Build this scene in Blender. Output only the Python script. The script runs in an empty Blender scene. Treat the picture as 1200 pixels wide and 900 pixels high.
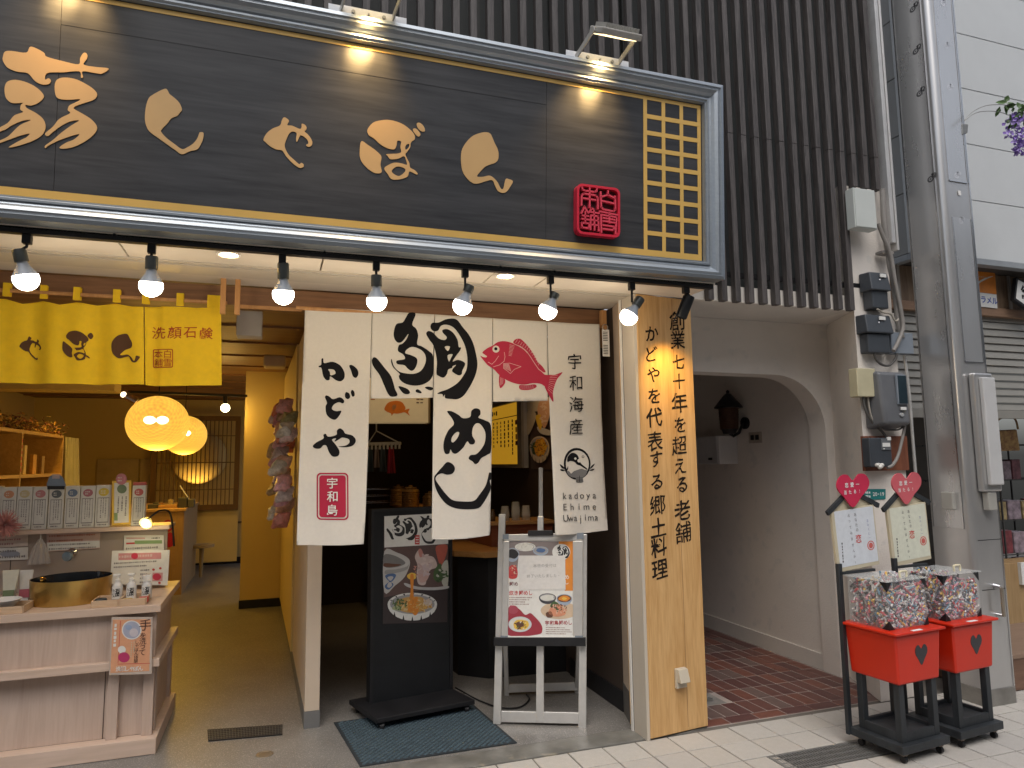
import bpy, bmesh, math, random
import numpy as np
from mathutils import Vector, Matrix, noise
from mathutils.geometry import tessellate_polygon
random.seed(7)
R_ = math.radians
C = bpy.context.scene.collection
# ------------------------------------------------------------------ camera
_f, _cx, _cy, CH = 813.0, 600.0, 450.0, 1.5
_F = Vector((2380, 61, 813)).normalized()
_D = Vector((-280, 95, 813)); _D = (_D - _D.dot(_F) * _F).normalized()
_N = _D.cross(_F)
RW = Matrix((_F, _D, -_N))              # camera axes (x right, y down, z ahead) -> world
cam_d = bpy.data.cameras.new('camera'); cam = bpy.data.objects.new('camera', cam_d); C.objects.link(cam)
cam_d.sensor_width = 36; cam_d.lens = 36 * _f / 1200; cam_d.clip_end = 500; cam_d.clip_start = 0.05
ax = RW @ Vector((1, 0, 0)); ay = RW @ Vector((0, -1, 0)); az = RW @ Vector((0, 0, -1))
cam.matrix_world = Matrix(((ax.x, ay.x, az.x, 0), (ax.y, ay.y, az.y, 0), (ax.z, ay.z, az.z, CH), (0, 0, 0, 1)))
bpy.context.scene.camera = cam
def P(u, v, **k):
    """point of the photograph (1200x900) on the plane x=, y= or z="""
    d = RW @ Vector(((u - _cx) / _f, (v - _cy) / _f, 1))
    (a, c), = k.items(); i = 'xyz'.index(a)
    t = (c - (0, 0, CH)[i]) / d[i]
    return Vector((0, 0, CH)) + t * d
# ------------------------------------------------------------------ light
sc = bpy.context.scene
w = bpy.data.worlds.new('World'); sc.world = w; w.use_nodes = True
nt = w.node_tree; bg = nt.nodes['Background']; sky = nt.nodes.new('ShaderNodeTexSky')
sky.sky_type = 'NISHITA'; sky.sun_disc = False; sky.sun_elevation = R_(58); sky.sun_rotation = R_(200)
sky.air_density = 1.0; sky.dust_density = 4.0; sky.ozone_density = 1.0
hs = nt.nodes.new('ShaderNodeHueSaturation'); hs.inputs['Saturation'].default_value = 0.45
nt.links.new(sky.outputs[0], hs.inputs['Color']); nt.links.new(hs.outputs[0], bg.inputs[0])
bg.inputs[1].default_value = 0.15
sl = bpy.data.lights.new('sun', 'SUN'); sl.energy = 1.1; sl.angle = R_(40); sl.color = (1, 0.97, 0.93)
so = bpy.data.objects.new('sun', sl); C.objects.link(so)
_el, _az = R_(58), R_(200)
sd = Vector((math.sin(_az) * math.cos(_el), math.cos(_az) * math.cos(_el), math.sin(_el)))
so.rotation_euler = sd.to_track_quat('Z', 'Y').to_euler(); so.location = (0, -2, 8)
sc.view_settings.view_transform = 'Standard'; sc.view_settings.look = 'None'
sc.view_settings.exposure = 0.08; sc.view_settings.gamma = 1.0
def lamp(name, kind, loc, energy, color=(1, .72, .42), size=.05, to=None, spot=None, blend=.6):
    l = bpy.data.lights.new(name, kind); l.energy = energy; l.color = color
    if kind == 'AREA': l.size = size
    else: l.shadow_soft_size = size
    if kind == 'SPOT': l.spot_size = R_(spot); l.spot_blend = blend
    o = bpy.data.objects.new(name, l); C.objects.link(o); o.location = loc
    if to is not None: o.rotation_euler = (Vector(to) - Vector(loc)).to_track_quat('-Z', 'Y').to_euler()
    return o
# ------------------------------------------------------------------ materials
MATS = {}
def _mat(name):
    m = bpy.data.materials.new(name); m.use_nodes = True
    return m, m.node_tree, m.node_tree.nodes['Principled BSDF']
def mat(name, col, rough=.55, metal=0, var=.12, scale=6, bump=0, bscale=60, stretch=(1, 1, 1), emit=None, es=0, spec=.5, col2=None, sheen=0, trans=0, speck=None):
    if name in MATS: return MATS[name]
    m, t, b = _mat(name); N = t.nodes; L = t.links
    tc = N.new('ShaderNodeTexCoord'); mp = N.new('ShaderNodeMapping'); mp.inputs['Scale'].default_value = stretch
    L.new(tc.outputs['Object'], mp.inputs[0])
    nz = N.new('ShaderNodeTexNoise'); nz.inputs['Scale'].default_value = scale; nz.inputs['Detail'].default_value = 6; nz.inputs['Roughness'].default_value = .62
    L.new(mp.outputs[0], nz.inputs['Vector'])
    cr = N.new('ShaderNodeValToRGB'); c = Vector(col)
    a = c * (1 - var); d = c * (1 + var)
    if col2: a = Vector(col2); d = c
    cr.color_ramp.elements[0].position = .3; cr.color_ramp.elements[1].position = .7
    cr.color_ramp.elements[0].color = (*a, 1); cr.color_ramp.elements[1].color = (*d, 1)
    L.new(nz.outputs['Fac'], cr.inputs[0]); out = cr.outputs[0]
    if speck:      # (colour, scale, amount) stone chips
        vz = N.new('ShaderNodeTexNoise'); vz.inputs['Scale'].default_value = speck[1]; vz.inputs['Detail'].default_value = 2
        L.new(tc.outputs['Object'], vz.inputs['Vector'])
        vr = N.new('ShaderNodeValToRGB'); vr.color_ramp.elements[0].position = speck[2]; vr.color_ramp.elements[1].position = speck[2] + .1
        vr.color_ramp.elements[0].color = (0, 0, 0, 1); vr.color_ramp.elements[1].color = (1, 1, 1, 1)
        L.new(vz.outputs['Fac'], vr.inputs[0])
        mx = N.new('ShaderNodeMix'); mx.data_type = 'RGBA'; L.new(vr.outputs[0], mx.inputs[0]); L.new(out, mx.inputs[6]); mx.inputs[7].default_value = (*speck[0], 1)
        out = mx.outputs[2]
    L.new(out, b.inputs['Base Color'])
    b.inputs['Metallic'].default_value = metal; b.inputs['Specular IOR Level'].default_value = spec
    rr = N.new('ShaderNodeMapRange'); rr.inputs[3].default_value = max(.02, rough * .85); rr.inputs[4].default_value = min(1, rough * 1.15)
    L.new(nz.outputs['Fac'], rr.inputs[0]); L.new(rr.outputs[0], b.inputs['Roughness'])
    if bump:
        n2 = N.new('ShaderNodeTexNoise'); n2.inputs['Scale'].default_value = bscale; n2.inputs['Detail'].default_value = 4
        L.new(mp.outputs[0], n2.inputs['Vector'])
        bp = N.new('ShaderNodeBump'); bp.inputs['Strength'].default_value = bump; bp.inputs['Distance'].default_value = .004
        L.new(n2.outputs['Fac'], bp.inputs['Height']); L.new(bp.outputs[0], b.inputs['Normal'])
    if emit: b.inputs['Emission Color'].default_value = (*emit, 1); b.inputs['Emission Strength'].default_value = es
    if trans: b.inputs['Transmission Weight'].default_value = trans
    MATS[name] = m; return m
def wood(name, c1, c2, rough=.5, grain='z', scale=1.0, bump=.15):
    s = {'z': (14, 14, 1.1), 'x': (1.1, 14, 14), 'y': (14, 1.1, 14)}[grain]
    if name in MATS: return MATS[name]
    m, t, b = _mat(name); N = t.nodes; L = t.links
    tc = N.new('ShaderNodeTexCoord'); mp = N.new('ShaderNodeMapping'); mp.inputs['Scale'].default_value = [v * scale for v in s]
    L.new(tc.outputs['Object'], mp.inputs[0])
    n1 = N.new('ShaderNodeTexNoise'); n1.inputs['Scale'].default_value = 1.6; n1.inputs['Detail'].default_value = 5; n1.inputs['Distortion'].default_value = 1.2
    n2 = N.new('ShaderNodeTexNoise'); n2.inputs['Scale'].default_value = 9; n2.inputs['Detail'].default_value = 3
    L.new(mp.outputs[0], n1.inputs['Vector']); L.new(mp.outputs[0], n2.inputs['Vector'])
    mx = N.new('ShaderNodeMath'); mx.operation = 'MULTIPLY_ADD'; mx.inputs[1].default_value = .35; L.new(n2.outputs['Fac'], mx.inputs[0])
    ml = N.new('ShaderNodeMath'); ml.operation = 'MULTIPLY'; ml.inputs[1].default_value = .65; L.new(n1.outputs['Fac'], ml.inputs[0]); L.new(ml.outputs[0], mx.inputs[2])
    cr = N.new('ShaderNodeValToRGB'); cr.color_ramp.elements[0].position = .33; cr.color_ramp.elements[1].position = .66
    cr.color_ramp.elements[0].color = (*c1, 1); cr.color_ramp.elements[1].color = (*c2, 1)
    L.new(mx.outputs[0], cr.inputs[0]); L.new(cr.outputs[0], b.inputs['Base Color'])
    b.inputs['Roughness'].default_value = rough
    bp = N.new('ShaderNodeBump'); bp.inputs['Strength'].default_value = bump; bp.inputs['Distance'].default_value = .002
    L.new(mx.outputs[0], bp.inputs['Height']); L.new(bp.outputs[0], b.inputs['Normal'])
    MATS[name] = m; return m
def glass(name, col=(.95, .97, .97), rough=.03, alpha=.18):
    if name in MATS: return MATS[name]
    m, t, b = _mat(name); b.inputs['Base Color'].default_value = (*col, 1); b.inputs['Roughness'].default_value = rough
    b.inputs['Alpha'].default_value = alpha; b.inputs['Specular IOR Level'].default_value = .8
    MATS[name] = m; return m
def emis(name, col, s):
    return mat(name, col, emit=col, es=s, var=.02)
# ------------------------------------------------------------------ mesh builder
class MB:
    def __init__(s): s.v = []; s.f = []
    def add(s, vs, fs):
        o = len(s.v); s.v += [Vector(v) for v in vs]; s.f += [tuple(i + o for i in f) for f in fs]; return s
    def box(s, x0, x1, y0, y1, z0, z1, M=None):
        vs = [Vector((x, y, z)) for z in (z0, z1) for y in (y0, y1) for x in (x0, x1)]
        if M: vs = [M @ v for v in vs]
        return s.add(vs, [(0, 2, 3, 1), (4, 5, 7, 6), (0, 1, 5, 4), (2, 6, 7, 3), (0, 4, 6, 2), (1, 3, 7, 5)])
    def hexa(s, p):      # 8 points, bottom ring 4 + top ring 4
        return s.add(p, [(3, 2, 1, 0), (4, 5, 6, 7), (0, 1, 5, 4), (1, 2, 6, 5), (2, 3, 7, 6), (3, 0, 4, 7)])
    def bar(s, a, b, w, d=None, up=(0, 0, 1)):
        a, b = Vector(a), Vector(b); d = d or w; t = (b - a).normalized(); u = Vector(up)
        if abs(t.dot(u)) > .98: u = Vector((0, 1, 0))
        r = t.cross(u).normalized() * w / 2; u = r.normalized().cross(t).normalized() * d / 2
        return s.hexa([a - r - u, a + r - u, a + r + u, a - r + u, b - r - u, b + r - u, b + r + u, b - r + u])
    def cyl(s, a, b, r0, r1=None, n=16, caps=True):
        a, b = Vector(a), Vector(b); r1 = r0 if r1 is None else r1; t = (b - a).normalized()
        u = t.orthogonal().normalized(); v = t.cross(u); vs = []
        for c, r in ((a, r0), (b, r1)):
            vs += [c + (u * math.cos(2 * math.pi * i / n) + v * math.sin(2 * math.pi * i / n)) * r for i in range(n)]
        fs = [(i, (i + 1) % n, n + (i + 1) % n, n + i) for i in range(n)]
        if caps: fs += [tuple(range(n))[::-1], tuple(range(n, 2 * n))]
        return s.add(vs, fs)
    def tube(s, pts, r, n=8):
        pts = [Vector(p) for p in pts]; vs = []; fs = []; u = None
        for i, p in enumerate(pts):
            t = (pts[min(i + 1, len(pts) - 1)] - pts[max(i - 1, 0)]).normalized()
            u = t.orthogonal().normalized() if u is None else (u - u.dot(t) * t).normalized()
            v = t.cross(u)
            vs += [p + (u * math.cos(2 * math.pi * k / n) + v * math.sin(2 * math.pi * k / n)) * r for k in range(n)]
            if i: fs += [((i - 1) * n + k, (i - 1) * n + (k + 1) % n, i * n + (k + 1) % n, i * n + k) for k in range(n)]
        fs += [tuple(range(n))[::-1], tuple(range(len(vs) - n, len(vs)))]
        return s.add(vs, fs)
    def lathe(s, prof, c, n=24, axis=(0, 0, 1), sx=1, sy=1, caps=True):
        c = Vector(c); t = Vector(axis).normalized()
        q = Vector((0, 0, 1)).rotation_difference(t).to_matrix(); vs = []; fs = []
        for r, h in prof:
            vs += [c + q @ Vector((math.cos(2 * math.pi * i / n) * r * sx, math.sin(2 * math.pi * i / n) * r * sy, h)) for i in range(n)]
        for j in range(len(prof) - 1):
            fs += [(j * n + i, j * n + (i + 1) % n, (j + 1) * n + (i + 1) % n, (j + 1) * n + i) for i in range(n)]
        if caps and prof[0][0] > 1e-4: fs.append(tuple(range(n))[::-1])
        if caps and prof[-1][0] > 1e-4: fs.append(tuple(range((len(prof) - 1) * n, len(prof) * n)))
        return s.add(vs, fs)
    def sphere(s, c, r, n=20, m=12, sz=1):
        pr = [(max(1e-5, r * math.sin(math.pi * j / m)), -r * sz * math.cos(math.pi * j / m)) for j in range(m + 1)]
        return s.lathe(pr, c, n)
    def prism(s, poly, z0, z1):     # footprint polygon (x, y), counter-clockwise
        n = len(poly); vs = [(x, y, z0) for x, y in poly] + [(x, y, z1) for x, y in poly]
        tri = tessellate_polygon([[Vector((x, y, 0)) for x, y in poly]])
        fs = [(i, (i + 1) % n, n + (i + 1) % n, n + i) for i in range(n)] + [tuple(n + i for i in t) for t in tri] + [tuple(reversed(t)) for t in tri]
        return s.add(vs, fs)
    def build(s, name, m, parent=None, bev=0, smooth=False, kind=None, seg=2):
        me = bpy.data.meshes.new(name); off = Vector((0, 0, 0))
        if parent is None and s.v:
            xs = [v.x for v in s.v]; ys = [v.y for v in s.v]; zs = [v.z for v in s.v]
            off = Vector(((min(xs) + max(xs)) / 2, (min(ys) + max(ys)) / 2, min(zs)))
        me.from_pydata([tuple(v - off) for v in s.v], [], s.f)
        bm = bmesh.new(); bm.from_mesh(me); bmesh.ops.recalc_face_normals(bm, faces=bm.faces); bm.to_mesh(me); bm.free()
        o = bpy.data.objects.new(name, me); C.objects.link(o); me.materials.append(m)
        if parent is not None: attach(o, parent)
        else: o.location = off
        if smooth:
            for p in me.polygons: p.use_smooth = True
            me.set_sharp_from_angle(angle=R_(40))
        if bev:
            b = o.modifiers.new('bevel', 'BEVEL'); b.width = bev; b.segments = seg; b.limit_method = 'ANGLE'; b.angle_limit = R_(35)
        if kind: o['kind'] = kind
        return o
ROOT = {}
def origin_of(o):
    v = Vector((0, 0, 0))
    while o is not None:
        v = v + o.location if o.name not in ROOT else v + ROOT[o.name]
        o = o.parent
    return v
def attach(o, parent):
    o.parent = parent
    # geometry is written in place coordinates; undo the parent's chain
    o.matrix_parent_inverse = Matrix.Translation(-world0(parent))
def world0(o):
    if o.parent is None: return Vector(o.location)
    return Vector((0, 0, 0)) if o.type != 'EMPTY' else Vector(o.location)
def thing(name, label, cat, loc=(0, 0, 0), group=None):
    o = bpy.data.objects.new(name, None); C.objects.link(o); o.location = loc; o.empty_display_size = .1
    return tag(o, label, cat, group)
def tag(o, label, cat, group=None):
    o['label'] = label; o['category'] = cat
    if group: o['group'] = group
    return o
def dup(o, label=None, parent=None):
    c = o.copy(); C.objects.link(c)
    if parent is not None: c.parent = parent; c.matrix_parent_inverse = o.matrix_parent_inverse.copy()
    for ch in [x for x in C.objects if x.parent == o]: dup(ch, None, c)
    if label: c['label'] = label
    return c
# ------------------------------------------------------------------ flat print: traced outlines and lettering
def smooth_poly(pts, k=4):
    n = len(pts); out = []
    for i in range(n):
        p0, p1, p2, p3 = (Vector(pts[(i + j) % n]) for j in (-1, 0, 1, 2))
        for s in range(k):
            t = s / k
            out.append(.5 * ((2 * p1) + (p2 - p0) * t + (2 * p0 - 5 * p1 + 4 * p2 - p3) * t * t + (3 * p1 - p0 - 3 * p2 + p3) * t ** 3))
    return out
def zoomed(pts, x0, y0, s): return [(x0 + a / s, y0 + b / s) for a, b in pts]
def flat(name, loops, tow, m, parent, grid=None, sm=True, thick=0):
    """loops: list of outlines in 2-D (first outer, then holes); tow maps a 2-D point to the place."""
    mb = MB(); add_flat(mb, loops, tow, sm, grid, thick)
    return mb.build(name, m, parent)
def add_flat(mb, loops, tow, sm=True, grid=None, thick=0):
    lp = [[Vector((p[0], p[1])) for p in l] for l in loops]
    if sm: lp = [smooth_poly([tuple(p) for p in l]) for l in lp]
    flatv = [p for l in lp for p in l]
    tri = tessellate_polygon([[Vector((p[0], p[1], 0)) for p in l] for l in lp])
    if not grid:
        vs = [tow(p[0], p[1]) for p in flatv]; mb.add(vs, [tuple(t) for t in tri])
        if thick:
            d = Vector(thick); o = len(vs); back = [v + d for v in vs]; fs = []; i0 = 0
            for l in lp:
                n = len(l); fs += [(i0 + i, i0 + (i + 1) % n, o + i0 + (i + 1) % n, o + i0 + i) for i in range(n)]; i0 += n
            mb.add(vs + back, fs)
        return
    bm = bmesh.new(); bv = [bm.verts.new((p[0], p[1], 0)) for p in flatv]
    for t in tri:
        try: bm.faces.new([bv[i] for i in t])
        except ValueError: pass
    for axis, lines in ((0, grid[0]), (1, grid[1])):
        lo = min(v.co[axis] for v in bm.verts); hi = max(v.co[axis] for v in bm.verts)
        no = (1, 0, 0) if axis == 0 else (0, 1, 0)
        for c in lines:
            if lo < c < hi:
                co = (c, 0, 0) if axis == 0 else (0, c, 0)
                bmesh.ops.bisect_plane(bm, geom=bm.verts[:] + bm.edges[:] + bm.faces[:], plane_co=co, plane_no=no, dist=1e-6)
    bm.verts.index_update(); bm.verts.ensure_lookup_table()
    mb.add([tow(v.co.x, v.co.y) for v in bm.verts], [tuple(v.index for v in f.verts) for f in bm.faces]); bm.free()
_FC = {}
def glyph(ch, bold=0):
    key = (ch, bold)
    if key not in _FC:
        c = bpy.data.curves.new('lettering', 'FONT'); c.body = ch; c.size = 1; c.offset = bold; c.resolution_u = 3
        o = bpy.data.objects.new('lettering', c); me = bpy.data.meshes.new_from_object(o)
        _FC[key] = ([tuple(v.co) for v in me.vertices], [tuple(p.vertices) for p in me.polygons])
        bpy.data.objects.remove(o); bpy.data.curves.remove(c); bpy.data.meshes.remove(me)
    return _FC[key]
def put_char(mb, ch, tow, cx, cy, size, bold=0, slant=0, brush=0, asp=1.0):
    """one character centred on (cx, cy) in the 2-D frame of tow (y up)"""
    vs, fs = glyph(ch, bold)
    if not vs: return
    xs = [v[0] for v in vs]; ys = [v[1] for v in vs]
    mx, my = (min(xs) + max(xs)) / 2, (min(ys) + max(ys)) / 2
    sd = random.random() * 50
    out = []
    for x, y, _ in vs:
        a, b = (x - mx), (y - my)
        if brush:
            a += brush * noise.noise(Vector((x * 5 + sd, y * 5, 0))); b += brush * noise.noise(Vector((x * 5, y * 5 + sd, 9)))
        b += slant * a
        out.append(tow(cx + a * size * asp, cy + b * size))
    mb.add(out, fs)
def text(name, s, tow, cx, cy, size, m, parent, vertical=False, pitch=1.0, **k):
    mb = MB(); n = len(s)
    for i, ch in enumerate(s):
        if ch == ' ': continue
        if vertical: put_char(mb, ch, tow, cx, cy - (i - (n - 1) / 2) * pitch * size, size, **k)
        else: put_char(mb, ch, tow, cx + (i - (n - 1) / 2) * pitch * size, cy, size, **k)
    return mb.build(name, m, parent)
def frame(o, u, v, n=None, lift=0):
    o, u, v = Vector(o), Vector(u), Vector(v)
    nn = Vector(n) if n is not None else u.cross(v).normalized()
    return lambda a, b, l=0: o + u * a + v * b + nn * (lift + l)
def disc(cx, cy, rx, ry=None, n=28, a0=0, a1=360):
    ry = ry or rx
    return [(cx + rx * math.cos(R_(a0 + (a1 - a0) * i / n)), cy + ry * math.sin(R_(a0 + (a1 - a0) * i / n))) for i in range(n + (0 if a1 - a0 == 360 else 1))]
def rect(x0, y0, x1, y1): return [(x0, y0), (x1, y0), (x1, y1), (x0, y1)]
def lines_print(mb, tow, x0, y0, x1, y1, n, vertical=False, th=.35, cell=None):
    """rows of small marks standing for print too small to read"""
    for i in range(n):
        if vertical:
            x = x0 + (x1 - x0) * (i + .5) / n; wd = (x1 - x0) / n * th; y = y1
            e = y0 + random.random() * (y1 - y0) * .35; st = cell or wd
            while y - st > e:
                h = st * random.uniform(.5, .85); a = random.uniform(.6, 1)
                add_flat(mb, [rect(x - wd / 2 * a, y - h, x + wd / 2 * a, y)], tow, False); y -= st
        else:
            y = y1 - (y1 - y0) * (i + .5) / n; wd = (y1 - y0) / n * th; x = x0
            e = x1 - random.random() * (x1 - x0) * .3; st = cell or wd
            while x + st < e:
                h = st * random.uniform(.5, .85); a = random.uniform(.6, 1)
                add_flat(mb, [rect(x, y - wd / 2 * a, x + h, y + wd / 2 * a)], tow, False); x += st
# ------------------------------------------------------------------ palette
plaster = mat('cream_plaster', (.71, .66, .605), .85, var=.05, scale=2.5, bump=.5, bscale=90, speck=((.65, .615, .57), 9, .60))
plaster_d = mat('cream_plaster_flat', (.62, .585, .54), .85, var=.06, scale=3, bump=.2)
soffit_m = mat('soffit_paint', (.62, .56, .48), .6, var=.03)
white_m = mat('white_paint', (.72, .70, .66), .5, var=.04)
alu = mat('aluminium', (.62, .61, .59), .38, .55, var=.05, scale=20)
dark_m = mat('dark_void', (.018, .018, .018), .8)
black_m = mat('black_metal', (.014, .014, .016), .45, var=.3, spec=.35)
blackp = mat('black_plastic', (.012, .013, .015), .45, var=.2, spec=.3)
charcoal = mat('meter_plastic', (.045, .052, .062), .4, var=.15)
greyp = mat('grey_plastic', (.19, .22, .26), .45, var=.1)
paper = mat('white_paper', (.74, .73, .71), .7, var=.03)
ink = mat('black_ink', (.012, .012, .014), .95, spec=.1)
red_ink = mat('red_ink', (.50, .03, .05), .6)
crimson = mat('crimson_ink', (.40, .008, .045), .7, var=.05)
gold_ink = mat('gold_film', (.58, .36, .15), .45, var=.04)
slat_w = wood('dark_slat_wood', (.030, .026, .026), (.100, .088, .085), .6, 'z', 1.6, .3)
pine = wood('pale_pillar_wood', (.50, .28, .10), (.68, .43, .19), .42, 'z', 1.0, .05)
beam_w = wood('brown_beam_wood', (.16, .075, .035), (.27, .135, .065), .5, 'x', .8, .08)
post_w = wood('orange_post_wood', (.42, .20, .07), (.55, .29, .11), .5, 'z', .8, .05)
count_w = wood('whitewashed_wood', (.44, .33, .27), (.54, .42, .35), .5, 'z', .7, .06)
count_x = wood('whitewashed_wood_top', (.50, .38, .30), (.60, .46, .38), .45, 'x', .7, .06)
bar_w = wood('bar_top_wood', (.45, .22, .07), (.60, .33, .12), .35, 'x', .8, .05)
cream_w = mat('cream_wallpaper', (.60, .47, .20), .7, var=.04, scale=2, bump=.15)
brownwall = mat('brown_wall', (.055, .040, .032), .7, var=.08, spec=.25)
steel = mat('brushed_steel', (.56, .555, .55), .30, .75, var=.05, scale=3, stretch=(2, 2, .5))
chrome = mat('chrome', (.7, .7, .72), .15, 1, var=.05)

# ================================================================== STRUCTURE
# street tiles
pave_base = MB().box(-9, 14, -8, 3.535, -.30, -.006).build('pavement', mat('tile_grout', (.13, .115, .10), .9, bump=.4), kind='structure')
def attach_struct(o, base): o.parent = base; o.matrix_parent_inverse = Matrix.Translation(-Vector(base.location))
tile_m = [mat('pavement_tile_%s' % n, c, .62, var=.06, scale=30, bump=.35, bscale=150, speck=((.38, .35, .31), 160, .56))
          for n, c in (('pale', (.43, .41, .38)), ('mid', (.40, .38, .355)), ('warm', (.42, .395, .36)))]
px_, py_ = .1955, .197
def tile_mesh(w, d):
    mb = MB(); mb.box(-w / 2, w / 2, -d / 2, d / 2, -.02, 0)
    me = bpy.data.meshes.new('tile'); me.from_pydata([tuple(v) for v in mb.v], [], mb.f)
    bm = bmesh.new(); bm.from_mesh(me)
    bmesh.ops.bevel(bm, geom=[e for e in bm.edges if all(v.co.z > -.001 for v in e.verts)], offset=.002, segments=1, affect='EDGES')
    bmesh.ops.recalc_face_normals(bm, faces=bm.faces); bm.to_mesh(me); bm.free(); return me
tm = []
for m in tile_m:
    me = tile_mesh(px_ - .0075, py_ - .0075); me.materials.append(m); tm.append(me)
cnt = 0
far = MB()
for j in range(-3, 22):
    y = 3.492 - py_ * (j + .5)
    for i in range(-16, 30):
        x = 2.262 + px_ * (i + .5)
        if x < 2.26 and j < 0: continue
        if j < 0 and x < 3.6: continue
        if j < 0 and (x < 4.4) : continue
        if -1 < j < 0: continue
        if j == 2 and 2.4 < x < 3.08: continue
        vis = (y > 2.55 - max(0, x - 2) * .1) and .7 < x < 6.2
        if vis and j >= 0 and cnt < 290:
            o = bpy.data.objects.new('tile', tm[random.choice((0, 0, 1, 2))]); C.objects.link(o)
            o.location = (x, y, random.uniform(-.0008, .0008)); attach_struct(o, pave_base); cnt += 1
        elif j >= 0: far.box(x - px_ / 2 + .003, x + px_ / 2 - .003, y - py_ / 2 + .003, y + py_ / 2 - .003, -.02, 0)
fo = far.build('far_tiles', tile_m[0], pave_base, kind='stuff')
fo.matrix_parent_inverse = Matrix.Translation(-Vector(pave_base.location))
ext = MB()
for i in range(0, 22):
    for j in range(0, 6):
        x = 4.42 + px_ * (i + .5); y = 3.50 + py_ * (j + .5) + .0
        ext.box(x - px_ / 2 + .003, x + px_ / 2 - .003, y - py_ / 2 + .003, y + py_ / 2 - .003, -.02, 0)
MB().box(3.93, 14, 3.5352, 8, -.30, -.006).build('side_pavement', MATS['tile_grout'], kind='structure')
ext.build('side_tiles', tile_m[1], kind='structure')
# gutter grate in the pavement
gr = thing('gutter_grate', 'grey slotted metal gutter grate set in the pale pavement tiles before the carts', 'drain grate', (2.73, 3.0, 0))
steel_g = mat('galvanised_steel', (.30, .30, .29), .5, .7, var=.15, scale=30)
g = MB()
gx0, gx1, gy0, gy1 = 2.40, 3.07, 2.905, 3.09
for a in (gy0, gy1 - .012): g.box(gx0, gx1, a, a + .012, -.012, .002)
for a in (gx0, gx1 - .012): g.box(a, a + .012, gy0, gy1, -.012, .0024)
g.build('frame', steel_g, gr)
g = MB(); x = gx0 + .02
while x < gx1 - .02: g.box(x, x + .007, gy0 + .012, gy1 - .012, -.012, 0); x += .0165
g.build('bars', steel_g, gr)
g = MB()
for k in range(1, 4): g.box(gx0 + .012, gx1 - .012, gy0 + (gy1 - gy0) * k / 4 - .004, gy0 + (gy1 - gy0) * k / 4 + .004, -.011, .001)
g.build('cross_bars', steel_g, gr)
MB().box(gx0, gx1, gy0, gy1, -.006, -.0045).build('channel', dark_m, gr)
# stone threshold strip, shop floor
stone = mat('threshold_stone', (.17, .165, .15), .35, var=.35, scale=7, bump=.2, speck=((.30, .27, .21), 9, .66))
MB().prism([(-9, 3.455), (2.20, 3.50), (2.355, 3.535), (1.96, 3.66), (-9, 3.66)], -.2, .004).build('threshold_strip', stone, bev=.003, kind='structure')
floor_m = mat('speckled_shop_floor', (.165, .158, .15), .38, var=.22, scale=3.2, speck=((.34, .32, .30), 170, .56), bump=.15, bscale=200)
MB().box(-9, 2.35, 3.664, 14, -.2, .002).build('shop_floor', floor_m, kind='structure')
MB().box(-9, 1.96, 3.6605, 3.6635, -.1, .001).build('floor_joint', black_m, kind='structure')
# alley floor of red brick pavers
alley = MB().box(2.30, 3.93, 3.5355, 10, -.3, -.003).build('alley_floor', mat('brick_mortar', (.34, .29, .26), .9, bump=.5), kind='structure')
bmats = [mat('red_paver_%s' % n, c, .5, var=.22, scale=25, bump=.3) for n, c in (('a', (.12, .052, .043)), ('b', (.095, .042, .038)), ('c', (.15, .058, .042)), ('d', (.13, .085, .075)))]
bm_s = []; bm_l = []
for m in bmats:
    a = tile_mesh(.0885, .1875); a.name = 'brick'; a.materials.append(m); bm_s.append(a)
    a = tile_mesh(.1895, .0845); a.name = 'brick'; a.materials.append(m); bm_l.append(a)
n = 0; farb = MB()
for i in range(8):
    x = 2.42 + .1975 * i
    if x > 3.66: break
    o = bpy.data.objects.new('brick', random.choice(bm_l)); C.objects.link(o); o.location = (x, 3.583, random.uniform(-.0008, .0008)); attach_struct(o, alley)
for r in range(32):
    y = 3.7265 + .1975 * r
    for i in range(14):
        x = 2.40 + .098 * i
        if x > 3.70 or (r == 1 and 2.45 < x < 2.7): continue
        if x > .62 * y and r < 14:
            o = bpy.data.objects.new('brick', random.choice(bm_s)); C.objects.link(o); o.location = (x, y, random.uniform(-.001, .001)); attach_struct(o, alley)
        else: farb.box(x - .045, x + .045, y - .095, y + .095, -.02, 0)
farb.build('far_bricks', bmats[1], alley, kind='stuff').matrix_parent_inverse = Matrix.Translation(-Vector(alley.location))
dp = thing('drain_patch', 'small round drain cover in a grey cement patch on the red alley pavers', 'drain', (2.58, 3.92, 0))
MB().box(2.44, 2.70, 3.83, 4.02, -.02, -.001).build('cement_patch', mat('cement', (.20, .185, .17), .8, bump=.8, var=.2), dp)
MB().lathe([(.055, 0), (.055, .003), (.045, .004), (.043, .001), (.001, .001)], (2.61, 3.93, -.001), 24).build('cover', steel_g, dp)

# opposite side of the shopping street (behind the camera, reflected in the metal)
opp = MB().box(-30, 34, -6.2, -6.0, 3.2, 7.6).build('opposite_buildings', mat('opposite_render', (.50, .49, .47), .8, var=.25, scale=.5), kind='structure')
MB().box(-30, 34, -6.4, -6.2, 0, 3.2).build('opposite_shopfronts', mat('opposite_shops', (.26, .24, .21), .7, var=.7, scale=.9, stretch=(1, 1, .4)), kind='structure')
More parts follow.
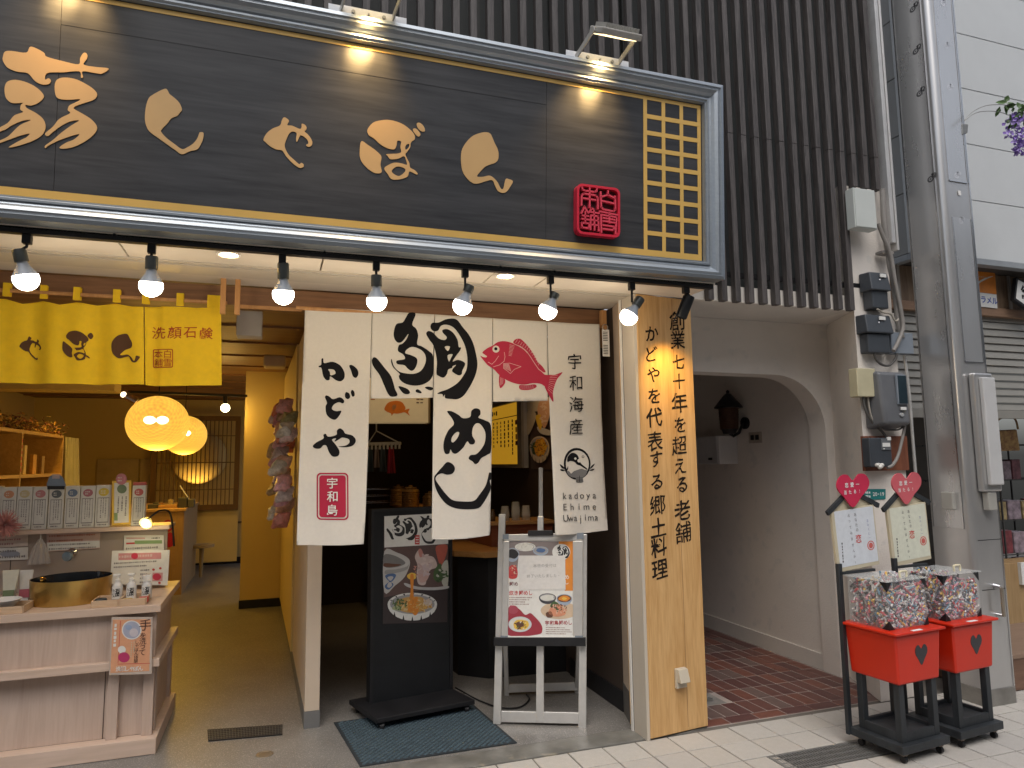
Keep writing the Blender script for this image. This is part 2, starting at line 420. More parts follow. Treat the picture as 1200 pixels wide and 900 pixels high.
# ---- wall pier, arch and alley walls
alcove = thing('alley_entrance', 'cream plastered alley entrance with a round cornered arch, between the wood pillar and the meters', 'building', (3.0, 3.9, 0))
pier = MB().prism([(3.585, 3.50), (3.925, 3.50), (3.925, 4.4), (3.80, 4.4), (3.80, 3.97)], 0, 2.462)
pier.prism([(3.56, 3.515), (3.925, 3.515), (3.925, 4.0), (3.56, 4.0)], 2.463, 3.32)
pier.build('pier', plaster, alcove)
# arch wall (in the plane y = 3.97 .. 4.12), opening from x 2.45 to 3.72, top 2.10, round corner
ops = [(2.38, 0)]
ops += [(2.38, 1.95)]
ops += [(2.53 - .15 * math.cos(a), 1.95 + .14 * math.sin(a)) for a in [i * math.pi / 16 for i in range(1, 9)]]
ops += [(3.32 + .41 * math.sin(a), 1.70 + .385 * math.cos(a)) for a in [i * math.pi / 32 for i in range(0, 17)]]
ops += [(3.73, 0)]
outer = [(2.30, 0)] + ops + [(3.86, 0), (3.86, 2.46), (2.30, 2.46)]
mb = MB(); add_flat(mb, [outer], lambda a, b: Vector((a, 3.97, b)), False)
add_flat(mb, [outer], lambda a, b: Vector((a, 4.13, b)), False)
for a, b in zip(ops, ops[1:]):
    mb.add([(a[0], 3.97, a[1]), (b[0], 3.97, b[1]), (b[0], 4.13, b[1]), (a[0], 4.13, a[1])], [(0, 1, 2, 3)])
mb.build('arch_wall', plaster, alcove)
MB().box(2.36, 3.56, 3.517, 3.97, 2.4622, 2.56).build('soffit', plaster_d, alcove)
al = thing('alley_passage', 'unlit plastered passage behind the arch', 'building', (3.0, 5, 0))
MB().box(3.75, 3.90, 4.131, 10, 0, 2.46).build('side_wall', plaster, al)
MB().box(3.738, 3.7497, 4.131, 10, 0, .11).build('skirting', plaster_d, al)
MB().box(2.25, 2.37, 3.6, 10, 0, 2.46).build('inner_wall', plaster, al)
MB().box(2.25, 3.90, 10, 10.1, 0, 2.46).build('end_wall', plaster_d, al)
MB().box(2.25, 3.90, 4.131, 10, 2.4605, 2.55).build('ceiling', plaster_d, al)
# lantern, mailboxes, intercom on the alley wall (x = 3.75)
ln = thing('wall_lantern', 'small dark copper wall lantern with a pointed roof, inside the alley arch', 'lantern', (3.63, 4.95, 1.8))
cu = mat('dark_copper', (.085, .04, .025), .5, .3, var=.35, scale=30)
LC = (3.60, 4.90)
MB().lathe([(.115, 0), (.115, .012), (.03, .115), (.012, .125), (.014, .145), (.001, .155)], (*LC, 1.925), 20).build('roof', black_m, ln, smooth=True)
MB().lathe([(.072, 0), (.080, .175)], (*LC, 1.75), 20).build('lamp_shade', cu, ln, smooth=True)
mb = MB()
for k in range(14): mb.lathe([(.0735 + .0006 * k, 0), (.0765 + .0006 * k, .003), (.0735 + .0006 * k, .006)], (*LC, 1.756 + k * .0122), 20)
mb.build('louvres', cu, ln, smooth=True)
MB().lathe([(.05, 0), (.062, .03), (.075, .04)], (*LC, 1.71), 20).build('base_cup', black_m, ln, smooth=True)
MB().tube([(3.60, 4.90, 1.715), (3.63, 4.89, 1.69), (3.68, 4.88, 1.72), (3.72, 4.875, 1.80)], .012, 8).build('bracket_arm', black_m, ln, smooth=True)
MB().lathe([(.05, 0), (.05, .02), (.03, .028)], (3.75, 4.875, 1.80), 20, axis=(-1, 0, 0)).build('wall_plate', black_m, ln, smooth=True)
mbx = thing('mailbox', 'white metal mailbox with two dark latches on the alley wall', 'mailbox', (3.67, 5.2, 1.46))
MB().box(3.56, 3.748, 5.0, 5.62, 1.46, 1.70).build('body', mat('mailbox_paint', (.60, .60, .60), .4, var=.03), mbx, bev=.004)
for k in range(2): MB().box(3.553, 3.5598, 5.02 + .3 * k, 5.30 + .3 * k, 1.47, 1.69).build('door', mat('mailbox_door', (.50, .50, .51), .4), mbx, bev=.002)
for k in range(2): MB().box(3.546, 3.5525, 5.09 + .3 * k, 5.14 + .3 * k, 1.495, 1.515).build('latch', black_m, mbx)
ic = thing('intercom_plate', 'small cream double switch plate beside the mailbox in the alley', 'switch', (3.74, 4.78, 1.63))
MB().box(3.742, 3.7495, 4.68, 4.84, 1.63, 1.72).build('plate', mat('old_cream_plastic', (.42, .36, .30), .5), ic, bev=.002)
for y in (4.73, 4.79): MB().box(3.735, 3.7415, y - .018, y + .018, 1.655, 1.695).build('button', dark_m, ic)

# ---- slatted screen above
ss = thing('slatted_screen', 'tall dark wooden slat screen covering the upper facade behind the big sign', 'wooden screen', (1.5, 3.46, 2.45))
pitch = .0979; k = 0; x = 2.466 - .022
x -= pitch * 35
smeshes = {}
while x < 3.90:
    z0 = 2.60 if x < 2.36 else (2.452 if x < 3.60 else 3.30)
    xx = x + random.uniform(-.0015, .0015)
    MB().box(xx, xx + .038, 3.464, 3.508, z0, 3.5285).build('slat', slat_w, ss, bev=.0015, seg=1)
    MB().box(xx + random.uniform(-.0015, .0015), xx + .038 + random.uniform(-.001, .001), 3.4625, 3.508, 3.5295, 5.6).build('slat', slat_w, ss, bev=.0015, seg=1)
    x += pitch
rail_m = mat('grey_rail', (.28, .28, .28), .6)
for z in (3.60, 3.72): MB().box(-1.2, 2.25, 3.514, 3.545, z, z + .03).build('rail', rail_m, ss)
for z in (2.62,): MB().box(-1.2, 3.88, 3.514, 3.54, z, z + .03).build('rail', black_m, ss)
fac = thing('shop_building', 'dark upper storey wall behind the wooden slats', 'building', (0, 3.7, 2.6))
MB().box(3.556, 3.925, 3.60, 3.75, 3.325, 5.8).build('upper_wall', mat('dark_cladding', (.028, .032, .032), .6), fac)
MB().box(-9, 3.555, 3.60, 3.75, 2.54, 5.8).build('upper_wall', mat('dark_cladding', (.028, .032, .032), .6), fac)
for k in range(9): MB().box(-.9 + .48 * k, -.86 + .48 * k, 3.57, 3.5998, 2.6, 5.8).build('backing_post', mat('dark_post', (.04, .042, .04), .6), fac)
fl = thing('corner_flashing', 'pale grey metal corner strip running up the right edge of the slat screen', 'trim strip', (3.93, 3.45, 2.9))
fm = mat('painted_flashing', (.50, .50, .50), .4, .3)
MB().box(3.893, 3.925, 3.44, 3.514, 2.93, 5.8).build('strip', fm, fl, bev=.003)
MB().box(3.928, 3.945, 3.435, 3.514, 2.88, 5.8).build('edge', alu, fl, bev=.002)

# ---- text pillar
tp = thing('wooden_pillar', 'pale wooden entrance pillar with two columns of black brush lettering', 'pillar', (2.15, 3.55, 0))
tpl = [(1.957, 3.47), (2.352, 3.522), (2.352, 3.70), (1.957, 3.70)]
MB().prism(tpl, .012, 2.455).build('shaft', pine, tp, bev=.002)
pu = (Vector((2.352, 3.522, 0)) - Vector((1.957, 3.47, 0))).normalized()
MB().add([Vector((1.957, 3.4695, 0)) + pu * .255 + Vector((0, -.0012, z)) + pu * d for z in (.03, 2.45) for d in (0, .003)], [(0, 1, 3, 2)]).build('seam', mat('seam_shadow', (.36, .20, .09), .7), tp)  # thin darker line along the board seam
tow = frame((1.957, 3.47, 0), pu, (0, 0, 1), n=(pu.y, -pu.x, 0), lift=.0015)
def pil(u, v):     # photo point -> (along, up) on pillar face
    o = Vector((1.957, 3.47)); d = RW @ Vector(((u - _cx) / _f, (v - _cy) / _f, 1)); nn = Vector((pu.y, -pu.x))
    t = o.dot(nn) / (d.x * nn.x + d.y * nn.y); p = Vector((0, 0, CH)) + t * d
    return (Vector((p.x, p.y)) - o).dot(Vector((pu.x, pu.y))), p.z
colR = [('創', 793, 376), ('業', 794, 398), ('七', 795, 424), ('十', 795.5, 447), ('年', 796, 472), ('を', 797, 498), ('超', 796, 522), ('え', 797, 546), ('る', 799, 568), ('老', 799.5, 598), ('舗', 800.5, 624)]
colL = [('か', 764, 391), ('ど', 763.5, 415), ('や', 765.5, 439), ('を', 766.5, 464), ('代', 766.5, 489), ('表', 767.5, 517), ('す', 769, 538), ('る', 769.5, 565), ('郷', 770.5, 592), ('土', 771.5, 618), ('料', 772, 641), ('理', 773, 667)]
mb = MB()
for ch, u, v in colR:
    a, b = pil(u, v); put_char(mb, ch, tow, a, b, .095 if ch in '七十' else (.115 if ch in '業超' else (.124 if ch not in 'をえる' else .102)), bold=.013 if ch not in '創業超舗' else .007, slant=.13, brush=.05, asp=1.0)
for ch, u, v in colL:
    a, b = pil(u, v); put_char(mb, ch, tow, a, b, .116 if ch in '代表郷土料理' else .100, bold=.013 if ch not in '表郷' else .007, slant=.12, brush=.06)
mb.build('lettering', mat('sumi_ink', (.018, .013, .010), .9, spec=.15), tp)
ob = MB()
oz = pil(796, 793)
outlet = thing('outlet_box', 'small beige weatherproof outlet box low on the wooden pillar', 'outlet', tow(oz[0], oz[1] - .04))
def tb(mb, a0, a1, b0, b1, l0, l1): return mb.hexa([tow(a0, b0, l0), tow(a1, b0, l0), tow(a1, b0, l1), tow(a0, b0, l1), tow(a0, b1, l0), tow(a1, b1, l0), tow(a1, b1, l1), tow(a0, b1, l1)])
om = mat('beige_plastic', (.50, .45, .36), .45, var=.04)
tb(MB(), oz[0] - .035, oz[0] + .035, oz[1] - .055, oz[1] + .05, 0, .02).build('back_plate', om, outlet, bev=.003)
MB().hexa([tow(oz[0] - .033, oz[1] - .02, .02), tow(oz[0] + .033, oz[1] - .02, .02), tow(oz[0] + .033, oz[1] - .02, .055), tow(oz[0] - .033, oz[1] - .02, .055),
           tow(oz[0] - .033, oz[1] + .048, .02), tow(oz[0] + .033, oz[1] + .048, .02), tow(oz[0] + .033, oz[1] + .048, .034), tow(oz[0] - .033, oz[1] + .048, .034)]).build('cover', om, outlet, bev=.003)

# ---- door frame, right jamb, header
df = thing('door_frame', 'beige metal sliding door frame around the whole shop opening', 'door frame', (1.94, 3.6, 0))
jm = mat('beige_jamb', (.50, .45, .38), .45, var=.03)
MB().box(1.938, 1.9565, 3.475, 3.615, 0, 2.455).build('jamb', jm, df)
MB().box(1.93, 1.9375, 3.62, 3.64, 0, 2.46).build('jamb_edge', white_m, df)
MB().box(1.945, 1.96, 3.615, 3.66, 0, 2.47).build('track_groove', black_m, df)
MB().prism([(1.952, 3.66), (2.06, 3.66), (2.06, 3.905), (2.028, 3.905)], .175, 2.47).build('inner_jamb', mat('inner_jamb_panel', (.46, .37, .29), .55), df)
MB().prism([(1.949, 3.6605), (2.06, 3.6605), (2.06, 3.907), (2.025, 3.907)], 0, .1745).build('jamb_base', mat('grey_base', (.10, .095, .09), .6), df)
MB().box(-9, 1.9565, 3.50, 3.512, 2.452, 2.56).build('header_lip', jm, df)
MB().box(-9, 1.945, 3.513, 3.55, 2.468, 2.56).build('header_track', black_m, df)
MB().box(-9, 1.945, 3.525, 3.532, 2.455, 2.468).build('header_guide', alu, df)
MB().box(-9, 1.96, 3.551, 3.72, 2.452, 2.56).build('header', jm, df)
MB().box(-9, 2.06, 3.721, 3.97, 2.475, 2.56).build('inner_soffit', soffit_m, df)
sf = thing('entrance_soffit', 'cream soffit with round downlights between the big sign and the shop opening', 'soffit', (0, 3.3, 2.46))
xs = [-9, -1.5, -.65, .2, 1.045, 1.335, 2.30]
for a, b in zip(xs, xs[1:]): MB().box(a + .004, b - .004, 3.19, 3.499, 2.458, 2.50).build('panel', soffit_m, sf, bev=.0015, seg=1)
MB().box(-9, 2.30, 3.19, 3.499, 2.501, 2.54).build('backing', mat('seam_brown', (.14, .10, .07), .8), sf)
warm = (1, .80, .55)
for px in (268, 592, -60):
    p = P(px, 298 if px < 300 else 323, z=2.456) if px > 0 else Vector((-1.2, 3.29, 2.456))
    d = thing('downlight', {268: 'round lit downlight in the soffit between the second and third track bulbs', 592: 'round lit downlight in the soffit between the fifth and sixth track bulbs', -60: 'round lit downlight in the soffit at the far left'}[px], 'ceiling light', p, 'round downlights in the soffit')
    MB().lathe([(.052, 0), (.052, -.005), (.042, -.006), (.040, 0)], p, 28).build('rim', white_m, d, smooth=True)
    MB().lathe([(.040, .0), (.001, .0)], p + Vector((0, 0, -.002)), 28).build('lens', emis('downlight_lens', (1, .85, .55), 9), d)
    lamp('downlight_lamp', 'SPOT', p + Vector((0, 0, -.02)), 9, warm, .04, p + Vector((0, 0, -1)), 110)

# ---- wood beam, posts, ceiling
wb = thing('wooden_beam', 'long reddish brown wooden beam over the shop opening behind the curtains', 'beam', (0, 4.05, 2.37))
MB().box(-9, 2.028, 4.00, 4.12, 2.372, 2.474).build('beam', beam_w, wb, bev=.002)
MB().box(-.19, .13, 3.985, 3.9995, 2.352, 2.3715).build('lower_trim', post_w, wb)
for i, x in enumerate((-.268, -.198)):
    tag(MB().box(x - .013, x + .013, 3.84, 3.87, 2.287, 2.475).build('hanging_post', post_w, bev=.002),
        ('short square wooden hanger stick at the right end of the yellow curtain', 'short square wooden hanger stick beside the white speaker box')[i], 'wooden stick', 'hanger sticks between the curtains')
tag(MB().box(1.965, 1.998, 3.93, 3.97, 2.22, 2.46).build('curtain_bracket', post_w, bev=.002), 'small wooden bracket holding the right end of the white curtain rod', 'bracket')

# soap shop interior shell
it = thing('shop_interior', 'warm lit cream interior of the soap shop', 'room', (-1, 8, 0))
ceil_w = wood('ceiling_wood', (.17, .085, .03), (.25, .13, .05), .55, 'x', .5, .05)
MB().box(-3.3, .36, 4.12, 11.75, 2.52, 2.6).build('ceiling', ceil_w, it)
for k in range(10): MB().box(-3.3, .2, 4.6 + .74 * k, 4.61 + .74 * k, 2.505, 2.5198).build('ceiling_batten', beam_w, it)
MB().box(-3.3, .3, 11.75, 11.9, 0, 2.6).build('back_wall', cream_w, it)
MB().box(-3.3, .3, 11.74, 11.7498, 0, .10).build('skirting', black_m, it)
MB().box(-1.45, -.05, 11.73, 11.7495, .62, .635).build('dado_line', brownwall, it)
MB().box(-3.45, -3.3, 4.12, 11.75, 0, 2.6).build('left_wall', cream_w, it)
MB().box(-.30, .28, 8.03, 8.45, .09, 2.52).build('column', cream_w, it)
MB().box(-.305, .28, 8.025, 8.45, 0, .09).build('column_base', black_m, it)
MB().box(-3.2, -1.4, 7.2, 7.5, 2.2, 2.52).build('bulkhead', cream_w, it)
for k in range(4): MB().box(-3.299, -3.29, 5.5 + k * 1.3, 5.52 + k * 1.3, 0, 2.5).build('wall_seam', brownwall, it)
# wardrobe like door panels at the rear left
MB().box(-2.45, -1.9, 11.70, 11.7395, .1, 1.62).build('rear_panel', mat('rear_panel_paint', (.52, .42, .26), .6), it, bev=.004)
MB().box(-1.88, -1.4, 11.70, 11.7395, .1, 1.62).build('rear_panel', mat('rear_panel_paint', (.52, .42, .26), .6), it, bev=.004)
# partition between the two shops
pt = thing('partition_wall', 'cream partition wall with grey base between the soap shop and the restaurant', 'wall', (.25, 4.3, 0))
fp = [(.205, 4.32), (.287, 4.32), (.25, 8.03), (.12, 8.03)]
pm = mat('partition_panel', (.56, .46, .36), .55, var=.03)
MB().prism(fp, .095, 2.45).build('panel', pm, pt, bev=.002)
MB().prism([(.202, 4.316), (.290, 4.316), (.253, 8.02), (.117, 8.02)], 0, .0945).build('base', mat('grey_skirting', (.15, .15, .15), .6), pt)
MB().prism([(.16, 5.7), (.2075, 5.7), (.16, 8.0), (.10, 8.0)], .0946, 2.45).build('inner_panel', cream_w, pt)

# restaurant interior shell
rt = thing('restaurant_interior', 'dark walled restaurant interior behind the white curtain', 'room', (1.2, 6, 0))
MB().box(.26, 2.2, 7.9, 8.0, 0, 2.6).build('back_wall', brownwall, rt)
MB().box(2.03, 2.10, 3.908, 7.9, 0, 2.475).build('side_wall', brownwall, rt)
MB().box(2.02, 2.0299, 3.908, 4.70, 0, .12).build('side_skirting', black_m, rt)
MB().box(.36, 2.1, 4.12, 8.0, 2.52, 2.6).build('ceiling', mat('restaurant_ceiling', (.12, .09, .06), .6), rt)

# ================================================================== BIG SIGN
sg = thing('shop_signboard', 'large dark wood grain shop signboard in a silver frame with gold calligraphy', 'shop sign', (0, 3.12, 2.47))
lean = .065   # top stands this much nearer the street
def sy(z): return 3.15 - lean * (z - 2.47) / 1.078
def sp(u, v, l=0):      # photo point onto the leaning sign face
    d = RW @ Vector(((u - _cx) / _f, (v - _cy) / _f, 1)); n = Vector((0, 1, lean / 1.078))
    o = Vector((0, 3.15, 2.47)); t = (o - Vector((0, 0, CH))).dot(n) / d.dot(n)
    return Vector((0, 0, CH)) + t * d
SN = Vector((0, -1, -lean / 1.078)).normalized()
su = Vector((1, 0, 0)); sv = Vector((0, -lean / 1.078, 1)).normalized()
so_ = Vector((0, 3.15, 2.47))
ts = frame(so_, su, sv, n=SN)
def s2(u, v):
    p = sp(u, v) - so_; return p.dot(su), p.dot(sv)
X1, H1 = 2.292, 1.08
XL = -3.2
def sbox(mb, a0, a1, b0, b1, l0, l1): return mb.hexa([ts(a0, b0, l0), ts(a1, b0, l0), ts(a1, b0, l1), ts(a0, b0, l1), ts(a0, b1, l0), ts(a1, b1, l0), ts(a1, b1, l1), ts(a0, b1, l1)])
frame_m = mat('silver_frame', (.33, .365, .40), .42, .8, var=.06, scale=10, stretch=(.3, 8, 8))
# moulding profile: (distance from outer edge, height above panel)
prof = [(0, -.05), (0, .055), (.018, .060), (.022, .052), (.028, .052), (.036, .056), (.052, .046), (.064, .030), (.074, .026), (.078, .034), (.086, .034), (.092, .024), (.098, .024), (.104, .006), (.104, -.02)]
def mould(pts_dir):
    pass
def moulding(mb, side):
    n = len(prof); vs = []
    if side == 'bottom': ends = [lambda d, l: ts(XL, d, l), lambda d, l: ts(X1 - d, d, l)]
    if side == 'top': ends = [lambda d, l: ts(XL, H1 - d, l), lambda d, l: ts(X1 - d, H1 - d, l)]
    if side == 'right': ends = [lambda d, l: ts(X1 - d, d, l), lambda d, l: ts(X1 - d, H1 - d, l)]
    for e in ends: vs += [e(d, l) for d, l in prof]
    mb.add(vs, [(i, i + 1, n + i + 1, n + i) for i in range(n - 1)]); return mb
for sd_ in ('bottom', 'top', 'right'): moulding(MB(), sd_).build('frame_moulding', frame_m, sg)
sbox(MB(), XL, X1 - .005, .005, H1 - .005, -.10, -.045).build('back_box', black_m, sg)
board_m = wood('signboard_woodprint', (.013, .014, .017), (.044, .045, .049), .42, 'x', .62, .05)
ix, iy0, iy1 = X1 - .104, .104, H1 - .104
seamx = [XL, s2(70, 60)[0], s2(640, 200)[0], ix]
for a, b in zip(seamx, seamx[1:]): sbox(MB(), a + .0008, b - .0008, iy0 - .01, iy1 + .01, -.045, 0).build('board_panel', board_m, sg)
# raised centre sheet edge line
mb = MB()
ya, yb = s2(400, 260)[1], s2(400, 83)[1]
sbox(mb, seamx[1], seamx[2], ya, ya + .003, 0, .0012); sbox(mb, seamx[1], seamx[2], yb, yb + .0022, 0, .0012)
mb.build('sheet_edge', mat('sheet_edge_grey', (.02, .02, .022), .5), sg)
gold_s = mat('gold_stripe', (.70, .44, .12), .34, .15, var=.05)
gt = .030
lx = s2(754, 200)[0]
sbox(MB(), XL, ix - .006, iy0 + .002, iy0 + gt + .004, 0, .0022).build('gold_border', gold_s, sg)
sbox(MB(), XL, ix - .006, iy1 - .024, iy1 - .004, 0, .0022).build('gold_border', gold_s, sg)
# lattice: gold bars with dark squares between
a0, a1 = lx, ix - .006; b0, b1 = iy0 + gt + .004, iy1 - .024
mb = MB(); nb, nr = 3, 9; bwid = .0215
for i in range(nb + 1):
    c = a0 + (a1 - a0 - bwid) * i / nb
    sbox(mb, c, c + bwid, b0, b1, 0, .0023)
hh = .0235
for j in range(1, nr):
    c = b0 + (b1 - b0) * j / nr - hh / 2
    sbox(mb, a0 + bwid * .5, a1 - bwid * .5, c, c + hh, 0, .0026)
mb.build('gold_lattice', gold_s, sg)
# brush characters
def sgn(name, loops, l=.0035):
    mb = MB(); tw = lambda a, b: ts(a, b, l)
    add_flat(mb, loops, tw, True, None, tuple(-SN * .003)); return mb.build(name, gold_ink, sg)
def sz(pts, x0, y0, s): return [s2(*q) for q in zoomed(pts, x0, y0, s)]
s1 = 900 / 140
G1 = [
 [(25,170),(40,135),(90,130),(200,142),(235,97),(330,140),(352,172),(470,205),(592,230),(605,185),(625,150),(645,143),(660,160),(655,190),(632,232),(720,250),(820,262),(770,300),(720,296),(625,283),(627,325),(612,328),(598,283),(480,290),(375,292),(345,310),(342,345),(368,335),(385,352),(370,378),(320,382),(265,355),(210,297),(130,285),(60,255),(25,205)],
 [(38,400),(60,360),(120,347),(200,365),(270,400),(320,445),(330,480),(290,520),(235,540),(195,535),(205,560),(270,595),(325,640),(345,700),(320,760),(250,805),(150,840),(85,855),(72,850),(150,805),(200,780),(225,752),(160,765),(90,790),(20,815),(-30,835),(-20,812),(60,775),(150,690),(235,650),(170,655),(90,690),(40,722),(-20,740),(-10,712),(60,672),(110,615),(175,590),(155,570),(160,535),(175,520),(100,522),(60,500),(40,460)],
 [(415,380),(440,340),(500,330),(580,345),(660,385),(715,425),(733,460),(710,495),(640,520),(570,545),(560,565),(620,600),(690,645),(732,700),(715,750),(650,805),(560,850),(480,865),(450,855),(500,820),(560,795),(600,755),(520,775),(440,805),(370,840),(345,860),(342,842),(400,800),(470,740),(540,690),(598,652),(530,660),(460,695),(400,740),(362,770),(342,750),(400,700),(450,640),(530,598),(512,575),(525,540),(575,515),(605,492),(520,497),(450,490),(420,460)]]
for gph in G1: sgn('gold_character', [sz(gph, 0, 40, s1)])
G2 = [(300,130),(325,140),(350,185),(400,225),(450,275),(480,345),(455,385),(430,415),(370,440),(330,490),(265,560),(265,590),(320,650),(400,710),(480,765),(540,745),(600,705),(640,655),(660,605),(670,588),(705,592),(705,640),(690,690),(645,765),(570,785),(480,820),(410,775),(330,720),(240,655),(150,590),(110,535),(90,450),(100,320),(130,230),(170,195),(240,155)]
sgn('gold_character', [sz(G2, 160, 90, 9)])
G3 = [(365,90),(400,98),(435,135),(412,190),(480,200),(575,240),(600,215),(602,175),(635,180),(665,215),(660,250),(640,275),(690,320),(735,390),(740,440),(710,475),(675,470),(662,450),(690,430),(670,375),(600,325),(575,340),(540,410),(527,370),(535,295),(480,275),(435,305),(400,380),(378,450),(395,520),(440,590),(510,655),(570,705),(595,688),(625,705),(625,740),(585,755),(540,735),(470,680),(400,605),(345,525),(270,512),(190,470),(120,410),(98,380),(140,300),(220,235),(315,195),(340,130)]
sgn('gold_character', [sz(G3, 300, 130, 11.25)])
G4a = [(185,200),(240,130),(310,105),(400,97),(490,115),(570,150),(640,205),(680,255),(683,300),(655,322),(640,345),(635,385),(605,430),(585,460),(600,500),(625,550),(635,600),(680,625),(712,660),(700,672),(630,640),(610,690),(560,715),(480,728),(430,715),(400,670),(362,608),(410,570),(470,548),(540,555),(600,570),(595,530),(570,480),(510,505),(430,512),(400,480),(382,460),(440,455),(500,452),(540,435),(532,380),(540,325),(500,318),(490,370),(470,405),(430,405),(370,385),(310,345),(250,290),(200,258)]
G4h = [[(440,640),(470,600),(510,588),(560,600),(585,620),(570,655),(520,688),(475,675)], [(582,385),(600,355),(625,352),(620,385),(590,412)]]
sgn('gold_character', [sz(G4a, 410, 130, 9)] + [sz(h, 410, 130, 9) for h in G4h])
sgn('gold_character', [sz([(120,322),(190,362),(260,410),(320,465),(332,500),(322,570),(335,640),(310,660),(260,655),(200,620),(140,560),(108,500),(103,430)], 410, 130, 9)])
for q in ([(665,195),(690,187),(720,210),(742,245),(735,268),(712,268),(680,235)], [(705,135),(735,128),(770,155),(790,195),(785,220),(750,215),(715,180)]): sgn('gold_character', [sz(q, 410, 130, 9)])
G5 = [(400,152),(445,172),(470,220),(495,280),(525,340),(540,400),(535,470),(500,510),(440,530),(385,555),(330,610),(288,668),(350,675),(430,660),(480,685),(530,740),(560,800),(580,820),(600,800),(622,705),(655,700),(708,728),(670,800),(630,850),(580,862),(530,835),(500,780),(468,715),(400,722),(330,745),(260,755),(200,720),(140,650),(110,570),(100,450),(115,350),(170,260),(240,195),(330,160)]
sgn('gold_character', [sz(G5, 530, 140, 10)])
# red seal relief
seal = thing('red_seal_plaque', 'raised red square seal plaque carved with seal script on the right of the sign', 'seal plaque', sp(693, 275))
c0 = s2(672, 218); c1 = s2(722, 277)
ax0, ax1 = c0[0], c0[0] + (c1[0] - c0[0]); by0, by1 = s2(690, 278)[1], s2(690, 220)[1]
sred = mat('seal_red_paint', (.55, .018, .045), .35, var=.06)
def rrect(x0, y0, x1, y1, r, n=5):
    pts = []
    for cx, cy, a in ((x1 - r, y1 - r, 0), (x0 + r, y1 - r, 90), (x0 + r, y0 + r, 180), (x1 - r, y0 + r, 270)):
        pts += [(cx + r * math.cos(R_(a + 90 * i / n)), cy + r * math.sin(R_(a + 90 * i / n))) for i in range(n + 1)]
    return pts
W_ = ax1 - ax0; Hh = by1 - by0
mb = MB(); add_flat(mb, [rrect(ax0, by0, ax1, by1, .03), rrect(ax0 + .012, by0 + .012, ax1 - .012, by1 - .012, .022)], lambda a, b: ts(a, b, .045), False, None, tuple(-SN * .043))
mb.build('rim', sred, seal)
mb = MB(); add_flat(mb, [rrect(ax0 + .002, by0 + .002, ax1 - .002, by1 - .002, .028)], lambda a, b: ts(a, b, .022), False, None, tuple(-SN * .02)); mb.build('back', mat('seal_recess', (.07, .012, .016), .7), seal)
mb = MB()
def stroke(pts, wd=.0085):
    for a, b in zip(pts, pts[1:]):
        pa = ts(ax0 + a[0] * W_, by0 + a[1] * Hh, .034); pb = ts(ax0 + b[0] * W_, by0 + b[1] * Hh, .034)
        dd = (pb - pa).normalized() * wd * .5
        mb.bar(pa - dd, pb + dd, wd, .020, up=SN)
def st(pts):
    stroke([((x - 150) / (725 - 150), 1 - (y - 110) / (730 - 110)) for x, y in pts])
for s_ in ([(215,140),(225,180),(260,190),(380,190),(410,180),(415,145)],[(318,130),(320,385)],[(212,370),(215,250),(240,228),(400,232),(425,260),(430,390)],[(240,285),(395,290)],
           [(465,185),(475,370),(500,395),(640,405),(665,380),(660,215)],[(475,240),(565,205),(660,240)],[(565,160),(565,205)],[(490,290),(640,305)],
           [(215,470),(250,390),(300,460)],[(225,500),(300,500)],[(220,540),(310,545)],[(262,450),(262,590)],[(215,590),(310,590)],[(215,590),(220,645),(310,650),(315,590)],
           [(330,430),(345,400),(375,410),(385,660)],[(320,445),(440,450)],[(330,660),(335,485),(430,490),(440,665)],[(340,540),(430,545)],[(340,600),(430,600)],
           [(455,425),(690,445)],[(475,680),(470,465),(680,475),(665,680)],[(580,430),(580,550)],[(500,500),(560,505)],[(500,540),(560,540)],[(600,505),(650,510)],[(600,545),(650,545)],[(500,590),(640,595)],[(500,635),(640,640),(645,600)]):
    st(s_)
mb.build('seal_script', mat('seal_script_paint', (.62, .06, .10), .3), seal)

# floodlights on top of the sign
fw = mat('floodlight_grey', (.42, .41, .38), .4, .2)
def flood(x, label):
    zt = 2.47 + H1; yt = sy(zt) - .03
    t = thing('floodlight', label, 'floodlight', (x, yt, zt), 'floodlights on top of the signboard')
    tl = R_(38)
    M = Matrix.Translation((x + .02, yt - .145, zt + .085)) @ Matrix.Rotation(R_(34), 4, 'X')
    MB().box(-.11, .11, -.085, .085, -.02, .012, M).build('housing', fw, t, bev=.006)
    mb = MB()
    for k in range(12): mb.box(-.088 + k * .016, -.083 + k * .016, -.07, .07, .012, .034, M)
    mb.build('heatsink_fins', fw, t)
    MB().box(-.09, .09, -.068, .068, -.0235, -.0203, M).build('lens', emis('flood_lens', (1, .80, .45), 2.2), t)
    for s_ in (-1, 1):
        MB().bar((x + .02 + s_ * .118, yt - .145, zt + .085), (x - .01 + s_ * .118, yt + .02, zt + .02), .006, .03).build('arm', fw, t)
    MB().box(x - .125, x + .125, yt - .002, yt + .004, zt - .005, zt + .045).build('bracket', mat('bracket_pale', (.62, .61, .6), .4, .3), t, bev=.001)
    for s_ in (-.07, .0, .07): MB().cyl((x + s_, yt - .002, zt + .02), (x + s_, yt - .009, zt + .02), .009 if s_ else .005, n=6).build('bolt', steel_g, t)
    MB().box(x - .18, x + .18, yt + .02, yt + .026, zt, zt + .055).build('mounting_rail', mat('rail_white', (.66, .68, .72), .4), t)
    src = M @ Vector((0, 0, -.03))
    lamp('floodlight_lamp', 'SPOT', src, 30, (1, .64, .27), .03, (x - .03, sy(3.26), 3.28), 78, 1)
    lamp('floodlight_glow', 'SPOT', src, 95, (1, .64, .25), .02, (x - .03, sy(3.43), 3.425), 30, 1)
flood(.37, 'grey finned floodlight clamped on the sign edge above the middle of the sign')
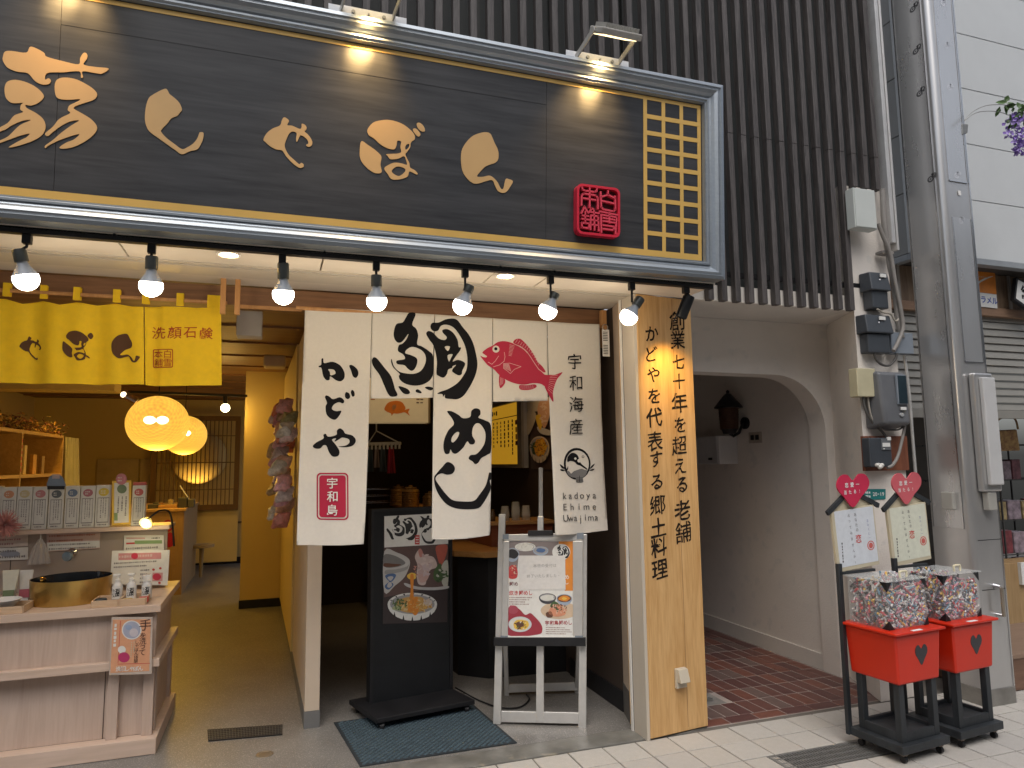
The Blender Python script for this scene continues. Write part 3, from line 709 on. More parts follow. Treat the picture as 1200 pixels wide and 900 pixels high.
flood(1.555, 'grey finned floodlight clamped near the right end of the sign above the red seal')
flood(-.83, 'grey finned floodlight on the sign edge at the far left above the frame')
pn = MB(); pc = sp(296, 6) + Vector((0, -.25, .07))
pn.add([pc + Vector((-.012, 0, .09)), pc + Vector((.022, 0, .09)), pc + Vector((0, 0, -.06)), pc + Vector((.005, .012, .09))], [(0, 1, 2), (0, 3, 2), (1, 3, 2), (0, 1, 3)])
tag(pn.build('hanging_pennant', mat('gold_pennant', (.62, .36, .10), .5)), 'pointed gold pennant tip hanging in front of the top of the sign', 'decoration')

# ---- track with bulbs under the sign
tk = thing('lighting_track', 'long black lighting track under the lower edge of the big sign', 'lighting track', (0, 3.2, 2.44))
MB().box(XL, 2.285, 3.19, 3.225, 2.44, 2.468).build('track', black_m, tk, bev=.002)
bulbs = [(32, 278, 22, 292, 30.5, 327), (178, 288, 178, 300, 177, 335), (331, 300, 332, 308, 332, 345), (441, 308, 441, 322, 441.5, 353), (545, 317, 551, 334, 542, 358), (645, 325, 651, 343, 642, 364), (740, 331, 751, 349, 737, 371)]
bl_e = emis('bulb_glow', (1, .93, .80), 11)
sock = mat('socket_grey', (.055, .06, .055), .4, .2)
neck_m = mat('bulb_neck', (.30, .33, .37), .4)
wheres = ['leftmost track bulb, tilted, above the yellow curtain', 'track bulb above the right part of the yellow curtain', 'track bulb right of the two wooden hanger sticks', 'track bulb above the slit between the first two white curtain panels',
          'tilted track bulb above the big black calligraphy', 'tilted track bulb above the red fish', 'strongly tilted track bulb at the wooden pillar']
for (tu, tv, au, av, bu, bv), wh in zip(bulbs, wheres):
    a = P(tu, tv, y=3.207); top = P(au, av, y=3.215); c = P(bu, bv, y=3.235); d = (c - top).normalized(); R0 = .0475
    t = thing('track_spotlight', wh, 'spotlight', (a.x, 3.207, 2.44), 'bulbs on the track under the sign')
    MB().box(a.x - .016, a.x + .016, 3.193, 3.222, 2.40, 2.4395).build('adapter', black_m, t, bev=.003)
    MB().tube([(a.x, 3.207, 2.402), (a.x, 3.207, (top.z + 2.40) / 2), (a.x if tu > 500 else (a.x + top.x) / 2, 3.21, top.z + (-.03 if tu > 500 else .0))], .006).build('stem', black_m, t)
    n0 = c - d * (R0 + .022)
    MB().lathe([(.022, 0), (.0255, .006), (.0255, (n0 - top).length)], top, 24, axis=d).build('socket', sock, t, smooth=True)
    MB().lathe([(.016, -.024), (.019, 0), (.024, .018), (.0379, .0397), (.0465, .0545)], n0, 24, axis=d, caps=False).build('bulb_neck', neck_m, t, smooth=True)
    pr = [(R0 * math.cos(R_(ph)), R0 * math.sin(R_(ph))) for ph in range(-20, 91, 5)]; pr[-1] = (1e-5, R0)
    MB().lathe([(max(r, 1e-5), h) for r, h in pr], c, 28, axis=d).build('bulb', bl_e, t, smooth=True)
    lamp('bulb_lamp', 'POINT', c + d * .056 + Vector((0, .02, 0)), 2.6, (1, .80, .55), .05)
a = P(804, 338, y=3.207)
t = thing('cylinder_spotlight', 'black cylinder spotlight aimed at the lettering on the wooden pillar', 'spotlight', (a.x, 3.207, 2.44))
MB().box(a.x - .02, a.x + .016, 3.193, 3.222, 2.405, 2.4395).build('adapter', black_m, t, bev=.003)
top = P(805, 347, y=3.22); bot = P(796, 378, y=3.25)
top = Vector((top.x + .01, 3.21, top.z)); 
MB().cyl((a.x + .005, 3.207, 2.41), top, .006).build('stem', black_m, t)
MB().lathe([(.028, 0), (.030, .004), (.030, .125), (.026, .130), (.026, .12), (.001, .12)], top, 28, axis=(bot - top)).build('body', blackp, t, smooth=True)
MB().bar(top + Vector((-.036, 0, 0)), bot + Vector((-.036, 0, .0)), .008, .004).build('driver_arm', black_m, t)
lamp('pillar_spot_lamp', 'SPOT', bot + Vector((-.005, .0, -.03)), 17, (1, .60, .13), .03, tow(*pil(784, 452)), 82, 1)

# ================================================================== CURTAINS
linen = mat('white_linen', (.66, .63, .58), .9, var=.03, scale=60, bump=.25, bscale=700)
def grid_range(a, b, s): 
    n0 = math.ceil(a / s); out = []
    while n0 * s < b: out.append(n0 * s); n0 += 1
    return out
NY = 3.90
def wfold(x, z, k=0):
    k = (0, 1, 1.15, 1.25, 1.4)[k]
    t = max(0, 2.36 - z)
    return NY + .010 * t * math.sin(x * 9 + k * 2.1) + .006 * t * math.sin(x * 23 + z * 3 + k) + .004 * noise.noise(Vector((x * 6, z * 6, k))) * min(1, t * 3) - .012 * t * t
def cloth(name, poly, fold, m, parent, gs=.02, thick=.0018):
    """poly: outline in (x, z)."""
    xs = [p[0] for p in poly]; zs = [p[1] for p in poly]
    g = (grid_range(min(xs), max(xs), gs), grid_range(min(zs), max(zs), gs * 1.5))
    mb = MB(); add_flat(mb, [poly], lambda a, b: Vector((a, fold(a, b), b)), False, g)
    o = mb.build(name, m, parent, smooth=False)
    for p in o.data.polygons: p.use_smooth = True
    s = o.modifiers.new('thickness', 'SOLIDIFY'); s.thickness = thick; s.offset = 0
    return o
def xz(u, v, y=NY): p = P(u, v, y=y); return (p.x, p.z)
nr = thing('white_noren', 'white linen split curtain with black calligraphy and a red fish over the restaurant entrance', 'noren curtain', (1.0, NY, 2.36))
rodz = P(500, 371, y=NY).z
MB().cyl((.10, NY, 2.352), (1.99, NY + .04, 2.352), .011).build('rod', post_w, nr)
panels = [
 [(357.5,360),(396,361.5),(436,364),(434,420),(431,520),(428,600),(425.5,637),(400,638.5),(370,639),(347.5,638.5),(350,560),(353,480),(355.5,420)],
 [(436.6,364),(470,366),(509,368.5),(508,400),(507.5,440),(507,466),(470,467),(434,467),(434.5,420)],
 [(509.6,368.5),(545,371),(577,373),(577,420),(576.5,500),(575.5,560),(574,622),(573,627),(545,630.5),(520,632.5),(504.5,631),(506,560),(507.6,480),(508.4,430)],
 [(577.6,373),(610,375),(641,377),(641.5,410),(641.5,440),(641,470),(610,470),(577.6,471),(577.6,430)],
 [(641.6,377),(675,379),(702.5,380),(704,430),(706,500),(708.5,570),(711,621),(690,624),(668,626),(648,626),(646,560),(643.5,490),(642.3,430)]]
cols = []
for k, pl in enumerate(panels):
    pz = [xz(*q) for q in pl]
    o = cloth('noren_panel', pz, lambda x, z, k=k: wfold(x, z, k), linen, nr); cols.append(o)
    tz = min(p[0] for p in pz), max(p[0] for p in pz)
def nprint(name, loops_px, k, m, sm=True, lift=.0026, clip=None):
    lp = [[xz(*q) for q in l] for l in loops_px]
    xs = [p[0] for p in lp[0]]; zs = [p[1] for p in lp[0]]
    g = (grid_range(min(xs) - .02, max(xs) + .02, .02), grid_range(min(zs) - .02, max(zs) + .02, .03))
    mb = MB()
    kk = (lambda x: k) if not callable(k) else k
    add_flat(mb, lp, lambda a, b: Vector((a, wfold(a, b, kk(a)) - lift, b)), sm, g)
    return mb.build(name, m, cols[k] if not callable(k) else cols[clip])
# hems
for k, pl in enumerate(panels):
    pass
z6 = 7.5
xm = xz(509.3, 420)[0]
# 鯛 left half on panel 2
T1 = [(408,50),(465,58),(435,150),(470,190),(487,250),(478,325),(520,345),(580,385),(618,430),(622,560),(600,630),(540,675),(460,690),(380,675),(330,640),(318,605),(325,585),(270,530),(250,480),(255,455),(275,520),(320,565),(380,582),(450,585),(510,560),(548,500),(555,440),(530,390),(480,360),(430,350),(385,375),(375,405),(420,420),(470,445),(480,480),(462,535),(430,560),(395,540),(365,510),(305,500),(300,470),(370,455),(355,415),(310,385),(318,335),(350,320),(385,280),(400,235),(350,300),(310,312),(280,280),(272,225),(295,150),(350,135),(380,90)]
nprint('calligraphy', [zoomed(T1, 425, 360, z6)], 1, ink)
nprint('calligraphy', [zoomed([(82,460),(100,440),(130,455),(190,530),(245,600),(268,660),(285,720),(305,760),(300,780),(250,785),(220,755),(190,690),(150,600),(100,530),(82,490)], 425, 360, z6)], 1, ink)
for q in ([(315,700),(340,697),(395,720),(415,750),(395,765),(355,755)], [(465,730),(485,722),(515,745),(510,758),(470,748)], [(545,708),(575,698),(617,708),(617,722),(590,732)]):
    nprint('calligraphy', [zoomed(q, 425, 360, z6)], 1, ink)
# right half on panel 3
T2 = [(108,165),(125,138),(180,135),(240,108),(300,100),(345,115),(390,175),(440,235),(480,310),(505,400),(520,500),(505,590),(470,670),(430,735),(390,785),(340,810),(290,808),(235,800),(232,770),(215,790),(210,765),(168,762),(190,745),(260,720),(340,670),(390,610),(425,540),(430,440),(410,340),(365,250),(310,180),(250,155),(200,165),(175,205),(140,212),(115,195)]
nprint('calligraphy', [zoomed(T2, 490, 360, z6)], lambda x: 2 if x > xm else 1, ink, clip=2)
T3 = [(70,235),(90,210),(130,225),(180,275),(230,290),(250,265),(215,225),(215,200),(260,195),(310,230),(345,290),(355,350),(375,355),(365,385),(330,430),(300,480),(345,465),(395,480),(410,505),(385,560),(380,590),(350,600),(300,570),(300,545),(330,510),(300,520),(295,535),(262,550),(250,590),(220,620),(180,605),(160,580),(165,480),(150,390),(130,330),(100,290)]
nprint('calligraphy', [zoomed(T3, 490, 360, z6), zoomed([(232,350),(255,342),(278,350),(262,385),(245,375)], 490, 360, z6), zoomed([(257,425),(300,415),(285,450),(268,480)], 490, 360, z6), ], lambda x: 2 if x > xm else 1, ink, clip=2)
s3 = 579 / 90
M1 = [(150,80),(185,78),(235,105),(270,130),(325,120),(335,75),(365,55),(400,65),(405,100),(390,125),(440,145),(484,185),(485,370),(455,405),(410,430),(385,465),(360,475),(340,455),(310,435),(325,408),(370,400),(415,355),(440,300),(440,230),(405,175),(370,170),(345,205),(340,260),(362,300),(350,325),(320,325),(300,305),(270,350),(220,395),(190,390),(175,365),(165,395),(135,395),(122,345),(130,285),(160,220),(200,175),(185,130)]
nprint('calligraphy', [zoomed(M1, 500, 470, s3), zoomed([(180,300),(190,265),(220,235),(240,240),(225,280),(195,312)], 500, 470, s3)], 2, ink)
M2 = [(150,460),(190,475),(207,510),(190,545),(150,555),(110,545),(75,560),(62,590),(90,635),(140,700),(190,745),(260,755),(345,750),(390,705),(440,640),(460,580),(470,540),(487,545),(485,590),(475,600),(484,655),(460,710),(420,770),(380,805),(300,813),(220,808),(150,780),(95,720),(60,650),(50,580),(70,545),(110,500)]
nprint('calligraphy', [zoomed(M2, 500, 470, s3)], 2, ink)
# か ど や on panel 1
s4 = 554 / 80
K = [[(128,132),(148,120),(150,75),(165,72),(172,108),(240,97),(300,125),(335,180),(335,230),(305,255),(265,245),(222,215),(215,243),(190,245),(165,215),(150,150),(130,142)],
     [(375,130),(400,125),(440,160),(448,200),(430,228),(405,215),(390,170)],
     [(178,385),(190,370),(215,380),(245,400),(300,385),(333,410),(325,435),(290,425),(250,445),(235,480),(270,498),(312,495),(290,540),(260,567),(220,555),(190,520),(183,460),(195,430)],
     [(340,365),(350,343),(375,355),(382,385),(365,400),(345,390)], [(388,345),(398,326),(415,340),(418,372),(400,380)],
     [(80,780),(110,750),(165,720),(165,690),(185,682),(205,705),(270,690),(275,655),(300,637),(328,655),(345,680),(400,695),(428,735),(405,775),(350,790),(285,785),(340,778),(375,755),(370,725),(320,712),(295,725),(255,745),(268,718),(235,730),(265,770),(295,820),(285,860),(240,865),(210,830),(190,780),(165,775),(140,800),(100,800)]]
KH = {0: [(205,158),(250,162),(265,190),(240,205),(222,205),(218,180)]}
for i, q in enumerate(K):
    lp = [zoomed(q, 355, 410, s4)]
    if i in KH: lp.append(zoomed(KH[i], 355, 410, s4))
    nprint('calligraphy', lp, 0, ink)
# red stamp 宇和島
def rr_px(x0, y0, x1, y1, r): return rrect(x0, y0, x1, y1, r)
nprint('red_stamp', [rr_px(371, 554, 408, 609, 5), rr_px(372.6, 555.6, 406.4, 607.4, 4)], 0, crimson, sm=False)
nprint('red_stamp', [rr_px(374, 557, 405, 606, 3.5)], 0, crimson, sm=False, lift=.0028)
def ntext(chars, k, m, lift=.0075, bold=.01, **kw):
    mb = MB()
    for ch, u, v, s in chars:
        x, z = xz(u, v); put_char(mb, ch, lambda a, b: Vector((a, wfold(a, b, k) - lift, b)), x, z, s, bold=bold, **kw)
    return mb.build('lettering', m, cols[k])
ntext([('宇', 389, 566, .062), ('和', 389, 581.5, .062), ('島', 389, 597.5, .062)], 0, paper, bold=.008)
ntext([('宇', 672.5, 424, .102), ('和', 673.5, 449, .102), ('海', 674, 474, .102), ('産', 674, 500, .102)], 4, ink, lift=.011, bold=0, slant=.06, brush=.05)
for w_, y0 in (('kadoya', 581), ('Ehime', 594.5), ('Uwajima', 607.5)):
    n = len(w_); x0, x1 = (659, 695) if n < 7 else (659.5, 697)
    for i, ch in enumerate(w_): ntext([(ch, x0 + (x1 - x0) * i / (n - 1), y0 - (i * .25) + (1.2 if ch in 'yj' else (-1 if ch in 'kdhEU' else 0)), .047)], 4, ink, bold=0) if False else None
mb = MB()
for w_, y0 in (('kadoya', 582), ('Ehime', 595), ('Uwajima', 608)):
    n = len(w_); x0, x1 = (659.5, 695) if n < 7 else (660, 697.5)
    for i, ch in enumerate(w_):
        x, z = xz(x0 + (x1 - x0) * i / (n - 1), y0 - i * .12)
        dz = -.006 if ch in 'yj' else (.006 if ch in 'kdhEUi' else 0)
        put_char(mb, ch, lambda a, b: Vector((a, wfold(a, b, 4) - .006, b)), x, z + dz, .056, bold=0)
mb.build('lettering', mat('soft_ink', (.05, .05, .055), .6), cols[4])
# round emblem on panel 5
se = 818 / 50
E = lambda pts: zoomed(pts, 650, 520, se)
nprint('emblem', [E(disc(412, 385, 262, 305)), E(disc(418, 388, 225, 262))], 4, ink, sm=False)
nprint('emblem', [E([(222,300),(250,230),(310,180),(370,178),(430,220),(460,290),(490,370),(530,410),(600,470),(610,500),(560,470),(480,420),(420,400),(370,350),(290,330),(232,350)])], 4, ink, lift=.0030)
nprint('emblem', [E([(210,520),(260,530),(300,570),(350,530),(400,510),(500,480),(560,500),(610,520),(580,600),(530,650),(530,740),(400,740),(395,660),(300,640),(230,580)])], 4, mat('grey_ink', (.16, .16, .165), .7), lift=.0032)
for q in (disc(388, 285, 22), disc(460, 325, 34)): nprint('emblem', [E(q)], 4, linen, sm=False, lift=.0034)
nprint('emblem', [E(disc(533, 250, 24)), E(disc(533, 250, 15))], 4, ink, sm=False)
for q in ([(66,395),(120,420),(180,480),(110,465)], [(70,495),(120,490),(175,515),(110,522)], [(755,380),(720,440),(660,485),(690,425)], [(750,480),(700,485),(650,512),(710,515)], [(240,430),(235,490),(205,520),(215,470)]):
    nprint('emblem', [E(q)], 4, ink, lift=.0034)
for yy in range(650, 740, 26): nprint('emblem', [E(rect(405, yy, 525, yy + 7))], 4, ink, sm=False, lift=.0038)
nprint('emblem', [E(rect(460, 610, 468, 738))], 4, ink, sm=False, lift=.0038)
# red fish across panels 3-5
xa_, xb_ = xz(577.3, 430)[0], xz(641.6, 430)[0]
fk = lambda x: 2 if x < xa_ else (3 if x < xb_ else 4)
FS = lambda pts: zoomed(pts, 555, 385, 9)
nprint('fish_body', [FS([(92,252),(140,210),(200,180),(250,145),(320,133),(400,150),(470,185),(530,225),(590,290),(630,350),(680,420),(740,485),(785,500),(790,600),(745,610),(700,585),(620,578),(540,592),(440,580),(340,540),(270,490),(210,430),(150,390),(110,345),(68,288),(95,300),(125,305),(140,295),(115,275)])], fk, crimson, clip=3)
nprint('fish_tail', [FS([(765,498),(850,490),(935,462),(880,530),(850,600),(830,680),(835,775),(790,710),(740,600)])], fk, crimson, clip=3)
nprint('fish_fin', [FS([(418,140),(440,115),(490,108),(540,150),(590,210),(640,290),(670,350),(720,400),(755,460),(720,458),(680,425),(640,365),(600,300),(560,240),(500,190),(430,160)])], fk, crimson, clip=3, lift=.0020)
nprint('fish_fin', [FS([(270,490),(325,530),(328,580),(275,628)])], fk, crimson, clip=3)
nprint('fish_fin', [FS([(485,597),(560,598),(640,590),(660,615),(620,640),(560,650),(490,642)])], fk, crimson, clip=3)
def fline(pts, wd=3):
    loop = []
    for s_ in (1, -1):
        for i, p in enumerate(pts):
            q0 = Vector(pts[max(i - 1, 0)]); q1 = Vector(pts[min(i + 1, len(pts) - 1)]); t_ = (q1 - q0).normalized(); n_ = Vector((-t_.y, t_.x)) * wd / 2 * s_
            loop.append((p[0] + n_.x, p[1] + n_.y))
        pts = pts[::-1] if s_ == 1 else pts
        if s_ == 1: pts = pts
    return loop
def fstroke(pts, wd=4, lift=.0034):
    mb = MB()
    for a, b in zip(pts, pts[1:]):
        a, b = Vector(a), Vector(b); t_ = (b - a).normalized(); n_ = Vector((-t_.y, t_.x)) * wd / 2
        q = [a - n_ - t_, b - n_ + t_, b + n_ + t_, a + n_ - t_]; qq = [xz(*z_) for z_ in FS([tuple(v) for v in q])]
        mb.add([Vector((x, wfold(x, z, fk(x)) - lift, z)) for x, z in qq], [(0, 1, 2, 3)])
    return mb
allm = MB()
def fs(pts, wd=4):
    m_ = fstroke(pts, wd); allm.add(m_.v, m_.f)
fs([(420,160),(500,195),(560,245),(600,305),(640,370),(680,430),(740,475)], 7)
for i in range(13):
    t_ = i / 13; a = Vector((440, 150)).lerp(Vector((690, 420)), t_) + Vector((18, -22)) * math.sin(t_ * 3.1) * 1.5
    fs([tuple(a), (a.x + 22 - 4 * i * .3, a.y - 34 + i)], 4)
fs([(150,355),(190,378),(225,345),(262,290)], 5); fs([(205,405),(270,385),(320,345),(330,300),(322,250)], 5)
fs([(315,370),(380,365),(500,402),(430,430),(388,475),(345,440),(315,420),(315,370)], 5)
for i in range(9): fs([(322 + i * 6, 375), (322 + i * 9, 420 + i * 4)], 4)
for i in range(9): fs([(380 - i * 1.5 + 0, 170 + i * 14), (430 - i * 4, 185 + i * 13)], 4)
for i in range(9): fs([(800 - i * 3, 505 + i * 17), (880 - i * 7, 495 + i * 24)], 3)
for i in range(7): fs([(500 + i * 20, 600), (498 + i * 21, 640)], 4)
for i in range(3): fs([(285 + i * 12, 515 + i * 6), (280 + i * 12, 600 - i * 8)], 4)
allm.build('fish_scale_lines', mat('pale_pink_print', (.62, .38, .38), .8), cols[3])['kind'] = 'stuff'
nprint('fish_eye', [FS(disc(234, 218, 37))], 3, linen, sm=False, lift=.0036)
nprint('fish_eye', [FS(disc(232, 215, 17))], 3, ink, sm=False, lift=.0044)
# hang tag
ht = thing('hanging_tag', 'white card tag with black bars hanging on a ring beside the white curtain', 'tag', P(710, 400, y=3.87))
hc = P(709.5, 402, y=3.87)
MB().box(hc.x - .022, hc.x + .026, 3.866, 3.869, hc.z - .085, hc.z + .085).build('card', paper, ht)
mb = MB()
for k_ in range(14):
    if k_ in (6, 7): continue
    mb.box(hc.x - .018, hc.x + .014, 3.8645, 3.866, hc.z - .07 + k_ * .0105, hc.z - .066 + k_ * .0105)
mb.build('bars', ink, ht)
mb = MB(); mb.tube([(hc.x + .018 * math.cos(a_), 3.867, hc.z + .10 + .018 * math.sin(a_)) for a_ in [i * math.pi / 8 for i in range(17)]], .003, 6); mb.build('ring', chrome, ht)
# ---- yellow noren
yel = mat('yellow_cotton', (.84, .56, .014), .85, var=.05, scale=30, bump=.2, bscale=600)
yn = thing('yellow_noren', 'bright yellow shop curtain with tabs, brown calligraphy and small red lettering', 'noren curtain', (-.9, 4.0, 2.35))
YY = 3.965
def yfold(x, z):
    t = max(0, 2.36 - z)
    a = .022 * math.sin(x * 21 + .7) + .012 * math.sin(x * 47 + z * 2)
    if x > -.58: a *= .25
    return YY + a * (.35 + t) - .01 * t
def xy(u, v): p = P(u, v, y=YY); return (p.x, p.z)
MB().cyl((-2.6, YY + .012, xy(150, 348)[1] + .0), (-.255, YY + .012, xy(150, 348)[1]), .010).build('rod', post_w, yn)
tabs = [7, 50, 90, 136.5, 171, 211, 251]
zl = xy(150, 352)[1]; zb = xy(150, 450)[1]
topl = [(-120, 345)]
left = [(-150, 338), (-80, 343), (-40, 345), (-16, 349), (7, 350.5), (26, 356), (50, 352.5), (70, 357.5), (90, 354.5), (113, 357.5), (136, 356), (155, 359.5), (168.6, 360), (169, 400), (169.6, 451), (120, 450.5), (70, 450), (20, 449), (-20, 448), (-150, 445)]
right = [(169.8, 360), (190, 359), (211, 359.5), (231, 361), (251, 360.5), (259, 361), (259.5, 400), (259.8, 451.5), (230, 452), (190, 452.5), (170.8, 451.5), (170, 400)]
yo = []
for pl in (left, right): yo.append(cloth('noren_panel', [xy(*q) for q in pl], yfold, yel, yn, .015))
for tx in tabs:
    w2 = 4.2 if tx < 230 else 8
    a = xy(tx - w2, 351); b = xy(tx + w2, 351); z1 = zl + .052
    mb = MB(); mb.box(a[0], b[0], yfold(a[0], 2.36) - .003, yfold(a[0], 2.36), zl - .015, z1); mb.box(a[0], b[0], YY + .024, YY + .026, zl - .01, z1); mb.box(a[0], b[0], YY - .003, YY + .026, z1, z1 + .002)
    mb.build('tab', yel, yn)
def yprint(name, loops_px, i, m, sm=True, lift=.0045):
    lp = [[xy(*q) for q in l] for l in loops_px]; xs = [p[0] for p in lp[0]]; zs = [p[1] for p in lp[0]]
    g = (grid_range(min(xs) - .02, max(xs) + .02, .015), grid_range(min(zs) - .02, max(zs) + .02, .0225))
    mb = MB(); add_flat(mb, lp, lambda a, b: Vector((a, yfold(a, b) - lift, b)), sm, g); return mb.build(name, m, yo[i])
brown_ink = mat('brown_ink', (.085, .035, .012), .8)
def rebase(pts, sx0, sx1, sy0, sy1, tx0, tx1, ty0, ty1):
    return [(tx0 + (a - sx0) / (sx1 - sx0) * (tx1 - tx0), ty0 + (b - sy0) / (sy1 - sy0) * (ty1 - ty0)) for a, b in pts]
yprint('calligraphy', [rebase(G3, 98, 740, 90, 755, 23, 48, 394, 421.5)], 0, brown_ink)
r4 = lambda q: rebase(q, 103, 790, 97, 728, 74, 109, 388, 423)
yprint('calligraphy', [r4(G4a)] + [r4(h) for h in G4h], 0, brown_ink)
yprint('calligraphy', [r4([(120,322),(190,362),(260,410),(320,465),(332,500),(322,570),(335,640),(310,660),(260,655),(200,620),(140,560),(108,500),(103,430)])], 0, brown_ink)
yprint('calligraphy', [r4([(665,195),(735,128),(790,195),(735,268)])], 0, brown_ink)
yprint('calligraphy', [rebase(G5, 100, 708, 152, 862, 131, 165, 391.5, 425.5)], 0, brown_ink)
mb = MB()
for ch, u, v in (('洗', 186, 390), ('顔', 205, 390), ('石', 223, 390), ('鹸', 242, 391)):
    x, z = xy(u, v); put_char(mb, ch, lambda a, b: Vector((a, yfold(a, b) - .004, b)), x, z, .068, bold=.004, slant=.05, brush=.04)
rust = mat('rust_red_ink', (.42, .06, .012), .8); mb.build('lettering', rust, yo[1])
yprint('seal_print', [rr_px(179, 409, 203, 431, 2), rr_px(180, 410, 202, 430, 1.5)], 1, rust, False)
mb = MB()
for ch, u, v in (('白', 196.5, 415), ('雪', 196.5, 425), ('本', 185.5, 415), ('舗', 185.5, 425)):
    x, z = xy(u, v); put_char(mb, ch, lambda a, b: Vector((a, yfold(a, b) - .004, b)), x, z, .045)
mb.build('lettering', rust, yo[1])

# ================================================================== helper: planes addressed by photo points
class Plane:
    def __init__(s, o, u, v=(0, 0, 1)):
        s.o = Vector(o); s.u = Vector(u).normalized(); s.v = Vector(v).normalized(); s.n = s.u.cross(s.v).normalized()
    def uv(s, px, py):
        d = RW @ Vector(((px - _cx) / _f, (py - _cy) / _f, 1)); t = (s.o - Vector((0, 0, CH))).dot(s.n) / d.dot(s.n)
        p = Vector((0, 0, CH)) + t * d - s.o; return p.dot(s.u), p.dot(s.v)
    def w(s, a, b, l=0): return s.o + s.u * a + s.v * b + s.n * l
    def pt(s, px, py, l=0): return s.w(*s.uv(px, py), l)
    def box(s, mb, a0, a1, b0, b1, l0, l1):
        return mb.hexa([s.w(a0, b0, l0), s.w(a1, b0, l0), s.w(a1, b0, l1), s.w(a0, b0, l1), s.w(a0, b1, l0), s.w(a1, b1, l0), s.w(a1, b1, l1), s.w(a0, b1, l1)])
    def quadbox(s, mb, pts, l0, l1):     # four photo points TL TR BR BL
        q = [s.uv(*p) for p in (pts[3], pts[2], pts[1], pts[0])]
        return mb.hexa([s.w(*c, l0) for c in q] + [s.w(*c, l1) for c in q])
    def shape(s, name, loops, m, parent, lift, sm=True):
        mb = MB(); add_flat(mb, [[s.uv(*p) for p in l] for l in loops], lambda a, b: s.w(a, b, lift), sm); return mb.build(name, m, parent)
    def chars(s, name, chars, m, parent, lift, **k):
        mb = MB()
        for ch, px, py, size in chars:
            a, b = s.uv(px, py); put_char(mb, ch, lambda x, y: s.w(x, y, lift), a, b, size, **k)
        return mb.build(name, m, parent)
    def marks(s, name, px0, py0, px1, py1, n, m, parent, lift, vertical=False, th=.45, cell=None):
        a0, b1 = s.uv(px0, py0); a1, b0 = s.uv(px1, py1); mb = MB()
        lines_print(mb, lambda x, y: s.w(x, y, lift), a0, b0, a1, b1, n, vertical, th, cell); return mb.build(name, m, parent)
def C_(name, c, r=.6): return mat('print_' + name, c, r, var=.06, scale=40)
pw, pk, pr_, pcream, pgreen, porange, pyel, pgrey, pbrown, pblue, ppink = (C_('white', (.66, .66, .64)), C_('black', (.02, .02, .022)), C_('red', (.48, .05, .05)), C_('cream', (.60, .54, .42)), C_('green', (.06, .11, .04)), C_('orange', (.62, .22, .03)), C_('yellow', (.70, .45, .07)), C_('grey', (.30, .30, .31)), C_('brown', (.12, .05, .03)), C_('blue', (.07, .13, .28)), C_('pink', (.58, .34, .32)))
def bowl(pl, cx, cy, rx, ry, parent, l, foods, depth=1.1, outer=pw, stripes=True, inner=None):
    """printed picture of a bowl in photo coordinates"""
    body = [(cx - rx, cy)] + [(cx - rx * math.cos(a), cy + ry * depth * 1.5 * math.sin(a)) for a in [math.pi * i / 14 for i in range(1, 14)]] + [(cx + rx, cy)]
    pl.shape('bowl_print', [body], outer, parent, l, False)
    pl.shape('bowl_print', [disc(cx, cy, rx, ry)], outer, parent, l + .0003, False)
    pl.shape('bowl_print', [disc(cx, cy, rx * .9, ry * .86)], inner or pgrey, parent, l + .0006, False)
    for (dx, dy, fx, fy, m) in foods:
        pts = [(cx + dx * rx + fx * rx * math.cos(a) * random.uniform(.85, 1.15), cy + dy * ry + fy * ry * math.sin(a) * random.uniform(.85, 1.15)) for a in [2 * math.pi * i / 11 for i in range(11)]]
        pl.shape('food_print', [pts], m, parent, l + .0009 + random.random() * .0003)
    if stripes:
        for i in range(-2, 3):
            x = cx + i * rx * .36
            y0 = cy + ry * (1.08 - .10 * i * i); pl.shape('bowl_stripe', [[(x - rx * .05, y0 + ry * .42), (x, y0 - ry * .05), (x + rx * .05, y0 + ry * .42)]], pk, parent, l + .0009, False)

def sprinkle(pl, cx, cy, rx, ry, n, mats, parent, l, size=1.6, name='food_print', elong=1.8):
    groups = {}
    for i in range(n):
        a = random.random() * 6.283; q = math.sqrt(random.random()); x, y = cx + rx * q * math.cos(a), cy + ry * q * math.sin(a)
        t_ = random.random() * 3.14; L_ = size * random.uniform(.6, 1.3) * elong / 2; W2 = size * random.uniform(.5, 1) / 2; c_, s_ = math.cos(t_), math.sin(t_)
        pts = [pl.uv(x + c_ * L_ * u - s_ * W2 * v, y + s_ * L_ * u + c_ * W2 * v) for u, v in ((-1, 0), (-.4, -1), (.5, -.9), (1, 0), (.4, 1), (-.5, .8))]
        mb = groups.setdefault(random.randrange(len(mats)), MB()); add_flat(mb, [pts], lambda a_, b_, i=i: pl.w(a_, b_, l + .00002 * i), False)
    for k, mb in groups.items(): mb.build(name, mats[k], parent)['kind'] = 'stuff'
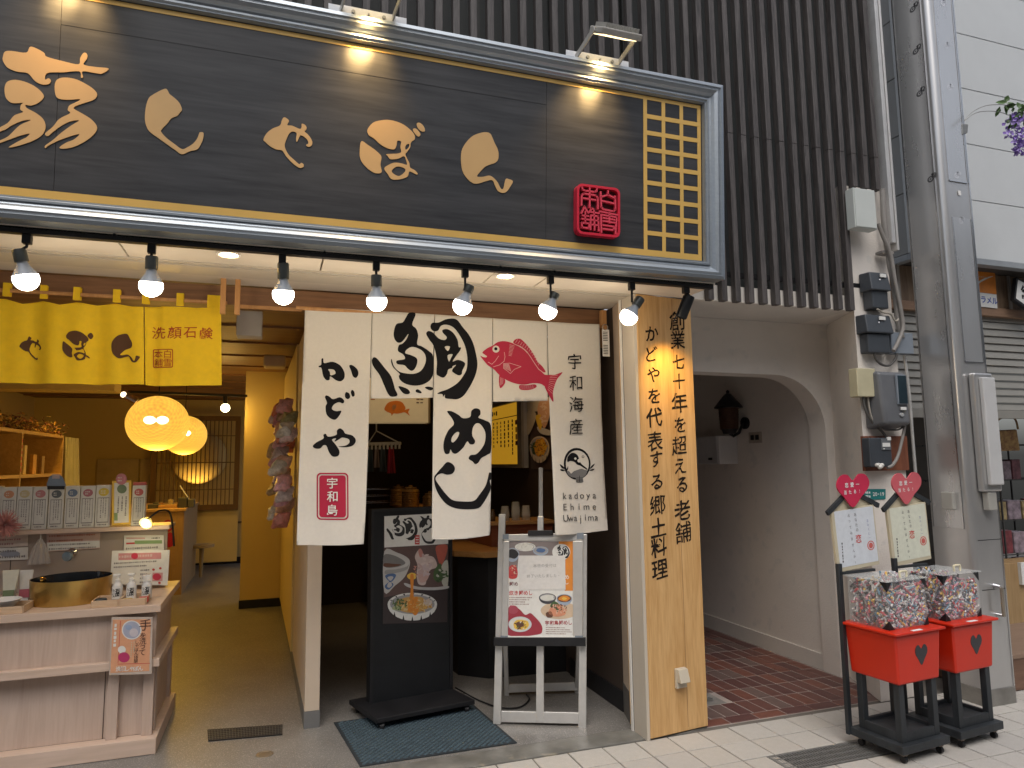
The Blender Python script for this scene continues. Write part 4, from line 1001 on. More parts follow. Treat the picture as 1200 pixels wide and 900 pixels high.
# ================================================================== FLOOR THINGS
mat_m = mat('door_mat_teal', (.03, .055, .075), .85, var=.2, scale=40, bump=.4, bscale=300)
dm = thing('door_mat', 'dark teal entrance mat with a diamond relief in front of the black standing sign', 'door mat', (.85, 4.0, 0))
mq = [Vector((.446, 3.692, 0)), Vector((1.272, 3.692, 0)), Vector((1.212, 4.362, 0)), Vector((.371, 4.348, 0))]
MB().hexa([q + Vector((0, 0, .003)) for q in mq] + [q + Vector((0, 0, .008)) for q in mq]).build('backing', mat('mat_edge', (.018, .024, .03), .8), dm)
mb = MB(); NXm, NYm = 46, 38
def mp(a, b, z): return mq[0].lerp(mq[1], a).lerp(mq[3].lerp(mq[2], a), b) + Vector((0, 0, z))
for i in range(NXm):
    for j in range(NYm):
        if (i + j) % 2: continue
        a, b = .02 + .96 * (i + .5) / NXm, .02 + .96 * (j + .5) / NYm; ra, rb = .70 / NXm, .70 / NYm
        vs = [mp(a - ra, b, .008), mp(a, b - rb, .008), mp(a + ra, b, .008), mp(a, b + rb, .008)]
        top = [mp(a - ra * .7, b, .0125), mp(a, b - rb * .7, .0125), mp(a + ra * .7, b, .0125), mp(a, b + rb * .7, .0125)]
        mb.hexa(vs + top)
o = mb.build('diamond_relief', mat('mat_diamonds', (.042, .07, .09), .85, var=.25, scale=30), dm); o['kind'] = 'stuff'
fg = thing('floor_grate', 'small dark rectangular mesh drain grate in the soap shop floor near the partition', 'drain grate', (-.1, 4.4, 0))
q = [P(244, 869, z=.003), P(331, 861.5, z=.003), P(331, 850, z=.003), P(243, 856, z=.003)]
MB().hexa([v for v in q] + [v + Vector((0, 0, .004)) for v in q]).build('tray', black_m, fg)
mb = MB()
for i in range(26):
    a = q[0].lerp(q[1], (i + .5) / 26); b = q[3].lerp(q[2], (i + .5) / 26); mb.bar(a + Vector((0, 0, .006)), b + Vector((0, 0, .006)), .005, .003)
for i in range(6):
    a = q[0].lerp(q[3], (i + .5) / 6); b = q[1].lerp(q[2], (i + .5) / 6); mb.bar(a + Vector((0, 0, .0075)), b + Vector((0, 0, .0075)), .004, .003)
mb.build('mesh', mat('grate_grey', (.09, .085, .08), .5, .4), fg)
p = P(310, 884, z=.002)
tag(MB().lathe([(.045, 0), (.044, .002), (.036, .002), (.035, .001), (.03, .0025), (.001, .0025)], (p.x, p.y, .002), 28).build('floor_cover', mat('brass_dull', (.26, .22, .17), .4, .6)), 'small round metal floor cover in the speckled floor in front of the partition', 'floor cover')

# ================================================================== BLACK STANDING SIGN
bs = thing('standing_sign', 'tall black standing sign on casters with a food photo poster, on the teal mat', 'standing sign', (.86, 4.45, 0))
bd = (Vector((1.11, 4.47, 0)) - Vector((.58, 4.38, 0)))
bp = Plane((.58, 4.38, 0), bd)
wB = bd.length
bt = bp.uv(436, 597)[1]
bp.box(MB(), .002, wB, .07, bt, -.075, -.001).build('body', blackp, bs, bev=.004)
for a0, a1, b0, b1 in ((0, .018, .07, bt), (wB - .018, wB + .002, .07, bt), (.018, wB - .018, bt - .018, bt)): bp.box(MB(), a0, a1, b0, b1, -.001, .006).build('frame', black_m, bs)
bl_, fl_, fr_ = P(409, 820, z=.075), P(441, 842.5, z=.075), P(556.7, 820, z=.075); br_ = bl_ + fr_ - fl_
MB().hexa([v - Vector((0, 0, .028)) for v in (fl_, fr_, br_, bl_)] + [fl_, fr_, br_, bl_]).build('base_board', black_m, bs, bev=.004)
cen = (fl_ + br_) / 2
for v in (fl_, fr_, br_, bl_):
    c = v.lerp(cen, .14); mb = MB(); mb.cyl((c.x - .012, c.y, .021), (c.x + .012, c.y, .021), .0205, n=16); mb.box(c.x - .016, c.x + .016, c.y - .012, c.y + .012, .025, .046); mb.build('caster', black_m, bs)
bp.quadbox(MB(), [(450, 604.5), (525.5, 600.5), (524, 729), (448.5, 731)], 0, .0015).build('poster', C_('dark_brown', (.032, .022, .024), .35), bs)
bp.quadbox(MB(), [(450.3, 605), (525.2, 601), (525, 637.3), (450.3, 641.6)], .0015, .0022).build('poster_header', pw, bs)
def remap(pts, A, B):   # affine by bounding boxes A -> B (x0, y0, x1, y1)
    return [(B[0] + (a - A[0]) / (A[2] - A[0]) * (B[2] - B[0]), B[1] + (b - A[1]) / (A[3] - A[1]) * (B[3] - B[1])) for a, b in pts]
A = (425, 360, 560, 480); B1 = (449.5, 602.5, 489.5, 636.5)
for q in (zoomed(T1, 425, 360, z6), zoomed([(82,460),(100,440),(130,455),(190,530),(245,600),(268,660),(285,720),(305,760),(300,780),(250,785),(220,755),(190,690),(150,600),(100,530),(82,490)], 425, 360, z6), zoomed(T2, 490, 360, z6), zoomed(T3, 490, 360, z6)):
    bp.shape('calligraphy', [remap(q, A, B1)], pk, bs, .0028)
bp.shape('calligraphy', [remap(zoomed(M1, 500, 470, s3), (515, 475, 578, 545), (490, 603, 507, 622))], pk, bs, .0028)
bp.shape('calligraphy', [remap(zoomed(M2, 500, 470, s3), (505, 540, 578, 600), (493, 619, 512, 638.5))], pk, bs, .0028)
bp.shape('red_stamp', [rect(486, 627, 491.5, 638)], pr_, bs, .0028, False)
for k in range(3): bp.shape('stamp_lines', [rect(487, 629 + k * 3, 490.5, 630 + k * 3)], pw, bs, .0032, False)
# photograph area: cup, fish slices, pouring egg, bowl
bp.shape('photo_print', [[(450.2, 642), (525, 637.8), (524.5, 688), (500, 690), (450, 700)]], C_('photo_dark', (.10, .06, .055), .35), bs, .0022, False)
bp.shape('cup_print', [[(450.2, 646), (465, 647.5), (478, 654), (480, 662), (474, 676), (463, 686), (450.2, 694)]], C_('cup', (.46, .45, .44)), bs, .0028)
bp.shape('cup_print', [[(450.2, 650), (462, 651), (473, 657), (474, 661), (464, 664.5), (450.2, 664)]], C_('cup_inside', (.17, .165, .165)), bs, .0033)
bp.shape('cup_print', [[(450.2, 660), (460, 660.5), (470, 661.5), (462, 664), (450.2, 664)]], pbrown, bs, .0036)
for q in ([(451, 675), (458, 672), (464, 674), (458, 682)], [(450.5, 687), (456, 682), (461, 685), (455, 691)]): bp.shape('cup_pattern', [q, [( (a - 457) * .55 + 457, (b - 679 if b < 684 else b - 686) * .55 + (679 if b < 684 else 686)) for a, b in q]], pblue, bs, .0034)
bp.shape('fish_slice_print', [[(486, 652), (492, 643), (497, 650), (508, 653), (512, 664), (504, 668), (500, 676), (498, 685), (490, 684), (488, 672), (489, 662)]], C_('fish_slice', (.52, .42, .40)), bs, .0030)
bp.shape('fish_slice_print', [[(490, 645), (493, 643), (496, 650), (492, 653)]], C_('fish_skin', (.45, .20, .17)), bs, .0034)
bp.shape('fish_slice_print', [[(490, 672), (497, 668), (503, 672), (499, 681), (492, 682)]], C_('fish_pink', (.50, .33, .30)), bs, .0034)
bp.shape('garnish_print', [[(511, 640), (524, 639), (521, 655), (516, 662), (512, 652)]], C_('garnish_red', (.42, .10, .07)), bs, .0030)
bp.shape('garnish_print', [[(509, 668), (516, 660), (518, 672), (522, 676), (514, 682), (508, 678)]], pgreen, bs, .0033)
bp.shape('garnish_print', [[(517, 664), (524.5, 657), (524.5, 686), (518, 684)]], C_('leaf_white', (.45, .45, .40)), bs, .0031)
bp.shape('plate_print', [[(474, 683), (490, 687.5), (510, 688), (524.5, 686.5), (524.5, 689.5), (508, 691.5), (488, 690.5), (476, 687)]], C_('plate', (.42, .42, .43)), bs, .0035)
bowl(bp, 483, 708, 29, 13.5, bs, .0026, [(0, 0, .72, .7, C_('rice', (.50, .30, .10))), (-.38, .05, .32, .5, pgreen), (.10, .1, .22, .75, porange), (.15, .05, .35, .45, pyel), (.52, .1, .28, .32, C_('squid', (.55, .45, .38))), (-.62, .35, .2, .2, C_('onion', (.35, .38, .22)))], depth=.95)
for i in range(7):
    a = 200 + i * 23
    bp.shape('bowl_stripe', [[(483 + 28 * math.cos(R_(a)), 708 + 13 * math.sin(R_(a))), (483 + 25 * math.cos(R_(a + 3)), 708 + 10.5 * math.sin(R_(a + 3))), (483 + 28 * math.cos(R_(a + 6)), 708 + 13 * math.sin(R_(a + 6)))]], pk, bs, .0042, False)
bp.shape('egg_stream', [[(480.5, 674), (484.5, 674), (484, 690), (484.5, 704), (481.5, 715), (479.5, 704), (481, 690)]], porange, bs, .0046)
bp.shape('egg_stream', [[(477, 674), (482, 671), (487.5, 673), (486.5, 678), (481, 679), (477.5, 677)]], pyel, bs, .0044)
sprinkle(bp, 487, 709, 17, 8, 60, [C_('noodle_a', (.60, .36, .10)), C_('noodle_b', (.48, .24, .06)), C_('noodle_c', (.62, .48, .26))], bs, .0048, 2.0, elong=3)
sprinkle(bp, 468, 708, 9, 6.5, 40, [pgreen, C_('herb', (.04, .07, .03)), C_('herb_b', (.12, .18, .06))], bs, .0052, 1.8)
sprinkle(bp, 482, 710, 4, 7, 22, [porange, C_('yolk', (.55, .20, .03))], bs, .0060, 2.2, elong=3)
sprinkle(bp, 500, 706, 6, 3, 14, [C_('squid', (.55, .45, .38)), C_('squid_b', (.60, .52, .47))], bs, .0062, 3)
sprinkle(bp, 499, 662, 9, 13, 26, [C_('fish_a', (.58, .48, .46)), C_('fish_b', (.46, .33, .32)), C_('fish_c', (.50, .40, .42))], bs, .0038, 4)
sprinkle(bp, 516, 675, 8, 8, 26, [pgreen, C_('herb', (.04, .07, .03)), C_('leaf_white', (.45, .45, .40))], bs, .0045, 3)
sprinkle(bp, 487, 668, 2, 10, 10, [C_('fish_skin', (.45, .20, .17))], bs, .0044, 1.5)
bp.shape('cup_print', [[(452, 668), (464, 667), (476, 664), (479, 661), (477, 667), (466, 671), (452, 673)]], C_('cup_shade', (.30, .295, .29)), bs, .0032)
cb = thing('power_cable', 'thin black cable looping over the floor behind the black standing sign', 'cable', P(560, 810, z=.01))
pts = [P(534, 806, z=.06), P(545, 812, z=.01), P(560, 820, z=.01), P(585, 829, z=.01), P(608, 829, z=.01), P(620, 820, z=.01), P(617, 814, z=.01)]
pts = [tuple(v) for v in pts]
def spline3(pts, k=6):
    out = []
    for i in range(len(pts) - 1):
        p0, p1, p2, p3 = (Vector(pts[max(0, min(len(pts) - 1, i + j))]) for j in (-1, 0, 1, 2))
        for s_ in range(k):
            t_ = s_ / k; out.append(.5 * ((2 * p1) + (p2 - p0) * t_ + (2 * p0 - 5 * p1 + 4 * p2 - p3) * t_ ** 2 + (3 * p1 - p0 - 3 * p2 + p3) * t_ ** 3))
    return out + [Vector(pts[-1])]
MB().tube(spline3(pts), .005, 6).build('cord', black_m, cb, smooth=True)

# ================================================================== EASEL
es = thing('easel_stand', 'silver metal easel holding a framed menu poster with a closed notice, at the restaurant entrance', 'easel', (1.47, 3.9, 0))
eu = Vector((1.70, 3.784, 0)) - Vector((1.245, 4.0, 0)); en = eu.cross(Vector((0, 0, 1))).normalized()
ev = (Vector((0, 0, 1)) - en * .13).normalized()
ep = Plane((1.245, 4.0, 0), eu, ev)
def leg(px0, px1, ytop, ybot, name, l0=-.02, l1=.012):
    a0 = ep.uv(px0[1], ybot)[0]; a1 = ep.uv(px1[1], ybot)[0]; t0 = ep.uv(px0[0], ytop); t1 = ep.uv(px1[0], ytop); b = ep.uv((px0[1] + px1[1]) / 2, ybot)[1]
    mb = MB(); mb.hexa([ep.w(a0, b, l0), ep.w(a1, b, l0), ep.w(a1, b, l1), ep.w(a0, b, l1), ep.w(t0[0], t0[1], l0), ep.w(t1[0], t0[1], l0), ep.w(t1[0], t0[1], l1), ep.w(t0[0], t0[1], l1)])
    return mb.build(name, alu, es, bev=.004)
leg((584.7, 578), (592.5, 587), 602.5, 848.5, 'leg'); leg((680.2, 677.5), (688, 687), 626, 853, 'leg')
leg((630, 628), (637, 637.5), 605, 846, 'centre_leg', -.022, .008)
MB().bar(ep.pt(633.5, 612, -.008), ep.pt(633.5, 548, -.008), .022, .02).build('mast', alu, es, bev=.002)
qa = [ep.uv(587.5, 833), ep.uv(678, 835), ep.uv(678, 848), ep.uv(587.5, 846)]
MB().hexa([ep.w(*qa[3], -.014), ep.w(*qa[2], -.014), ep.w(*qa[2], .006), ep.w(*qa[3], .006), ep.w(*qa[0], -.014), ep.w(*qa[1], -.014), ep.w(*qa[1], .006), ep.w(*qa[0], .006)]).build('bottom_rail', alu, es, bev=.002)
ep.quadbox(MB(), [(580, 746), (686.5, 746), (686.5, 756), (580, 756)], .0125, .05).build('ledge', black_m, es, bev=.002)
# rear frame
rl0, rl1 = P(594, 815, z=0), P(676, 812, z=0)
tl_, tr_ = ep.pt(588, 640, -.03), ep.pt(683, 640, -.03)
for a, b in ((rl0, tl_), (rl1, tr_)): MB().bar(a, b, .030, .022).build('rear_leg', alu, es, bev=.003)
MB().bar(P(591, 808, z=.05) if False else rl0.lerp(tl_, .05), rl1.lerp(tr_, .05), .016, .05).build('rear_rail', alu, es, bev=.002)
# poster frame
fq = [(591, 626.5), (683.5, 624.5), (683, 751), (588, 749.5)]
ep.quadbox(MB(), fq, .014, .028).build('frame_back', alu, es, bev=.004)
for q in ([(591, 626.5), (683.5, 624.5), (683, 633.5), (591, 634)], [(591, 634), (597.6, 634), (596, 745.5), (588.3, 745)], [(671.5, 634), (683.2, 634), (682.8, 745), (671.5, 745)], [(588.3, 744.7), (683, 744.5), (683, 751), (588, 749.5)]):
    ep.quadbox(MB(), q, .0285, .036).build('frame_rail', alu if q[0][1] < 740 else pw, es, bev=.003)
for q in ([(590, 626), (597, 626), (597, 632), (590, 632)], [(676, 624.5), (684, 624.5), (684, 632), (676, 632)], [(587.6, 744), (596, 744), (596, 751), (587.6, 751)], [(674, 744), (683.6, 744), (683.6, 752), (674, 752)]):
    ep.quadbox(MB(), q, .0362, .038).build('corner_cap', greyp, es, bev=.001)
ep.quadbox(MB(), [(619.5, 622), (648.5, 621.5), (648.5, 627.5), (619.5, 628)], .02, .05).build('top_clip', black_m, es, bev=.003)
L0 = .0290
ep.quadbox(MB(), [(597.2, 633.8), (671.8, 633.8), (671.8, 745), (595.8, 745)], .0283, L0).build('poster', pw, es)
ep.quadbox(MB(), [(655, 634.5), (671.5, 634.5), (671.5, 692), (662, 692)], L0, L0 + .0004).build('orange_panel', porange, es)
ep.shape('photo_print', [[(597.4, 634.5), (655, 634.5), (655, 652), (608, 655), (606, 677), (597, 677)]], C_('photo_blue_grey', (.20, .17, .17)), es, L0 + .0005, False)
bowl(ep, 616, 641, 12, 5, es, L0 + .0009, [(0, 0, .85, .8, C_('rice_white', (.60, .60, .56)))], depth=.6, stripes=False)
bowl(ep, 601, 649, 8, 7, es, L0 + .0009, [(0, 0, .8, .8, pk)], depth=.9, outer=C_('bluebowl', (.30, .36, .45)), stripes=False)
bowl(ep, 634, 645, 9, 4.5, es, L0 + .0011, [(0, 0, .6, .6, pblue)], depth=.9, outer=C_('bluebowl', (.30, .36, .45)), stripes=False)
ep.shape('food_print', [[(597.2, 665), (603, 662), (607, 668), (606, 677), (597.2, 677)]], pr_, es, L0 + .0010)
B2 = (648, 638, 668, 656)
ep.shape('logo_ring', [disc(658, 647, 10.5, 9.5)], pw, es, L0 + .0009, False)
for q in (T1, T2, T3):
    ox = 425 if q is T1 else 490
    ep.shape('calligraphy', [remap(zoomed(q, ox, 360, z6), A, B2)], pk, es, L0 + .0014)
ep.quadbox(MB(), [(608, 651), (662.5, 651), (663, 690.8), (609, 690.8)], L0 + .0016, L0 + .0024).build('notice_paper', C_('notice', (.62, .61, .60)), es)
ep.chars('lettering', [(c, 627.5 + i * 4.6, 663 - i * .1, .022) for i, c in enumerate('本日の受付は')], C_('notice_grey', (.28, .28, .28)), es, L0 + .0030)
ep.chars('lettering', [(c, 620 + i * 4.4, 675 - i * .1, .021) for i, c in enumerate('終了いたしました。')], C_('notice_grey', (.28, .28, .28)), es, L0 + .0030)
ep.chars('lettering', [(c, 600 + i * 5.5, 684, .026) for i, c in enumerate('鯛め')], C_('darkred', (.16, .05, .05)), es, L0 + .0012, bold=.02)
ep.chars('lettering', [(c, 600 + i * 5.6, 694.5, .028) for i, c in enumerate('炊き鯛めし')], pr_, es, L0 + .0012, bold=.02)
ep.marks('small_print', 597.5, 698.5, 625, 709, 4, C_('text_brown', (.25, .14, .12)), es, L0 + .0010, cell=.008)
# pots and tray on the right
ep.shape('tray_print', [disc(656, 715, 22, 10)], C_('tray', (.55, .42, .30)), es, L0 + .0006, False)
bowl(ep, 642, 700, 10, 5, es, L0 + .0012, [(0, 0, .8, .75, C_('rice_white', (.60, .60, .56)))], depth=1.0, outer=C_('blackbowl', (.05, .05, .06)), stripes=False)
bowl(ep, 661.5, 701, 9, 5, es, L0 + .0012, [(0, 0, .7, .7, porange), (0, 0, .3, .3, pyel)], depth=1.1, outer=C_('bluebowl', (.30, .36, .45)), stripes=False, inner=pbrown)
for q, m_ in (([(643, 717), (648, 709), (655, 708), (661, 713), (663, 719), (655, 722), (647, 721)], C_('sashimi', (.58, .25, .15))), ([(645, 710), (650, 704), (656, 709), (652, 713)], pgreen), ([(640, 718), (646, 716), (648, 722), (642, 723)], pbrown)):
    ep.shape('food_print', [q], m_, es, L0 + .0020)
ep.shape('photo_print', [[(597, 712), (603, 710), (610, 714), (616, 720), (622, 718), (627, 722), (634, 730), (636, 738), (630, 743), (596, 743.5)]], C_('wine', (.30, .03, .05)), es, L0 + .0008)
ep.shape('food_print', [disc(602, 714, 6, 5)], C_('onion_red', (.34, .06, .09)), es, L0 + .0012, False)
bowl(ep, 610, 731, 13.5, 9, es, L0 + .0014, [(.1, .05, .72, .72, pyel), (0, 0, .35, .35, pbrown), (-.1, .2, .2, .2, pgreen)], depth=.55, outer=C_('paleblue', (.50, .56, .60)), stripes=False, inner=C_('rice_white', (.60, .60, .56)))
ep.chars('lettering', [(c, 641.5 + i * 5.4, 729.5 - i * .1, .027) for i, c in enumerate('宇和島鯛めし')], C_('darkred2', (.34, .05, .06)), es, L0 + .0012, bold=.02)
ep.marks('small_print', 640, 733.5, 671, 743.5, 4, C_('text_brown', (.25, .14, .12)), es, L0 + .0010, cell=.008)

sprinkle(ep, 655, 713, 9, 6, 34, [C_('sashimi', (.58, .25, .15)), C_('sashimi_b', (.60, .38, .28)), pbrown, pgreen], es, L0 + .0024, 2)
sprinkle(ep, 611, 732, 7, 5, 26, [pyel, pgreen, pbrown, C_('rice_white', (.60, .60, .56))], es, L0 + .0034, 1.8)
sprinkle(ep, 602, 668, 4, 7, 20, [pr_, C_('sashimi_b', (.60, .38, .28)), C_('wine', (.30, .03, .05))], es, L0 + .0013, 2.2)
sprinkle(ep, 616, 640, 9, 3, 14, [C_('rice_white', (.60, .60, .56)), C_('rice_b', (.50, .50, .46))], es, L0 + .0022, 2)
ep.chars('lettering', [(c, 664.5, 676 + i * 6, .028) for i, c in enumerate('めし')], pw, es, L0 + .0010, bold=.02)
# ================================================================== RED CARTS
redp = mat('red_plastic', (.56, .022, .005), .32, var=.05, scale=4)
blk_w = mat('black_stained_wood', (.022, .026, .03), .55, var=.4, scale=12, bump=.3, stretch=(1, 1, .2))
acr = glass('clear_acrylic', (.92, .95, .95), .05, .07)
CO = Vector((2.943, 2.76, 0)); cu_ = Vector((.35, .033, 0)).normalized(); cv_ = Vector((-cu_.y, cu_.x, 0))
def cw(a, b, z): return CO + cu_ * a + cv_ * b + Vector((0, 0, z))
def cbox(mb, a0, a1, b0, b1, z0, z1): return mb.hexa([cw(a0, b0, z0), cw(a1, b0, z0), cw(a1, b1, z0), cw(a0, b1, z0), cw(a0, b0, z1), cw(a1, b0, z1), cw(a1, b1, z1), cw(a0, b1, z1)])
ct = thing('fortune_cart', 'nearer red fortune slip cart on black legs, left one of the pair', 'vending cart', CO + Vector((.17, .15, 0)), 'red fortune carts by the steel pillar')
cbox(MB(), 0, .352, 0, .308, .050, .090).build('base_board', blk_w, ct, bev=.003)
for a, b in ((.04, .03), (.31, .03), (.04, .27), (.31, .27)):
    mb = MB(); c = cw(a, b, 0); mb.cyl(c + cu_ * -.009 + Vector((0, 0, .0175)), c + cu_ * .009 + Vector((0, 0, .0175)), .017, n=16)
    cs = mb.build('caster', black_m, ct, smooth=True)
    m2 = MB(); m2.box(c.x - .013, c.x + .013, c.y - .012, c.y + .012, .036, .0495); m2.bar(c + cu_ * .011 + Vector((0, 0, .015)), c + cu_ * .011 + Vector((0, .008, .04)), .003, .015); m2.build('fork', mat('rusty_steel', (.22, .18, .15), .5, .6, var=.3, scale=60), cs)
for a0, b0 in ((.04, .03), (.285, .03), (.04, .245), (.285, .245)): cbox(MB(), a0, a0 + .036, b0, b0 + .034, .0905, .40).build('leg', blk_w, ct, bev=.002)
cbox(MB(), .045, .316, .035, .274, .100, .118).build('shelf', blk_w, ct, bev=.002)
for a0, a1, b0, b1 in ((.0765, .2845, .031, .05), (.0765, .2845, .258, .278), (.041, .060, .0645, .2445), (.301, .32, .0645, .2445)): cbox(MB(), a0, a1, b0, b1, .0905, .135).build('rail', blk_w, ct, bev=.002)
# tapered red box
mb = MB(); z0, z1 = .368, .612
mb.hexa([cw(.028, .018, z0), cw(.335, .018, z0), cw(.335, .30, z0), cw(.028, .30, z0), cw(.012, .008, z1), cw(.352, .008, z1), cw(.352, .31, z1), cw(.012, .31, z1)])
mb.build('red_box', redp, ct, bev=.012, seg=4)
cbox(MB(), -.008, .372, -.012, .325, .6125, .627).build('rim', redp, ct, bev=.006, seg=3)
mb = MB(); hp = [(0, -.9), (-.5, -.35), (-.9, .1), (-.95, .5), (-.7, .85), (-.35, .88), (0, .55), (.35, .88), (.7, .85), (.95, .5), (.9, .1), (.5, -.35)]
hn = Vector((0, 0, 0)); 
def redface(a, b, l=0): t_ = (b - z0) / (z1 - z0); return cw(a, .018 - .010 * t_ - l, b)
add_flat(mb, [[(.20 + p[0] * .048, .50 + p[1] * .056) for p in hp]], lambda a, b: redface(a, b, .0015), True, None, (0, .003, 0)); mb.build('black_heart', mat('black_sticker', (.03, .03, .035), .4), ct)
cbox(MB(), .13, .20, -.008, .012, .6272, .6284).build('label_strip', paper, ct)
# acrylic case
ca0, ca1, cb0, cb1, cz0, cz1 = .035, .330, .055, .290, .628, .865
cbox(MB(), ca0, ca1, cb0, cb0 + .004, cz0, cz1).build('case_wall', acr, ct); cbox(MB(), ca0, ca1, cb1 - .004, cb1, cz0, cz1).build('case_wall', acr, ct)
cbox(MB(), ca0, ca0 + .004, cb0 + .0045, cb1 - .0045, cz0, cz1).build('case_wall', acr, ct); cbox(MB(), ca1 - .004, ca1, cb0 + .0045, cb1 - .0045, cz0, cz1).build('case_wall', acr, ct)
cbox(MB(), ca0 - .012, ca1 + .012, cb0 - .012, cb1 + .01, cz1 + .001, cz1 + .005).build('lid', glass('acrylic_lid', (.85, .88, .88), .12, .25), ct)
mb = MB(); mb.tube(spline3([tuple(cw(.20, .10, cz1 + .005)), tuple(cw(.198, .10, cz1 + .03)), tuple(cw(.205, .10, cz1 + .036)), tuple(cw(.245, .10, cz1 + .036)), tuple(cw(.252, .10, cz1 + .03)), tuple(cw(.25, .10, cz1 + .005))], 4), .0055, 8); mb.build('lid_handle', mat('cream_handle', (.66, .60, .42), .4), ct, smooth=True)
for a in (ca0, ca1):
    for b in (cb0,):
        s_ = 1 if a == ca0 else -1
        for zz, dz in ((cz0, .045), (cz1, -.05)):
            q_ = [cw(a - s_ * .002, b - .002, zz), cw(a + s_ * .04, b - .002, zz), cw(a - s_ * .002, b - .002, zz + dz), cw(a - s_ * .002, b + .04, zz)]
            MB().add(q_, [(0, 1, 2), (0, 3, 2)]).build('corner_guard', black_m, ct)
# filling of rolled slips
rcol = [(.60, .59, .58), (.50, .47, .44), (.60, .38, .08), (.46, .06, .07), (.48, .20, .25), (.07, .07, .11), (.40, .40, .42), (.20, .10, .13), (.06, .05, .05), (.12, .22, .30)]
def slips(seed):
    rnd = random.Random(seed); mbs = [MB() for _ in rcol]
    for i in range(760):
        f_ = rnd.random()
        a = rnd.uniform(ca0 + .014, ca1 - .014); b = rnd.uniform(cb0 + .012, cb1 - .012)
        r_ = rnd.random()
        if r_ < .45: b = cb0 + rnd.uniform(.008, .02)
        elif r_ < .62: a = ca0 + rnd.uniform(.008, .02)
        topz = cz0 + .20 + .025 * math.sin(a * 25 + seed) + .02 * math.cos(b * 30)
        z = rnd.uniform(cz0 + .008, topz) if r_ < .8 else topz - rnd.uniform(0, .012)
        d = Vector((rnd.gauss(0, 1), rnd.gauss(0, .45), rnd.gauss(0, .8))).normalized() * rnd.uniform(.018, .030)
        c = Vector((a, b, z)); e0, e1 = c - d, c + d
        for e in (e0, e1): e.x = min(max(e.x, ca0 + .006), ca1 - .006); e.y = min(max(e.y, cb0 + .006), cb1 - .006); e.z = max(e.z, cz0 + .003)
        if (e1 - e0).length < .004: continue
        mbs[rnd.randrange(len(rcol))].cyl(cw(*e0), cw(*e1), rnd.uniform(.0050, .0068), n=6)
    vs = []; fs = []; mi = []
    for k, m_ in enumerate(mbs):
        o_ = len(vs); vs += m_.v; fs += [tuple(i + o_ for i in f) for f in m_.f]; mi += [k] * len(m_.f)
    me = bpy.data.meshes.new('rolled_slips'); me.from_pydata([tuple(v - CO) for v in vs], [], fs); me.polygons.foreach_set('material_index', mi)
    for k, c in enumerate(rcol): me.materials.append(mat('slip_%d' % k, c, .45, var=.45, scale=160))
    o = bpy.data.objects.new('rolled_slips', me); C.objects.link(o); o.location = CO; o['kind'] = 'stuff'; return o
tag(slips(1), 'colourful rolled paper slips filling the clear case of the left red cart', 'paper slips')
# sign post with heart
cbox(MB(), -.012, .016, .300, .322, .05, .93).build('post', blk_w, ct, bev=.002)
cp = Plane(cw(0, .315, 0), cu_)
cbox(MB(), -.005, .27, .300, .316, .872, .886).build('cross_bar', blk_w, ct)
bq = [(973.5, 601), (1023, 591), (1030, 661), (981.5, 671)]
cp.quadbox(MB(), bq, -.012, .004).build('sign_board', mat('pale_plywood', (.52, .46, .33), .6), ct, bev=.001)
cp.shape('sign_board_gable', [[(973.5, 602), (996, 573), (1023, 592)]], mat('pale_plywood', (.52, .46, .33), .6), ct, -.006, False)
cp.quadbox(MB(), [(976.5, 599.5), (1021.5, 593), (1028.5, 657), (984, 665.5)], .004, .0052).build('sign_paper', C_('blue_white_paper', (.60, .63, .67)), ct)
for a, b in (((996, 574), (969.5, 602)), ((1001, 577), (1029.5, 592.5))): MB().bar(cp.pt(*a, -.002), cp.pt(*b, -.002), .016, .026, up=cp.n.cross(cp.pt(*b, 0) - cp.pt(*a, 0))).build('roof_bar', blk_w, ct, bev=.001)
hx = lambda cx, cy, s1_, s2_: [(cx + p[0] * s1_, cy - p[1] * s2_ + p[0] * -1.2) for p in hp]
mb = MB(); add_flat(mb, [[cp.uv(*q) for q in hx(997, 575, 19.5, 21.5)]], lambda a, b: cp.w(a, b, .016), True, None, tuple(cp.n * -.008)); mb.build('heart_sign', mat('pink_red_board', (.50, .025, .07), .4), ct)
def cart_text(P_, dx=0, dy=0):
    P_.chars('lettering', [(c, 989 + i * 6.4 + dx, 568.5 - i * .6 + dy, .028) for i, c in enumerate('恋愛一')], paper, ct, .0175, bold=.02)
    P_.chars('lettering', [(c, 987.5 + i * 5.6 + dx, 577 - i * .5 + dy, .024) for i, c in enumerate('当たる!')], paper, ct, .0175, bold=.02)
cart_text(cp)
ikm = C_('slip_ink', (.08, .07, .08)); V = lambda s_, x0, y0, x1, y1, sz_: [(c, x0 + (x1 - x0) * i / max(1, len(s_) - 1), y0 + (y1 - y0) * i / max(1, len(s_) - 1), sz_) for i, c in enumerate(s_)]
cp.chars('lettering', V('あなたの', 1001, 603, 1003.5, 621, .021), ikm, ct, .0060, brush=.04)
cp.chars('lettering', [('恋', 1005, 631, .050)], C_('love_red', (.55, .05, .04)), ct, .0060, bold=.01, brush=.04)
cp.chars('lettering', V('占ってみませんか?', 993.5, 604, 1001.5, 659, .019), ikm, ct, .0060, brush=.04)
cp.chars('lettering', V('恋みくじ一', 1015.5, 610, 1018, 630, .015), C_('slip_blue', (.12, .14, .34)), ct, .0060)
cp.chars('lettering', V('一回百円', 985, 637, 988, 660, .015), ikm, ct, .0060) if False else cp.marks('small_print', 983.5, 636, 989.5, 662, 1, ikm, ct, .0060, vertical=True, th=.35, cell=.016)
